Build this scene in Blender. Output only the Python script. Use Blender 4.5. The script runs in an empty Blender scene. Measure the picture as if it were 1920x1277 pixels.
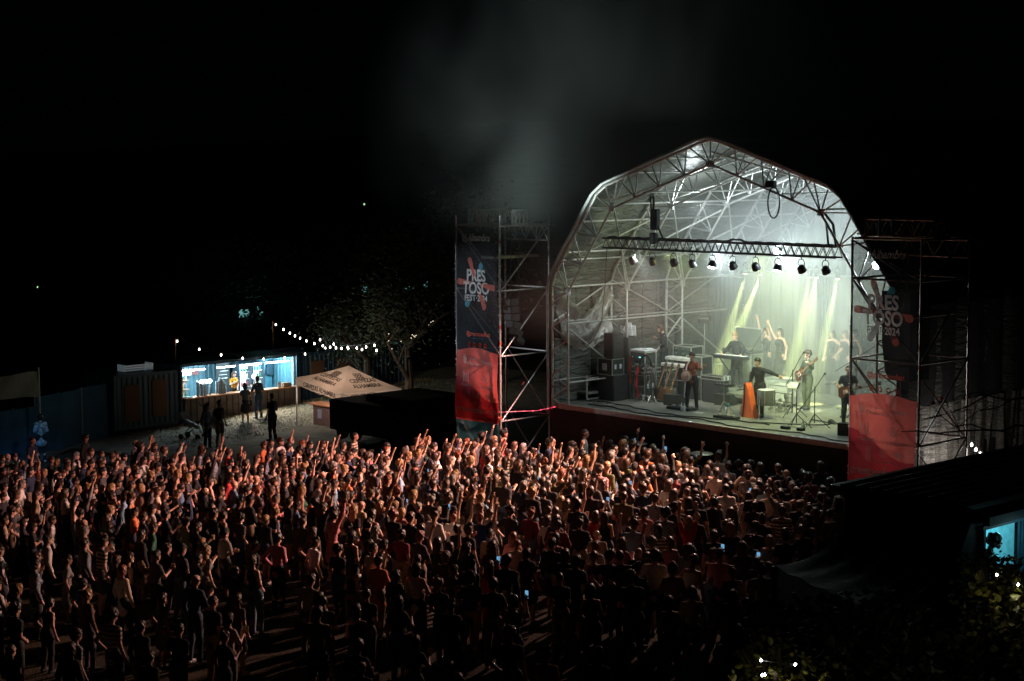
import bpy, bmesh, math, random, time
import numpy as np
from mathutils import Vector, Matrix
_T0 = time.time()
random.seed(7)
RNG = np.random.default_rng(11)
rad = math.radians
# ---------------------------------------------------------------- camera, world, exposure
sc = bpy.context.scene
COL = sc.collection
ZC = 9.7                                   # height of the balcony camera above the meadow by the stage
TH = rad(42.4)                             # direction of the stage depth axis
CD = bpy.data.cameras.new('camera'); CAM = bpy.data.objects.new('camera', CD); COL.objects.link(CAM)
CD.sensor_width = 36; CD.lens = 36 * 3250 / 1920; CD.clip_end = 900; CD.clip_start = 0.2
CAM.location = (0, 0, ZC)
CAM.rotation_euler = (Matrix.Rotation(rad(90 - 5.82), 3, 'X') @ Matrix.Rotation(rad(-0.335), 3, 'Z')).to_euler()
sc.camera = CAM
W = bpy.data.worlds.new('World'); sc.world = W; W.use_nodes = True
bg = W.node_tree.nodes['Background']
bg.inputs['Color'].default_value = (0.30, 0.55, 0.62, 1); bg.inputs['Strength'].default_value = 0.0003
sc.view_settings.view_transform = 'Standard'; sc.view_settings.look = 'None'
sc.view_settings.exposure = 0; sc.view_settings.gamma = 1
sc.render.engine = 'CYCLES'
cy = sc.cycles
cy.use_denoising = True
try: cy.denoiser = 'OPENIMAGEDENOISE'
except Exception: pass
cy.max_bounces = 5; cy.diffuse_bounces = 2; cy.glossy_bounces = 2; cy.transmission_bounces = 3; cy.transparent_max_bounces = 12
cy.volume_bounces = 1; cy.caustics_reflective = False; cy.caustics_refractive = False
cy.sample_clamp_indirect = 2.0; cy.use_light_tree = True
cy.volume_step_rate = 1.0; cy.volume_max_steps = 64

# ---------------------------------------------------------------- frames
U = Vector((math.sin(TH), -math.cos(TH), 0)); V = Vector((math.cos(TH), math.sin(TH), 0))
SO = Vector((1.82, 52.72, 0)); SRZ = math.atan2(U.y, U.x)      # front left deck corner; stage heading (x = u, y = v)
DZ = 2.3                                                       # deck height
def S(u, v, z=0.0): return SO + U * u + V * v + Vector((0, 0, z))
def gz(x, y):                                                  # meadow height: falls away to the left
    t = (1.0 - x)
    return -0.085 * (0.5 * (t + math.sqrt(t * t + 2.0))) + 0.05 - 0.9 * max(0, (x - 9) / 30) * 0
def toworld(px, py, depth):
    """point at a given depth straight ahead of the camera along the ray of a photo pixel"""
    a = (px - 960) / 3250; b = (py - 638.5) / 3250
    r = rad(-0.335); p = rad(5.82)
    x = math.cos(r) * a + math.sin(r) * b; y = -math.sin(r) * a + math.cos(r) * b
    d = Vector((x, math.cos(p) - y * math.sin(p), -math.sin(p) - y * math.cos(p)))
    return Vector((0, 0, ZC)) + d * (depth / d.y)
def topix(P):
    X, Y, Z = P[0], P[1], P[2] - ZC
    p = rad(5.82); r = rad(-0.335)
    yc = -Z * math.cos(p) - Y * math.sin(p); zc = Y * math.cos(p) - Z * math.sin(p)
    return (960 + 3250 * (math.cos(r) * X - math.sin(r) * yc) / zc, 638.5 + 3250 * (math.sin(r) * X + math.cos(r) * yc) / zc)

def foot_of(px, py, hgt):
    """ground point under a head top seen at a photo pixel"""
    d = 25.0
    for _ in range(60):
        p = toworld(px, py, d); g = gz(p.x, p.y); 
        if p.z - g > hgt: d += .5 * (p.z - g - hgt) / .25 * .25 + .05
        else: break
    lo, hi = d - 3, d + 1
    for _ in range(40):
        mdl = (lo + hi) / 2; p = toworld(px, py, mdl); 
        if p.z - gz(p.x, p.y) > hgt: lo = mdl
        else: hi = mdl
    return toworld(px, py, hi)
# ---------------------------------------------------------------- lamps (some are added, with no lit lamp at their place)
def lamp(kind, loc, energy, color, target=None, angle=40, blend=0.4, radius=0.08):
    d = bpy.data.lights.new('lamp', kind); o = bpy.data.objects.new('lamp', d); COL.objects.link(o)
    o.location = loc; d.energy = energy; d.color = color
    if kind in ('SPOT', 'POINT'): d.shadow_soft_size = radius
    if kind == 'SPOT': d.spot_size = rad(angle); d.spot_blend = blend
    if target is not None: o.rotation_euler = (Vector(target) - Vector(loc)).to_track_quat('-Z', 'Y').to_euler()
    return o
COOL = (.80, .94, 1.0); WARM = (1.0, 0.53, 0.39); PINK = (1.0, .46, .39); WHITE = (0.80, 0.97, 1.0); LIME = (0.85, 1.0, 0.36)
TRUSS_V = 0.75; TRUSS_Z = 7.3
# added warm crowd spots before the front truss, no fittings built for them
lamp('SPOT', (-17.0, 56.0, 5.2), 9000, (1, .93, .88), S(12.7, -1.7, 4.4), 11, .8, .15)  # unseen spot added at the left to light the right banner from the front
lamp('SPOT', S(9.2, -.35, 6.6), 12000, WARM, S(3.5, -10.0, 1.0), 80, 0.9, 0.12)
lamp('SPOT', S(4.2, -.35, 6.6), 14500, PINK, S(-2.6, -6.6, 0.5), 66, 0.9, 0.12)
# white profile lamps on the front truss (two are seen burning)
lamp('SPOT', S(4.85, TRUSS_V + .1, 6.95), 2300, COOL, S(4.5, 7, 6.6), 120, 0.9, 0.10)
lamp('SPOT', S(7.35, TRUSS_V + .1, 7.1), 3600, COOL, S(6.5, 8, 7.4), 120, 0.9, 0.10)
lamp('POINT', S(4.85, 1.0, 6.85), 130, WHITE, radius=.06); lamp('POINT', S(7.35, 1.0, 7.15), 130, WHITE, radius=.06)
lamp('SPOT', S(11.0, .1, 7.1), 900, (1, .85, .7), S(12.7, -1.7, 2.8), 40, .9, .1)
lamp('SPOT', (2.6, 19, 6.6), 700, (.04, .42, 1), tuple(foot_of(921, 1012, 1.35)), 1.7, .1, .01)  # unseen blue spot added on the camera side, patch on one back
lamp('SPOT', S(11.0, 0.9, 7.2), 500, COOL, S(8.0, 5, 5.0), 110, 0.9, 0.10)
lamp('SPOT', S(4.5, 1.2, 7.0), 260, (.8, .9, .3), S(-.9, 1.6, 7.2), 60, 0.8, 0.10)  # added spot that tints the left wall tarp
lamp('SPOT', S(8.6, -.35, 6.8), 3800, WARM, S(8.6, -9.5, 0.0), 78, 0.8, 0.12)  # further added spot for the heads on the right of the crowd
lamp('SPOT', (-17.0, 56.0, 5.2), 7500, (.80, .92, 1), S(-2.4, -1.7, 5.0), 18, .7, .15)  # unseen cool spot added at the left to light the left banner
lamp('SPOT', S(2.0, TRUSS_V, 7.0), 1000, (.95, 1, .92), S(0.6, 3.6, 3.5), 80, 0.8, 0.10)
lamp('POINT', S(2.4, 3.2, 8.4), 120, (0.86, .97, 1.0), radius=0.15)
lamp('POINT', S(9.4, 3.4, 8.1), 80, (0.7, .93, 1.0), radius=0.15)
# ---------------------------------------------------------------- materials
_M = {}
def mat(name, col=(.5, .5, .5), rough=.6, metal=0.0, var=.18, scale=8.0, bump=0.0, bscale=40., emit=None, estr=0.0, spec=.5, trans=0.0, tlf=.45):
    """procedural material: noise varies the base colour and the gloss"""
    if name in _M: return _M[name]
    m = bpy.data.materials.new(name); m.use_nodes = True; _M[name] = m
    nt = m.node_tree; N = nt.nodes; L = nt.links; b = N['Principled BSDF']
    b.inputs['Roughness'].default_value = rough; b.inputs['Metallic'].default_value = metal
    b.inputs['Specular IOR Level'].default_value = spec
    tc = N.new('ShaderNodeTexCoord'); nz = N.new('ShaderNodeTexNoise'); nz.inputs['Scale'].default_value = scale; nz.inputs['Detail'].default_value = 4
    L.new(tc.outputs['Object'], nz.inputs['Vector'])
    rp = N.new('ShaderNodeValToRGB')
    rp.color_ramp.elements[0].position = .3; rp.color_ramp.elements[1].position = .7
    rp.color_ramp.elements[0].color = (*[c * (1 - var) for c in col], 1); rp.color_ramp.elements[1].color = (*[min(1, c * (1 + var)) for c in col], 1)
    L.new(nz.outputs['Fac'], rp.inputs['Fac']); L.new(rp.outputs['Color'], b.inputs['Base Color'])
    if bump:
        n2 = N.new('ShaderNodeTexNoise'); n2.inputs['Scale'].default_value = bscale; L.new(tc.outputs['Object'], n2.inputs['Vector'])
        bp = N.new('ShaderNodeBump'); bp.inputs['Strength'].default_value = bump; bp.inputs['Distance'].default_value = .05
        L.new(n2.outputs['Fac'], bp.inputs['Height']); L.new(bp.outputs['Normal'], b.inputs['Normal'])
    if emit:
        b.inputs['Emission Color'].default_value = (*emit, 1); b.inputs['Emission Strength'].default_value = estr
    if trans is not None and trans > 0:   # thin woven cloth: part of the light goes through, part of it is seen through
        tr = N.new('ShaderNodeBsdfTransparent'); tl = N.new('ShaderNodeBsdfTranslucent'); mx = N.new('ShaderNodeMixShader'); m2 = N.new('ShaderNodeMixShader')
        L.new(rp.outputs['Color'], tl.inputs['Color']); mx.inputs['Fac'].default_value = tlf; m2.inputs['Fac'].default_value = trans
        L.new(b.outputs['BSDF'], mx.inputs[1]); L.new(tl.outputs['BSDF'], mx.inputs[2])
        L.new(mx.outputs['Shader'], m2.inputs[1]); L.new(tr.outputs['BSDF'], m2.inputs[2])
        L.new(m2.outputs['Shader'], N['Material Output'].inputs['Surface'])
    return m
def glow(name, col, strength, light=False):
    m = mat(name, (.8, .8, .8), .4, emit=col, estr=strength)
    if not light:
        try: m.cycles.emission_sampling = 'NONE'
        except Exception: pass
    return m
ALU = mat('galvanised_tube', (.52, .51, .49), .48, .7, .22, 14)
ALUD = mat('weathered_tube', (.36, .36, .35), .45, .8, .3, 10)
BLACKM = mat('black_metal', (.02, .02, .022), .45, .3, .3)
BLACKC = mat('black_cloth', (.018, .018, .02), .9, 0, .3, 3, .5, 6)
RUST = mat('rust_red_paint', (.55, .08, .04), .6)
GRILLE = mat('speaker_grille', (.03, .03, .032), .55, .2, .2, 30, .4, 160)
WOODM = mat('counter_wood', (.50, .22, .09), .45, 0, .3, 5)
WHITEP = mat('white_plastic', (.75, .76, .78), .4)

# ---------------------------------------------------------------- mesh builder
class MB:
    def __init__(s): s.v = []; s.f = []
    def add(s, vs, fs):
        o = len(s.v); s.v += [tuple(x) for x in vs]; s.f += [tuple(i + o for i in f) for f in fs]; return s
    def box(s, c, d, rz=0., rx=0., ry=0.):
        M = Matrix.Translation(c) @ Matrix.Rotation(rz, 4, 'Z') @ Matrix.Rotation(ry, 4, 'Y') @ Matrix.Rotation(rx, 4, 'X')
        h = [x / 2 for x in d]
        vs = [M @ Vector((sx * h[0], sy * h[1], sz * h[2])) for sx in (-1, 1) for sy in (-1, 1) for sz in (-1, 1)]
        return s.add(vs, [(0, 1, 3, 2), (4, 6, 7, 5), (0, 4, 5, 1), (2, 3, 7, 6), (0, 2, 6, 4), (1, 5, 7, 3)])
    def bbox(s, c, d, b=.015, rz=0., rx=0.):
        """box with chamfered edges"""
        M = Matrix.Translation(c) @ Matrix.Rotation(rz, 4, 'Z') @ Matrix.Rotation(rx, 4, 'X')
        hx, hy, hz = [x / 2 for x in d]; vs = []; fs = []
        idx = {}
        for sx in (-1, 1):
            for sy in (-1, 1):
                for sz in (-1, 1):
                    for ax in range(3):
                        q = [sx * (hx - b), sy * (hy - b), sz * (hz - b)]; q[ax] = (sx * hx, sy * hy, sz * hz)[ax]
                        idx[(sx, sy, sz, ax)] = len(vs); vs.append(M @ Vector(q))
        I = idx
        for sg in (-1, 1):
            for ax, quad in ((0, [(sg, -1, -1), (sg, 1, -1), (sg, 1, 1), (sg, -1, 1)]), (1, [(-1, sg, -1), (1, sg, -1), (1, sg, 1), (-1, sg, 1)]), (2, [(-1, -1, sg), (1, -1, sg), (1, 1, sg), (-1, 1, sg)])):
                fs.append([I[(*q, ax)] for q in quad])
        for a in (-1, 1):
            for c2 in (-1, 1):
                fs.append([I[(a, c2, -1, 0)], I[(a, c2, 1, 0)], I[(a, c2, 1, 1)], I[(a, c2, -1, 1)]])
                fs.append([I[(a, -1, c2, 0)], I[(a, 1, c2, 0)], I[(a, 1, c2, 2)], I[(a, -1, c2, 2)]])
                fs.append([I[(-1, a, c2, 1)], I[(1, a, c2, 1)], I[(1, a, c2, 2)], I[(-1, a, c2, 2)]])
                for e in (-1, 1): fs.append([I[(a, c2, e, 0)], I[(a, c2, e, 1)], I[(a, c2, e, 2)]])
        return s.add(vs, fs)
    def tube(s, a, b, r, n=8, r2=None, cap=True):
        a = Vector(a); b = Vector(b); d = b - a
        if d.length < 1e-6: return s
        r2 = r if r2 is None else r2
        q = d.to_track_quat('Z', 'Y'); o = len(s.v)
        for p, rr in ((a, r), (b, r2)):
            for i in range(n):
                t = 2 * math.pi * i / n
                s.v.append(tuple(p + q @ Vector((math.cos(t) * rr, math.sin(t) * rr, 0))))
        for i in range(n):
            j = (i + 1) % n; s.f.append((o + i, o + j, o + n + j, o + n + i))
        if cap: s.f.append(tuple(o + i for i in range(n))[::-1]); s.f.append(tuple(o + n + i for i in range(n)))
        return s
    def path(s, pts, r, n=6, closed=False):
        k = len(pts)
        for i in range(k - 1 + (1 if closed else 0)): s.tube(pts[i], pts[(i + 1) % k], r, n)
        return s
    def lathe(s, prof, n=16, c=(0, 0, 0), M=None):
        M = M or Matrix.Translation(c); o = len(s.v)
        for r, z in prof:
            for i in range(n):
                t = 2 * math.pi * i / n; s.v.append(tuple(M @ Vector((r * math.cos(t), r * math.sin(t), z))))
        for k in range(len(prof) - 1):
            for i in range(n):
                j = (i + 1) % n; s.f.append((o + k * n + i, o + k * n + j, o + (k + 1) * n + j, o + (k + 1) * n + i))
        s.f.append(tuple(o + i for i in range(n))[::-1]); s.f.append(tuple(o + (len(prof) - 1) * n + i for i in range(n)))
        return s
    def prism(s, poly, y0, y1):                       # polygon in x,z pushed along y
        n = len(poly); o = len(s.v)
        for y in (y0, y1): s.v += [(p[0], y, p[1]) for p in poly]
        s.f.append(tuple(range(o, o + n))); s.f.append(tuple(range(o + n, o + 2 * n))[::-1])
        for i in range(n):
            j = (i + 1) % n; s.f.append((o + i, o + n + i, o + n + j, o + j))
        return s
    def grid(s, fn, nu, nv):                           # open sheet from fn(a,b), a,b in 0..1
        o = len(s.v)
        for i in range(nu + 1):
            for j in range(nv + 1): s.v.append(tuple(fn(i / nu, j / nv)))
        for i in range(nu):
            for j in range(nv):
                k = o + i * (nv + 1) + j; s.f.append((k, k + nv + 1, k + nv + 2, k + 1))
        return s
    def build(s, name, m, parent=None, smooth=False):
        me = bpy.data.meshes.new(name); me.from_pydata(s.v, [], s.f); me.update()
        if name == 'smoke':                            # a volume needs outward faces
            b_ = bmesh.new(); b_.from_mesh(me); bmesh.ops.recalc_face_normals(b_, faces=b_.faces); b_.to_mesh(me); b_.free()
        if smooth:
            me.polygons.foreach_set('use_smooth', [True] * len(me.polygons))
            try: me.set_sharp_from_angle(angle=rad(42))
            except Exception: pass
        me.materials.append(m)
        o = bpy.data.objects.new(name, me); COL.objects.link(o)
        if parent: o.parent = parent
        return o
def tag(o, label=None, cat=None, group=None, kind=None):
    if label: o['label'] = label
    if cat: o['category'] = cat
    if group: o['group'] = group
    if kind: o['kind'] = kind
    return o
def thing(name, label, cat, loc=(0, 0, 0), rz=0., group=None):
    o = bpy.data.objects.new(name, None); COL.objects.link(o); o.empty_display_size = .2
    o.location = loc; o.rotation_euler = (0, 0, rz); return tag(o, label, cat, group)
def stg(name, label, cat, u, v, z=DZ, rz=0., group=None): return thing(name, label, cat, S(u, v, z), SRZ + rz, group)
def copy_tree(o, parent=None):
    c = o.copy(); COL.objects.link(c)
    if parent: c.parent = parent
    for ch in list(o.children): copy_tree(ch, c)
    return c
def text_mesh(body, size, m, name, parent, loc, rot=(math.pi / 2, 0, 0), align='CENTER', squash=1.0, bold=0.0, depth=.002, shear=0.0):
    cu = bpy.data.curves.new('t', 'FONT'); cu.body = body; cu.size = size; cu.align_x = align; cu.extrude = depth; cu.offset = bold; cu.shear = shear; cu.resolution_u = 3
    to = bpy.data.objects.new('t', cu); COL.objects.link(to)
    dg = bpy.context.evaluated_depsgraph_get(); me = bpy.data.meshes.new_from_object(to.evaluated_get(dg)); me.name = name
    bpy.data.objects.remove(to); bpy.data.curves.remove(cu)
    me.materials.clear(); me.materials.append(m)
    o = bpy.data.objects.new(name, me); COL.objects.link(o); o.parent = parent; o.location = loc; o.rotation_euler = rot; o.scale = (squash, 1, 1)
    return o
# ---------------------------------------------------------------- figures: smooth signed-distance bodies meshed with surface nets
def surface_net(F, org, h):
    nx, ny, nz = F.shape
    ins = F < 0
    c = np.zeros((nx - 1, ny - 1, nz - 1), np.int8)
    for dx in (0, 1):
        for dy in (0, 1):
            for dz in (0, 1): c += ins[dx:nx - 1 + dx, dy:ny - 1 + dy, dz:nz - 1 + dz]
    act = (c > 0) & (c < 8)
    ids = -np.ones(act.shape, np.int64); cells = np.argwhere(act); n = len(cells)
    ids[act] = np.arange(n)
    acc = np.zeros((n, 3)); cnt = np.zeros(n)
    for ax in range(3):
        o1, o2 = [a for a in range(3) if a != ax]
        for b1 in (0, 1):
            for b2 in (0, 1):
                p = cells.copy(); p[:, o1] += b1; p[:, o2] += b2; q = p.copy(); q[:, ax] += 1
                f0 = F[p[:, 0], p[:, 1], p[:, 2]]; f1 = F[q[:, 0], q[:, 1], q[:, 2]]
                x = (f0 < 0) != (f1 < 0)
                t = np.where(x, f0 / np.where(x, f0 - f1, 1), 0)
                pt = p.astype(float); pt[:, ax] += t
                acc[x] += pt[x]; cnt[x] += 1
    V_ = acc / cnt[:, None] * h + org
    faces = []
    for ax in range(3):
        o1, o2 = [a for a in range(3) if a != ax]
        sl0 = [slice(None)] * 3; sl1 = [slice(None)] * 3; sl0[ax] = slice(0, -1); sl1[ax] = slice(1, None)
        cross = ins[tuple(sl0)] != ins[tuple(sl1)]
        e = np.argwhere(cross)
        ok = (e[:, o1] > 0) & (e[:, o2] > 0) & (e[:, o1] < F.shape[o1] - 1) & (e[:, o2] < F.shape[o2] - 1)
        e = e[ok]; quad = []
        for b1, b2 in ((-1, -1), (0, -1), (0, 0), (-1, 0)):
            q = e.copy(); q[:, o1] += b1; q[:, o2] += b2; quad.append(ids[q[:, 0], q[:, 1], q[:, 2]])
        quad = np.stack(quad, 1)
        flip = ins[e[:, 0], e[:, 1], e[:, 2]] ^ (ax == 1)
        quad[~flip] = quad[~flip][:, ::-1]
        faces.append(quad)
    return V_, np.concatenate(faces)
def blob(prims, h, k=.02, noise=None):
    """prims: (a, b, ra, rb, flat) tapered capsules; flat squeezes the section front to back; smooth union"""
    P = np.array([[*p[0], *p[1]] for p in prims]); R = max(max(p[2], p[3]) for p in prims) + .05
    lo = np.minimum(P[:, :3], P[:, 3:]).min(0) - R; hi = np.maximum(P[:, :3], P[:, 3:]).max(0) + R
    n = np.ceil((hi - lo) / h).astype(int) + 1
    F = np.full(n, 1., np.float32)
    ax = [lo[i] + np.arange(n[i]) * h for i in range(3)]
    for a, b, ra, rb, fl in prims:
        a = np.array(a, float); b = np.array(b, float); m = max(ra, rb) + .045
        i0 = np.maximum(np.floor((np.minimum(a, b) - m - lo) / h).astype(int), 0); i1 = np.minimum(np.ceil((np.maximum(a, b) + m - lo) / h).astype(int) + 1, n)
        X = ax[0][i0[0]:i1[0], None, None]; Y = ax[1][None, i0[1]:i1[1], None]; Z = ax[2][None, None, i0[2]:i1[2]]
        d = b - a; dd = max(d @ d, 1e-9)
        t = np.clip(((X - a[0]) * d[0] + (Y - a[1]) * d[1] + (Z - a[2]) * d[2]) / dd, 0, 1)
        D = np.sqrt((X - a[0] - t * d[0]) ** 2 + ((Y - a[1] - t * d[1]) / fl) ** 2 + (Z - a[2] - t * d[2]) ** 2) - (ra + (rb - ra) * t)
        if fl < 1: D = D * (fl * .5 + .5)
        s = F[i0[0]:i1[0], i0[1]:i1[1], i0[2]:i1[2]]
        hh = np.clip(.5 + .5 * (s - D) / k, 0, 1)
        s[...] = s * (1 - hh) + D * hh - k * hh * (1 - hh)
    if noise:
        amp, fr, sd = noise; X, Y, Z = np.meshgrid(*ax, indexing='ij')
        F += amp * (np.sin(X * fr + sd) * np.sin(Y * fr * 1.13 + 2 * sd) * np.sin(Z * fr * .91 + sd * 3) + .6 * np.sin(X * fr * 2.1 + sd) * np.sin(Y * fr * 1.9) * np.sin(Z * fr * 2.3 + sd))
    F[0] = F[-1] = 1; F[:, 0] = F[:, -1] = 1; F[:, :, 0] = F[:, :, -1] = 1
    return surface_net(F, lo, h)
def np_mesh(name, VF, m=None):
    V_, F_ = VF; me = bpy.data.meshes.new(name)
    me.vertices.add(len(V_)); me.vertices.foreach_set('co', V_.astype(np.float32).ravel())
    me.loops.add(F_.size); me.loops.foreach_set('vertex_index', F_.astype(np.int32).ravel())
    me.polygons.add(len(F_)); me.polygons.foreach_set('loop_start', np.arange(len(F_), dtype=np.int32) * 4)
    me.polygons.foreach_set('use_smooth', np.ones(len(F_), bool))
    me.update(calc_edges=True); me.validate()
    if m: me.materials.append(m)
    return me
def hand(P, w, e, side, curl=.35, mode='open'):
    """five fingers and a palm beyond the wrist w, along the forearm direction from e"""
    w = Vector(w); e = Vector(e); d = (w - e).normalized()
    up = Vector((0, 1, 0)) if abs(d.y) < .8 else Vector((0, 0, 1))
    s = d.cross(up).normalized() * side; n = s.cross(d).normalized() * side
    k = w + d * .085
    P.append((w, k, .026, .034, 1.0)); P.append((w + d * .05 - s * .018, w + d * .085 + s * .02, .024, .024, 1.0))
    ln = {'open': (.075, .085, .08, .062), 'horns': (.078, .03, .03, .066), 'point': (.085, .03, .03, .028), 'fist': (.03, .03, .03, .028)}[mode]
    for i, L in enumerate(ln):
        f = (i - 1.5) * .0185; b0 = k + s * f; spread = s * (i - 1.5) * .10
        m1 = b0 + (d + spread + n * curl * .5).normalized() * L * .55; m2 = m1 + (d + spread + n * curl * 1.5).normalized() * L * .5
        P.append((b0, m1, .0105, .0098, 1.0)); P.append((m1, m2, .0098, .0085, 1.0))
    t0 = w + d * .03 - s * .024; t1 = t0 + (d * .6 - s * .8 + n * .3).normalized() * .042; t2 = t1 + (d - s * .3 + n * .4).normalized() * .032
    P.append((t0, t1, .014, .012, 1.0)); P.append((t1, t2, .012, .010, 1.0))
def figure(pose, h=.014, hair='short', sleeve='short', female=False, dress=False, coat=False, head_tilt=(0, 0), seed=1, hat=None, flare=0):
    """returns vertex/face arrays for body, top, bottom, shoes and hair; the figure faces +y, soles at z = 0"""
    wd = .138 if female else .158; hip = .10 if female else .088
    lean = pose.get('lean', 0.); sway = pose.get('sway', 0.)
    A = pose['arms']; Lg = pose.get('legs', ((-.11, .02, .08), (-.10, .03, .49), (.11, -.02, .08), (.10, .04, .49)))
    la, lk, ra_, rk = [np.array(x, float) for x in Lg]
    pel = np.array([sway, 0, .93]); che = np.array([sway * .6, lean * .6, 1.27]); nk = np.array([sway * .5, lean, 1.45])
    sh = {-1: nk + [-wd, 0, -.062], 1: nk + [wd, 0, -.062]}
    hd = nk + np.array([head_tilt[0], .025 + head_tilt[1], .165])
    B = []; T = []; Q = []; SH = []; H = []
    # body
    B += [(pel + [-.05, 0, -.02], pel + [.05, 0, -.02], .115, .115, .85), (pel, che, .105, .135, .72), (che + [-.05, 0, .05], che + [.05, 0, .05], .125, .125, .7),
          (nk - [0, 0, .04], sh[-1], .058, .054, .9), (nk - [0, 0, .04], sh[1], .058, .054, .9), (nk - [0, 0, .03], nk + [0, .012, .07], .052, .047, 1.)]
    B += [(hd + [0, -.012, .025], hd + [0, .006, .03], .078, .072, 1.12), (hd + [0, .02, -.045], hd + [0, .045, -.075], .052, .035, 1.), (hd + [0, .075, -.005], hd + [0, .098, -.02], .010, .015, 1.),
          (hd + [-.026, .078, -.052], hd + [.026, .078, -.052], .009, .009, 1.), (hd + [-.03, .072, .024], hd + [.03, .072, .024], .014, .014, 1.),
          (hd + [-.082, -.005, .01], hd + [-.080, -.005, -.02], .014, .010, 1.), (hd + [.082, -.005, .01], hd + [.080, -.005, -.02], .014, .010, 1.)]
    if female: B += [(che + [-.06, .08, .0], che + [-.06, .09, -.02], .055, .05, 1.), (che + [.06, .08, 0], che + [.06, .09, -.02], .055, .05, 1.)]
    for s_, (an, kn) in ((-1, (la, lk)), (1, (ra_, rk))):
        hp = pel + [s_ * hip, 0, -.04]
        B += [(hp, kn, .088, .055, 1.), (kn, kn * .45 + an * .55 + [0, -.018, 0], .054, .052, 1.), (kn * .45 + an * .55, an, .05, .036, 1.), (an - [0, .03, .035], an + [s_ * .02, .14, -.05], .038, .03, 1.)]
        SH += [(an - [0, .04, .035], an + [s_ * .01, .06, -.035], .047, .045, 1.), (an + [0, .05, -.04], an + [s_ * .025, .16, -.045], .044, .036, 1.)]
        if not dress:
            Q += [(hp, kn, .108 + flare * .01, .072 + flare * .02, 1.)]
            if pose.get('shorts'): Q[-1] = (hp, hp * .25 + kn * .75, .108, .09, 1.)
            else: Q += [(kn, an + [0, -.005, .02], .068 + flare * .02, .055 + flare * .045, 1.)]
    if dress:
        kz = min(lk[2], rk[2]) - (.15 if dress == 2 else -.12)
        mid = (la + ra_) / 2 * .5
        Q += [(pel, np.array([mid[0] + sway * .3, mid[1], kz]), .15, .19 if dress == 1 else .24, .85), (pel + [-.04, 0, 0], pel + [.04, 0, 0], .125, .125, .9)]
        for s_ in (-1, 1): Q += [(pel + [s_ * .06, 0, -.05], np.array([s_ * .12, 0, kz]), .10, .12, .95)]
    else: Q += [(pel + [-.05, 0, .02], pel + [.05, 0, .02], .125, .125, .9)]
    for s_ in (-1, 1):
        el, wr = [np.array(x, float) for x in A[s_]]
        B += [(sh[s_], el, .052, .040, 1.), (el, wr, .040, .027, 1.)]
        mode = pose.get('hand', {}).get(s_, 'open'); hand(B, wr, el, s_, pose.get('curl', .5), mode)
        if sleeve != 'none':
            if sleeve == 'short': T += [(sh[s_], sh[s_] * .42 + el * .58, .064, .058, 1.)]
            else: T += [(sh[s_], el, .064 + .006 * bool(coat), .054 + .008 * bool(coat), 1.), (el, wr * .93 + el * .07, .054, .042, 1.)]
    c_ = .015 if coat else 0
    bot = pel + [0, 0, -.06 - (.16 if coat else 0)]
    T += [(bot + [-.05, 0, 0], bot + [.05, 0, 0], .118 + c_ * 2, .118 + c_ * 2, .9), (pel, che, .118 + c_ * .7, .140 + c_ * .7, .78), (che + [-.05, 0, .04], che + [.05, 0, .04], .128 + c_ * .5, .128 + c_ * .5, .75), (bot, pel, .132 + c_, .118 + c_ * .7, .85)]
    if sleeve != 'none': T += [(nk - [0, 0, .05], sh[-1] - [.0, 0, .0], .074, .062, .95), (nk - [0, 0, .05], sh[1], .074, .062, .95), (nk - [0, 0, .06], nk - [0, 0, .01], .078, .060, 1.)]
    if female: T += [(che + [-.06, .08, 0], che + [-.06, .095, -.02], .064, .06, 1.), (che + [.06, .08, 0], che + [.06, .095, -.02], .064, .06, 1.)]
    nz = None
    cap = [(hd + [0, -.026, .046], hd + [0, .012, .066], .094, .082, 1.06), (hd + [0, -.052, .01], hd + [0, -.04, -.035], .078, .062, 1.), (hd + [-.07, -.02, .03], hd + [.07, -.02, .03], .03, .03, 1.)]
    if hair == 'short': H = cap; nz = (.006, 75, seed)
    elif hair == 'crop': H = [(hd + [0, -.02, .042], hd + [0, -.004, .055], .084, .074, 1.06), (hd + [0, -.05, .01], hd + [0, -.04, -.02], .062, .05, 1.)]
    elif hair == 'tuft': H = cap + [(hd + [-.03, .03, .12], hd + [.03, .03, .125], .045, .045, 1.)]; nz = (.007, 60, seed)
    elif hair == 'curly':
        H = cap[:]
        r2 = random.Random(seed)
        for i in range(30):
            a = r2.uniform(0, 6.28); z = r2.uniform(-.5, 1)
            q = hd + np.array([math.cos(a) * .085 * math.sqrt(max(0, 1 - z * z)), math.sin(a) * .085 * math.sqrt(max(0, 1 - z * z)) - .03, .04 + z * .085])
            if q[1] > hd[1] + .045 and q[2] < hd[2] + .07: continue
            H.append((q, q + [0, 0, .01], .040, .036, 1.))
        nz = (.008, 65, seed)
    elif hair in ('long', 'wavy', 'pony', 'bob'):
        H = cap + [(hd + [-.07, -.01, .02], hd + [-.078, -.01, -.05], .03, .03, 1.), (hd + [.07, -.01, .02], hd + [.078, -.01, -.05], .03, .03, 1.)]
        if hair == 'pony': H += [(hd + [0, -.10, .05], hd + [0, -.13, -.10], .034, .026, 1.), (hd + [0, -.13, -.10], hd + [.01, -.125, -.2], .026, .014, 1.)]
        else:
            dn = {'long': -.34, 'wavy': -.30, 'bob': -.13}[hair]; w_ = {'long': .055, 'wavy': .085, 'bob': .06}[hair]
            for x_ in (-1, 0, 1): H += [(hd + [x_ * .045, -.055, .0], hd + [x_ * w_, -.075 - .02 * (x_ == 0), dn + .03 * abs(x_)], .058, .040, .9)]
        nz = (.011 if hair == 'wavy' else .007, 62, seed)
    elif hair == 'bun': H = cap + [(hd + [0, -.06, .12], hd + [0, -.065, .135], .042, .038, 1.)]; nz = (.004, 80, seed)
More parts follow.
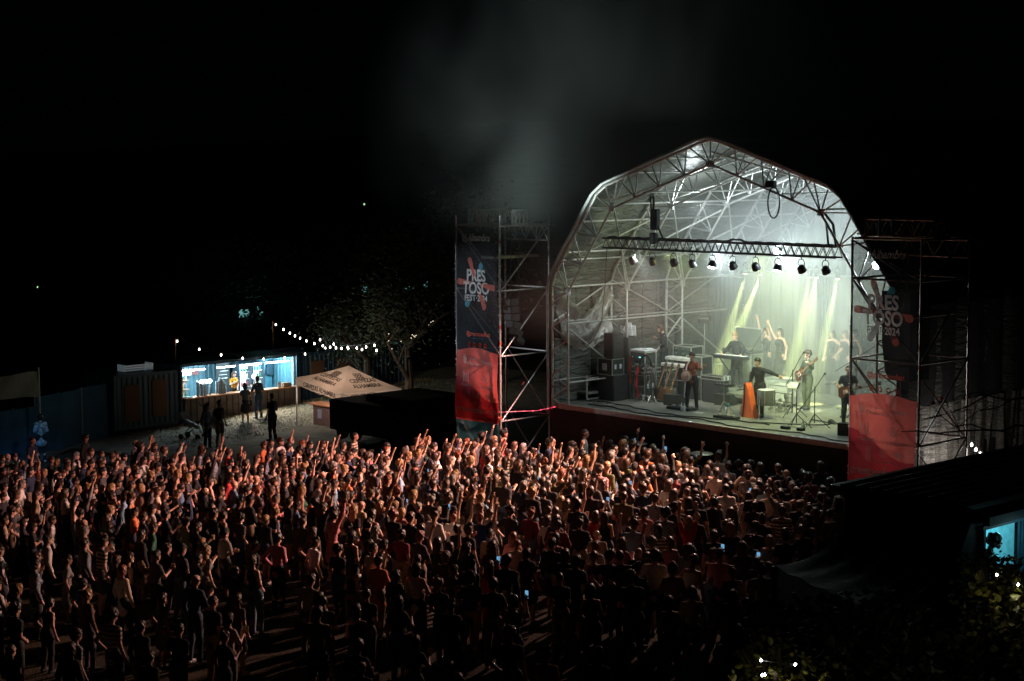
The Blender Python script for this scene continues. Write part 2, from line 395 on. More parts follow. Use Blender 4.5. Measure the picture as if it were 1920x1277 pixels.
    if hat == 'cap': H = [(hd + [0, -.01, .055], hd + [0, 0, .075], .09, .08, 1.05), (hd + [-.03, .09, .055], hd + [.03, .09, .055], .028, .028, 1.)] + cap[1:]; nz = None
    if hat == 'bucket': H = [(hd + [0, -.01, .05], hd + [0, -.01, .10], .094, .075, 1.05), (hd + [0, -.01, .035], hd + [0, -.01, .03], .125, .125, 1.)]; nz = None
    out = {'body': blob(B, h, .022), 'top': blob(T, max(h, .018), .03, (.004, 26, seed)), 'bottom': blob(Q, max(h, .018), .028, (.004, 22, seed)), 'shoe': blob(SH[:2], max(h, .016), .02), 'shoe2': blob(SH[2:], max(h, .016), .02)}
    if H: out['hair'] = blob(H, max(h * .85, .012), .02, nz)
    return out
def arms(kind):
    """elbow and wrist positions for the left (-1) and right (1) arm"""
    dn = lambda s: ((s * .235, -.03, 1.14), (s * .25, .05, .90))
    up = lambda s: ((s * .27, .16, 1.60), (s * .22, .25, 1.84))
    upo = lambda s: ((s * .33, .10, 1.58), (s * .36, .14, 1.83))
    hi = lambda s: ((s * .22, .10, 1.68), (s * .20, .16, 1.93))
    fr = lambda s: ((s * .25, .08, 1.18), (s * .14, .28, 1.28))
    cr = lambda s: ((s * .24, .06, 1.15), (-s * .08, .19, 1.18))
    ph = lambda s: ((s * .22, .17, 1.38), (s * .07, .33, 1.60))
    hp = lambda s: ((s * .34, -.08, 1.17), (s * .18, .02, .99))
    ck = lambda s: ((s * .21, -.01, 1.14), (s * .10, .13, 1.02))
    mo = lambda s: ((s * .24, .12, 1.20), (s * .07, .17, 1.43))
    D = dict(dn=dn, up=up, upo=upo, hi=hi, fr=fr, cr=cr, ph=ph, hp=hp, ck=ck, mo=mo)
    l, r = kind.split('_'); return {-1: D[l](-1), 1: D[r](1)}
SKINS = [mat('skin_light', (.58, .36, .27), .5, 0, .08), mat('skin_medium', (.46, .27, .19), .5, 0, .08), mat('skin_tan', (.36, .20, .13), .5, 0, .08)]
HAIRC = {'black': mat('hair_black', (.012, .010, .009), .5, 0, .4, 30), 'dark brown': mat('hair_dark_brown', (.035, .020, .012), .5, 0, .4, 30), 'brown': mat('hair_brown', (.06, .03, .015), .5, 0, .4, 30),
         'blonde': mat('hair_blonde', (.26, .16, .07), .5, 0, .4, 30), 'auburn': mat('hair_auburn', (.17, .05, .02), .5, 0, .3, 30), 'grey': mat('hair_grey', (.16, .155, .145), .6, 0, .2, 30)}
def striped(name, c1, c2, scale, axis='Z'):
    m = mat(name, c1, .8); nt = m.node_tree; N = nt.nodes; L = nt.links
    tc = N.new('ShaderNodeTexCoord'); w = N.new('ShaderNodeTexWave'); w.bands_direction = axis; w.inputs['Scale'].default_value = scale; w.inputs['Distortion'].default_value = .6
    rp = N.new('ShaderNodeValToRGB'); rp.color_ramp.elements[0].position = .48; rp.color_ramp.elements[1].position = .52
    rp.color_ramp.elements[0].color = (*c1, 1); rp.color_ramp.elements[1].color = (*c2, 1)
    L.new(tc.outputs['Object'], w.inputs['Vector']); L.new(w.outputs['Fac'], rp.inputs['Fac']); L.new(rp.outputs['Color'], N['Principled BSDF'].inputs['Base Color']); return m
def checked(name, c1, c2, c3, scale):
    m = mat(name, c1, .8); nt = m.node_tree; N = nt.nodes; L = nt.links
    tc = N.new('ShaderNodeTexCoord'); w = N.new('ShaderNodeTexChecker'); w.inputs['Scale'].default_value = scale
    w.inputs['Color1'].default_value = (*c1, 1); w.inputs['Color2'].default_value = (*c2, 1)
    L.new(tc.outputs['Object'], w.inputs['Vector']); L.new(w.outputs['Color'], N['Principled BSDF'].inputs['Base Color']); return m
def cl(n, c): return mat('cloth_' + n.replace(' ', '_'), c, .85, 0, .15, 12, .25, 60)
TOPS = {'black t-shirt': cl('black', (.014, .014, .016)), 'navy t-shirt': cl('navy', (.015, .025, .06)), 'charcoal t-shirt': cl('charcoal', (.05, .05, .055)), 'grey t-shirt': cl('grey', (.20, .20, .20)),
        'white t-shirt': cl('white', (.62, .60, .57)), 'cream shirt': cl('cream', (.52, .44, .33)), 'red top': cl('red', (.42, .03, .03)), 'pink top': cl('pink', (.55, .20, .22)), 'orange top': cl('orange', (.60, .16, .05)),
        'mustard jacket': cl('mustard', (.50, .25, .03)), 'denim jacket': cl('denim', (.09, .16, .27)), 'light blue shirt': cl('light blue', (.22, .38, .52)), 'olive jacket': cl('olive', (.07, .08, .03)), 'brown jacket': cl('brown', (.12, .06, .03)),
        'burgundy jumper': cl('burgundy', (.16, .02, .03)), 'green shirt': cl('green', (.03, .13, .08)), 'beige hoodie': cl('beige', (.36, .27, .19)), 'black jacket': cl('jet', (.009, .009, .011)),
        'striped shirt': striped('striped_cloth', (.5, .42, .3), (.05, .04, .035), 4), 'checked shirt': checked('checked_cloth', (.08, .11, .16), (.28, .31, .33), None, 26)}
BOTS = [cl('jean', (.03, .05, .09)), cl('black trousers', (.012, .012, .014)), cl('khaki', (.22, .17, .11)), cl('pale denim', (.14, .20, .28)), cl('grey trousers', (.07, .07, .075))]
SHOE = cl('shoe', (.05, .05, .05)); SHOEW = cl('pale shoe', (.5, .5, .5))
def person(meshes, loc, rz, mats, label, cat='person', group=None, sc_=1.0, shoes=None):
    """body is the thing; clothing and hair are its children"""
    o = bpy.data.objects.new('person', meshes['body']); COL.objects.link(o); o.location = loc; o.rotation_euler = (0, 0, rz); o.scale = (sc_, sc_, sc_)
    tag(o, label, cat, group)
    def slot(x, m):
        x.material_slots[0].link = 'OBJECT'; x.material_slots[0].material = m
    slot(o, mats['body'])
    for k, nm in (('top', mats.get('top_name', 'shirt')), ('bottom', mats.get('bottom_name', 'trousers')), ('shoe', 'shoe'), ('shoe2', 'shoe'), ('hair', mats.get('hair_name', 'hair'))):
        if k in meshes:
            c = bpy.data.objects.new(nm, meshes[k]); COL.objects.link(c); c.parent = o; slot(c, mats['shoes' if k[:4] == 'shoe' else k])
    return o
_FM = {}
def fig_meshes(key, **kw):
    if key not in _FM:
        f = figure(**kw); _FM[key] = ({k: np_mesh('figure_' + k, vf, SKINS[0]) for k, vf in f.items()}, f)
    return _FM[key]
# ================================================================ SETTING
def ground_mat():
    m = mat('trampled_grass', (.075, .06, .035), .95, 0, .5, 1.4, .9, 22)
    nt = m.node_tree; N = nt.nodes; L = nt.links
    n = N.new('ShaderNodeTexNoise'); n.inputs['Scale'].default_value = .35; n.inputs['Detail'].default_value = 8
    r = N.new('ShaderNodeValToRGB'); r.color_ramp.elements[0].position = .42; r.color_ramp.elements[1].position = .62
    r.color_ramp.elements[0].color = (.055, .045, .028, 1); r.color_ramp.elements[1].color = (.12, .095, .05, 1)
    tc = N.new('ShaderNodeTexCoord'); L.new(tc.outputs['Object'], n.inputs['Vector']); L.new(n.outputs['Fac'], r.inputs['Fac'])
    mx = N.new('ShaderNodeMixRGB'); mx.blend_type = 'OVERLAY'; mx.inputs['Fac'].default_value = .8
    old = [l for l in L if l.to_socket == N['Principled BSDF'].inputs['Base Color']][0].from_socket
    L.new(r.outputs['Color'], mx.inputs[1]); L.new(old, mx.inputs[2]); L.new(mx.outputs['Color'], N['Principled BSDF'].inputs['Base Color'])
    return m
gm = ground_mat()
def hill(x, y):
    d = max(0, y - 92) * .06 + max(0, -x - 40) * .04
    return min(d, 26) * (1 - math.exp(-d * .5))
mb = MB()
xs = [-260, -120, -70, -50, -40, -34, -30] + list(np.arange(-28, 20, 1.0)) + [22, 26, 32, 44, 70, 120, 260]
ys = [2, 8, 14] + list(np.arange(18, 90, 1.0)) + [93, 97, 102, 110, 125, 150, 200, 300, 420]
o_ = []
for x in xs:
    for y in ys: mb.v.append((x, y, gz(x, y) + hill(x, y) + .035 * math.sin(x * 1.7 + y * .6) * math.sin(y * 1.3 - x * .4)))
ny_ = len(ys)
for i in range(len(xs) - 1):
    for j in range(ny_ - 1): k = i * ny_ + j; mb.f.append((k, k + ny_, k + ny_ + 1, k + 1))
tag(mb.build('ground', gm, None, True), kind='structure')
# bluish tarmac path past the fence at the far left
mb = MB()
def pathpt(a, b):
    x, y = -31 + 14.0 * a - b * 1.2, 68.5 - b * 7.0 + 3.0 * a
    return (x, y, gz(x, y) + .05)
mb.grid(pathpt, 30, 8)
tag(mb.build('path', mat('pale_tarmac', (.16, .17, .18), .8, 0, .25, 3, .4, 60), None, True), kind='structure')

# ---------------------------------------------------------------- tufts of dry grass in front of the bar
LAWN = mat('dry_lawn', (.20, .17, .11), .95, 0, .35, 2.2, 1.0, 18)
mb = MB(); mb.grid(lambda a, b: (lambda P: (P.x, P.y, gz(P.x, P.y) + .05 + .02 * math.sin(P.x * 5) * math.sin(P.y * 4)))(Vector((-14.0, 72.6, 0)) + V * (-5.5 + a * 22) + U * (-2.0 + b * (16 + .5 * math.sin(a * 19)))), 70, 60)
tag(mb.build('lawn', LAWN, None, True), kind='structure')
gmb = MB()
for i in range(9000):
    a, b = random.uniform(-3.4, 13), random.uniform(.1, 7) ** 1.0
    P = Vector((-14.0, 72.6, 0)) + V * a + U * b
    x, y = P.x, P.y; z = gz(x, y) + .05; s_ = random.uniform(.02, .06) * (2.0 if b < .9 else 1)
    for k in range(2):
        t = random.uniform(0, 6.28); dx, dy = math.cos(t) * .012, math.sin(t) * .012
        gmb.add([(x - dy, y + dx, z - .02), (x + dy, y - dx, z - .02), (x + dx * 3, y + dy * 3, z + s_)], [(0, 1, 2)])
tag(gmb.build('grass', mat('dry_grass', (.34, .27, .14), .9, 0, .3, 3), None), kind='stuff')

# ================================================================ STAGE ROOF
APX = 5.55
OUT = [(-.85, 2.1), (-.85, 5.95), (-.70, 6.35), (1.05, 8.78), (1.45, 9.05), (5.2, 10.27), (APX, 10.33)]
OUT = OUT + [(2 * APX - x, z) for x, z in OUT[-2::-1]]
INN = [(-.15, 2.1), (-.15, 5.78), (1.71, 8.37), (APX, 9.66)]; INN = INN + [(2 * APX - x, z) for x, z in INN[-2::-1]]
VB = [0, 2.6, 5.2, 7.8, 10.2]
roof = stg('stage_roof', 'large arched aluminium stage roof with dark tarpaulin skin over the band', 'stage roof', 0, 0, 0)
def interp(poly, t):
    ls = [math.dist(poly[i], poly[i + 1]) for i in range(len(poly) - 1)]; T_ = sum(ls) * t
    for i, l in enumerate(ls):
        if T_ <= l or i == len(ls) - 1:
            f = min(1, T_ / l); return (poly[i][0] + (poly[i + 1][0] - poly[i][0]) * f, poly[i][1] + (poly[i + 1][1] - poly[i][1]) * f)
        T_ -= l
def arch_mesh(v):
    m = MB(); P3 = lambda p, dv=0: (p[0], v + dv, p[1])
    m.path([P3(p) for p in OUT], .05, 8); m.path([P3(p) for p in INN], .035, 8)
    m.tube(P3(OUT[0]), P3(INN[0]), .03)
    for side in (0, 1):
        mir = (lambda p: p) if side == 0 else (lambda p: (2 * APX - p[0], p[1]))
        L = lambda a, b, r=.022: m.tube(P3(mir(a)), P3(mir(b)), r, 6)
        n = 5
        for i in range(n):                                     # leg: K lacing
            z0 = 2.1 + (5.8 - 2.1) * i / n; z1 = 2.1 + (5.8 - 2.1) * (i + 1) / n; zm = (z0 + z1) / 2
            L((-.15, z0), (-.85, zm)); L((-.85, zm), (-.15, z1)); 
            if i % 2: L((-.15, z0), (-.85, z0), .018)
        lo = (-.15, 5.78); kn = (1.71, 8.37); ap = (APX, 9.66)
        for q in ((-.85, 5.6), (-.85, 5.95), (-.62, 6.45), (-.40, 6.78)): L(lo, q)
        def seg(a, b, n, p, q):                                # fans between inner nodes and the outer chord
            for i in range(1, n):
                t = i / n; c = (a[0] + (b[0] - a[0]) * t, a[1] + (b[1] - a[1]) * t)
                for dt in (-.42, 0, .42):
                    tt = (i + dt) / n; L(c, (p[0] + (q[0] - p[0]) * tt, p[1] + (q[1] - p[1]) * tt))
        seg(lo, kn, 3, (-.70, 6.35), (1.05, 8.78))
        for q in ((.75, 8.38), (1.02, 8.74), (1.45, 9.05), (1.95, 9.22), (2.3, 9.33)): L(kn, q)
        seg(kn, ap, 4, (1.45, 9.05), (5.2, 10.27))
        for q in ((4.75, 10.13), (5.2, 10.27)): L(ap, q)
        for c in (lo, kn): 
            c = mir(c); m.box((c[0], v, c[1]), (.2, .03, .16))
    m.tube((APX, v, 9.66), (APX, v, 10.33), .022, 6); m.box((APX, v, 9.66), (.3, .035, .16))
    return m
for v in VB: tag(arch_mesh(v).build('arch_truss', ALU, roof))
# purlins, side rails and diagonal braces
def rf(p, q, r=.03, m=ALU, name='purlin'): return MB().tube(p, q, r, 8).build(name, m, roof)
for i in range(len(VB) - 1):
    v0, v1 = VB[i], VB[i + 1]
    for (x, z) in ((.45, 7.95), (-.42, 6.75), (-.15, 5.95), (1.71, 8.5), (-.15, 6.7 + .3)):
        rf((x, v0, z), (x, v1, z))
    for x, z in ((2.6, 9.43), (3.9, 9.85), (5.55, 10.28), (7.2, 9.85), (8.5, 9.43), (9.6, 9.05), (10.6, 7.85), (3.0, 8.85), (8.1, 8.85), (9.39, 8.45), (11.25, 5.95)): rf((x, v0, z), (x, v1, z), .028)
    for x in (-.15, -.85):
        rf((x, v0, 4.82), (x, v1, 4.82)); rf((x, v0, 3.0), (x, v1, 3.0), .025)
    a, b = (4.85, 6.0) if i % 2 == 0 else (6.0, 4.85)
    rf((-.8, v0, a), (-.8, v1, b), .03, ALU, 'brace'); rf((-.2, v0, 4.7 if i % 2 == 0 else 2.4), (-.2, v1, 3.0 if i % 2 == 0 else 4.7), .03, ALU, 'brace')
    rf((-.5, v0, 6.6), (1.5, v1, 8.2), .03, ALU, 'brace'); rf((1.8, v0, 8.4), (-.1, v1, 5.9), .026, ALU, 'brace')
    rf((1.7, v0, 8.6), (5.4, v1, 10.0), .026, ALU, 'brace'); rf((5.6, v0, 10.0), (9.4, v1, 8.6), .026, ALU, 'brace')
    rf((11.2, v0, 2.4), (11.2, v1, 5.8), .03, ALU, 'brace')
# tarpaulin skin: sags between the arches, crumpled folds
TARP = mat('silver_grey_tarp', (.10, .104, .092), .34, 0, .15, 2.0, .55, 5, spec=.6)
def tarp_fold(m):
    nt = m.node_tree; N = nt.nodes; L = nt.links; b = N['Principled BSDF']
    tc = N.new('ShaderNodeTexCoord'); mp = N.new('ShaderNodeMapping'); mp.inputs['Scale'].default_value = (1.2, 1.4, 7)
    n = N.new('ShaderNodeTexNoise'); n.inputs['Scale'].default_value = 1.1; n.inputs['Detail'].default_value = 6; n.inputs['Distortion'].default_value = .6
    bp = N.new('ShaderNodeBump'); bp.inputs['Strength'].default_value = .9; bp.inputs['Distance'].default_value = .14
    L.new(tc.outputs['Object'], mp.inputs['Vector']); L.new(mp.outputs['Vector'], n.inputs['Vector']); L.new(n.outputs['Fac'], bp.inputs['Height']); L.new(bp.outputs['Normal'], b.inputs['Normal'])
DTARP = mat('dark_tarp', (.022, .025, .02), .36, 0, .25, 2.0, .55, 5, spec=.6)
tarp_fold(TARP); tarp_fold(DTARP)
def skin(a, b):
    x, z = interp(OUT, a); v = -.12 + b * 10.45
    ph = (v / 2.6) % 1; sag = math.sin(ph * math.pi) * .10 + .02 * math.sin(v * 7 + a * 40) * math.sin(a * 55)
    cx, cz = APX, 5.5; l = math.hypot(x - cx, z - cz); k = (l + .09 - sag * .8) / l
    return (cx + (x - cx) * k, v, cz + (z - cz) * k)
mb = MB(); mb.grid(skin, 96, 48); mb.build('roof_cover', TARP, roof, True)
mb = MB()                                                         # piping along the front edge of the cover
mb.path([skin(i / 90, 0) for i in range(91)], .045, 6); mb.build('edge_piping', mat('piping', (.30, .31, .30), .5), roof, True)
# loose swagged cloth inside the left wall
def swag(a, b):
    v = .15 + a * 2.3; z = 6.0 - b * (1.55 if a < .5 else 1.55) - math.sin(a * math.pi) * (.9 * (1 - b * .35)) - .03 * math.sin(a * 40)
    return (-.72 + .12 * math.sin(b * 9 + a * 5), v, z)
mb = MB(); mb.grid(swag, 40, 24); mb.build('wall_swag', mat('glossy_tarp', (.17, .165, .15), .3, 0, .15, 2, .8, 7, spec=.8), roof, True)
def skirt_l(a, b):
    v = a * 10.3; return (-.93 + .06 * math.sin(v * 8) * (1 - b) + .04 * math.sin(v * 19), v, 5.9 - b * 5.4)
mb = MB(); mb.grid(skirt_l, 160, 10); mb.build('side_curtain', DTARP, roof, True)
def back_w(a, b): 
    u = -.9 + a * 12.9; top = 10.25 - abs(u - APX) * .33 if abs(u - APX) < 4.3 else 8.9 - (abs(u - APX) - 4.3) * 1.35
    return (u, 10.28 + .05 * math.sin(u * 9) + .03 * math.sin(u * 23 + b * 3), top * (1 - b) + .3 * b)
mb = MB(); mb.grid(back_w, 160, 16); mb.build('rear_curtain', mat('rear_tarp', (.13, .14, .14), .7, 0, .1, 2, .3, 4), roof, True)
# right side wall: translucent grey sheet hanging to the ground outside the stage, seen behind the right tower
SHEET = mat('grey_plastic_sheet', (.17, .16, .145), .35, 0, .2, 2, .9, 6, spec=.7)
def sheet(a, b):
    v = -.3 + a * 11.0; return (12.03 + .16 * math.sin(v * 2.9 + 2.2 * b + math.sin(v * 1.3) * 2.4) * b + .04 * math.sin(v * 11 + math.sin(v * 3)) + .03 * math.sin(v * 23 + b * 5), v, 3.4 - b * 3.4 + .02 * math.sin(v * 9))
tarp_fold(SHEET)
mb = MB(); mb.grid(sheet, 220, 24); mb.build('side_curtain', SHEET, roof, True)
mb = MB(); mb.grid(lambda a, b: (12.0 + .04 * math.sin(a * 60), -.2 + a * 10.4, 6.0 - b * 2.62), 100, 6); mb.build('side_curtain', BLACKC, roof, True)

# ---------------------------------------------------------------- platform
plat = stg('stage_platform', 'raised dark stage floor with pale front edge and black cloth skirt', 'stage', 0, 0, 0)
FLOOR = mat('stage_floor', (.20, .20, .175), .42, 0, .25, 1.6, .2, 30, spec=.5)
mb = MB().box((5.55, 5.2, DZ - .06), (12.6, 10.3, .12)); mb.build('deck', FLOOR, plat)
MB().bbox((5.55, -.01, DZ - .05), (12.2, .09, .16), .01).build('edge_trim', mat('edge_board', (.52, .46, .42), .6), plat)
mb = MB(); mb.grid(lambda a, b: (-.9 + a * 12.9, -.05 + .035 * math.sin(a * 130) * b + .02 * math.sin(a * 47 + 2), DZ - .14 - b * 2.35), 260, 8)
mb.build('skirt', mat('skirt_cloth', (.024, .024, .025), .85, 0, .3, 2, .6, 4), plat, True)
mb = MB(); mb.grid(lambda a, b: (-.95 + .05 * math.sin(a * 90) * b, a * 10, DZ - .1 - b * 2.3), 120, 4); mb.build('skirt', _M['skirt_cloth'], plat, True)
mb = MB(); mb.grid(lambda a, b: (12.0 + .05 * math.sin(a * 90) * b, a * 10, DZ - .1 - b * 2.3), 120, 4); mb.build('skirt', _M['skirt_cloth'], plat, True)
# backdrop of pale cloth panels with dark gaps
bk = stg('stage_backdrop', 'pale pleated cloth backdrop lit by yellow beams at the rear of the stage', 'backdrop', 0, 7.6, DZ)
def panel(u0, u1, h):
    mb = MB(); mb.grid(lambda a, b: (u0 + a * (u1 - u0), .05 * math.sin((u0 + a * (u1 - u0)) * 14) + .02 * math.sin(a * 61), h * b), 70, 3)
    return mb.build('cloth_panel', mat('pale_backdrop_cloth', (.10, .105, .085), .9, 0, .06, 1.5), bk, True)
panel(.45, 1.2, 3.75); panel(1.2, 3.5, 3.8); panel(4.05, 11.4, 3.8)
MB().tube((.4, 0, 3.82), (11.4, 0, 3.82), .03).build('header_rail', ALUD, bk)
mb = MB(); mb.grid(lambda a, b: (3.46 + a * .62, .06 + .02 * math.sin(a * 30), 3.75 * b), 20, 3); mb.build('dark_panel', BLACKC, bk, True)

# black drape flats that close the rear left corner
dr = stg('black_drape', 'black drape hanging behind the keyboards at the rear left of the stage', 'drape', -.7, 7.4, DZ)
mb = MB(); mb.grid(lambda a, b: (a * 1.2, .05 * math.sin(a * 40), 3.6 * b), 50, 3); mb.build('drape_cloth', BLACKC, dr, True)
MB().tube((0, 0, 3.62), (1.25, 0, 3.62), .025).build('drape_rail', ALUD, dr)

# ================================================================ FRONT LIGHTING TRUSS
def box_truss(m, a, b, w=.29, r=.026, n=20, rl=.012):
    a = Vector(a); b = Vector(b); d = (b - a); s_ = Vector((0, 0, 1)) if abs(d.normalized().z) < .9 else Vector((1, 0, 0)); t = d.normalized().cross(s_)
    cs = [(sx * w / 2, sz * w / 2) for sx in (-1, 1) for sz in (-1, 1)]
    for x, z in cs: m.tube(a + t * x + s_ * z, b + t * x + s_ * z, r, 8)
    for i in range(n):
        p = a + d * (i / n); q = a + d * ((i + .5) / n); e = a + d * ((i + 1) / n)
        for x in (-1, 1): m.tube(p + t * x * w / 2 - s_ * w / 2, q + t * x * w / 2 + s_ * w / 2, rl, 5); m.tube(q + t * x * w / 2 + s_ * w / 2, e + t * x * w / 2 - s_ * w / 2, rl, 5)
        for z in (-1, 1): m.tube(p - t * w / 2 + s_ * z * w / 2, q + t * w / 2 + s_ * z * w / 2, rl, 5)
    return m
tr = stg('lighting_truss', 'black box truss with cables hung across the front of the stage', 'truss', 0, TRUSS_V, TRUSS_Z)
box_truss(MB(), (.75, 0, 0), (9.45, 0, 0), n=32).build('truss_frame', BLACKM, tr, True)
mb = MB(); pts = [(.8 + i * .145, .02 * math.sin(i * 1.7), .17 + .025 * abs(math.sin(i * .9)) + (.06 if i in (34, 35, 36) else 0)) for i in range(60)]
mb.path(pts, .028, 6); mb.path([(p[0], p[1] + .07, p[2] - .01) for p in pts], .022, 6); mb.build('cable', BLACKM, tr, True)
mb = MB(); mb.path([(.78, 0, -.15), (.68, .02, -1.3), (.5, .05, -2.4), (.1, .1, -3.0), (-.35, .2, -3.3), (-.7, .3, -2.95)], .014, 5); mb.build('hanging_cable', BLACKM, tr, True)
def par(label, u, tilt, lit=False, red=False, group='lamps hung from the front truss'):
    t = stg('par_light', label, 'stage light', u, TRUSS_V, TRUSS_Z - .15, 0, group)
    mb = MB(); mb.tube((0, 0, 0), (0, 0, -.09), .018); mb.path([(-.10, 0, -.33), (-.11, 0, -.16), (-.06, 0, -.085), (.06, 0, -.085), (.11, 0, -.16), (.10, 0, -.33)], .012, 6); mb.build('yoke', BLACKM, t, True)
    M = Matrix.Translation((0, 0, -.33)) @ Matrix.Rotation(rad(180 - tilt), 4, 'X')
    b_ = MB().lathe([(.045, -.10), (.085, -.08), (.11, -.03), (.12, .06), (.128, .10), (.118, .11)], 14, M=M).build('housing', BLACKM, t, True)
    MB().lathe([(.1, .111), (.05, .118), (.001, .12)], 14, M=M).build('lens', glow('lit_lens', (.85, .97, 1), 220) if lit else (glow('dim_red_lens', (.8, .1, .05), .6) if red else mat('dark_lens', (.05, .05, .06), .1)), t, True)
    return t
names = ['first lamp from the left on the black front truss, red glint', 'second lamp from the left on the black front truss', 'third lamp from the left on the black front truss', 'fourth lamp from the left, just left of the burning white lamp',
         'burning white lamp near the middle of the front truss', 'dark lamp just right of the burning middle lamp', 'seventh lamp from the left, just left of the brightest lamp', 'brightest white lamp on the right half of the front truss', 'ninth lamp from the left, right of the brightest lamp', 'last lamp at the right end of the front truss, red glint']
for i, px in enumerate((1185, 1226, 1268, 1304, 1341, 1377, 1416, 1453, 1490, 1527)):
    u = 1.85 + (px - 1185) / 342 * 7.15 - .0006 * (px - 1185) * (1 - (px - 1185) / 342) * 2.2
    par(names[i], u, -35 if i not in (4, 7) else 20, i in (4, 7), i in (0, 9))
t = stg('profile_light', 'extra white lamp burning inside the truss above the brightest lamp', 'stage light', 7.3, TRUSS_V + .12, TRUSS_Z - .02)
MB().lathe([(.05, -.1), (.09, 0), (.1, .1)], 12, M=Matrix.Rotation(rad(100), 4, 'X')).build('housing', BLACKM, t, True)
MB().lathe([(.09, .101), (.001, .12)], 12, M=Matrix.Rotation(rad(100), 4, 'X')).build('lens', glow('lit_lens', (1, 1, 1), 60), t, True)
t = stg('side_light', 'bright white lamp clamped to the right leg of the arch behind the tower banner', 'stage light', 11.05, .25, 7.35)
for k, z in enumerate((0, -.28)):
    MB().lathe([(.06, -.14), (.1, 0), (.11, .1)], 12, M=Matrix.Translation((0, 0, z)) @ Matrix.Rotation(rad(112), 4, 'X')).build('housing', BLACKM, t, True)
    MB().lathe([(.1, .101), (.001, .12)], 12, M=Matrix.Translation((0, 0, z)) @ Matrix.Rotation(rad(112), 4, 'X')).build('lens', glow('lit_lens', (1, 1, 1), 60), t, True)
# chain hoists
def hoist(label, u, ztop, body_z, slings=True, light=False):
    t = stg('chain_hoist', label, 'hoist', u, .35, 0, 0, 'hoists carrying the front truss')
    m = MB()
    if light: m.bbox((0, .2, body_z), (.26, .2, .62), .03).bbox((-.05, .2, body_z - .55), (.24, .2, .34), .04); m.tube((.12, .2, body_z - .2), (.3, .25, TRUSS_Z + .15), .03)
    m.build('motor', BLACKM, t) if m.v else None
    MB().path([(0, 0, ztop), (-.03, .1, ztop - .7), (0, .2, body_z + .3)] if light else [(-.12, 0, ztop), (-.16, .3, TRUSS_Z + .75), (-.14, .38, TRUSS_Z + .15)], .03, 6).build('sling', BLACKM, t)
    MB().path([(.12, 0, ztop), (.02, .12, ztop - .8), (0, .2, body_z + .3)] if light else [(.0, 0, ztop), (.06, .3, TRUSS_Z + .75), (.1, .38, TRUSS_Z + .15)], .035, 6).build('sling', BLACKM, t)
hoist('black chain motor and slings holding the left part of the truss', 2.95, 8.75, 8.05, light=True)
hoist('pair of black slings holding the right end of the truss', 9.25, 8.35, 8.0)
t = stg('cable_coil', 'coil of dark cable hanging from the right slope of the arch', 'cable coil', 7.85, -.05, 9.0)
mb = MB()
for k in range(3): mb.path([(.2 * math.cos(a) + .03 * k, -.03 * k, -.38 + .42 * math.sin(a)) for a in np.linspace(0, 6.28, 22)], .018, 5)
mb.bbox((-.1, 0, .1), (.3, .2, .22), .04); mb.build('cable', BLACKM, t, True)

# ================================================================ REAR SPOTS (yellow beams)
REAR = []
lab = ['first rear spot from the left throwing a yellow beam on the black drape', 'second rear spot from the left, strong yellow beam', 'third rear spot from the left, faint beam', 'fourth rear spot beside the dark gap in the backdrop', 'last rear spot near the right tower']
rt = stg('rear_truss', 'thin black truss carrying the yellow spots across the rear of the stage', 'truss', 0, 6.9, 6.55)
box_truss(MB(), (.6, 0, .25), (11.0, 0, .25), w=.22, n=30, r=.02, rl=.008).build('truss_frame', BLACKM, rt, True)
for i, px in enumerate((1398, 1426, 1519, 1531, 1571)):
    u = {1398: 1.08, 1426: 1.71, 1519: 3.71, 1531: 3.97, 1571: 4.79}[px]
    t = stg('moving_head', lab[i], 'stage light', u, 6.9, 6.3, 0, 'yellow spots at the rear of the stage')
    MB().path([(-.09, 0, -.1), (-.09, 0, .1), (.09, 0, .1), (.09, 0, -.1)], .018, 6).tube((0, 0, .1), (0, 0, .18), .04).build('yoke', BLACKM, t)
    MB().lathe([(.05, -.22), (.07, -.2), (.08, -.06), (.05, .02)], 12).build('housing', BLACKM, t, True)
    MB().lathe([(.065, -.221), (.001, -.23)], 12).build('lens', glow('yellow_lens', (1, 1, .55), 25), t, True)
# ================================================================ SIDE TOWERS
def rays_star(m, pr, z, x0, sc_, s, parent, cols):
    for ang, col, l0, l1 in s:
        a = rad(ang); w = .07 * sc_
        mb = MB(); c = []
        for k in range(13):
            t = -math.pi / 2 + math.pi * k / 12; c.append((l1 + math.cos(t) * w * 1.1, math.sin(t) * w * 1.1))
        c = [(l0, -w * .35)] + c + [(l0, w * .35)]
        mb.prism([(x0 + math.cos(a) * p - math.sin(a) * q, z + math.sin(a) * p + math.cos(a) * q) for p, q in c], -.002, 0)
        mb.build('printed_ray', cols[col], parent)
BAN = {'black': mat('banner_black', (.022, .022, .025), .8, 0, .25, 2, trans=.32, tlf=.6), 'navy': mat('banner_navy', (.018, .022, .034), .8, 0, .25, 2, trans=.30, tlf=.6), 'red': mat('banner_coral', (.74, .13, .11), .75, 0, .16, 1.2, trans=.05, tlf=.6), 'pink': mat('banner_crimson', (.55, .07, .12), .75, 0, .12, 1.2, trans=.09, tlf=.6),
       'teal': mat('banner_teal', (.10, .40, .46), .75, 0, .15, 1.5, trans=.2), 'coral': mat('print_coral', (.78, .16, .11), .7, trans=.12, tlf=.6), 'blue': mat('print_blue', (.08, .44, .60), .7, trans=.12, tlf=.6), 'white': mat('print_white', (.8, .8, .8), .7, trans=.06, tlf=.6), 'pale': mat('print_pale', (.78, .50, .48), .7, trans=.06, tlf=.6)}
def wave(x, z, sd): return .035 * math.sin(z * 1.9 + x * 2.2 + sd) + .018 * math.sin(z * 4.6 - x * 5 + sd * 2) + .012 * math.sin(x * 9 + z * 2.0)
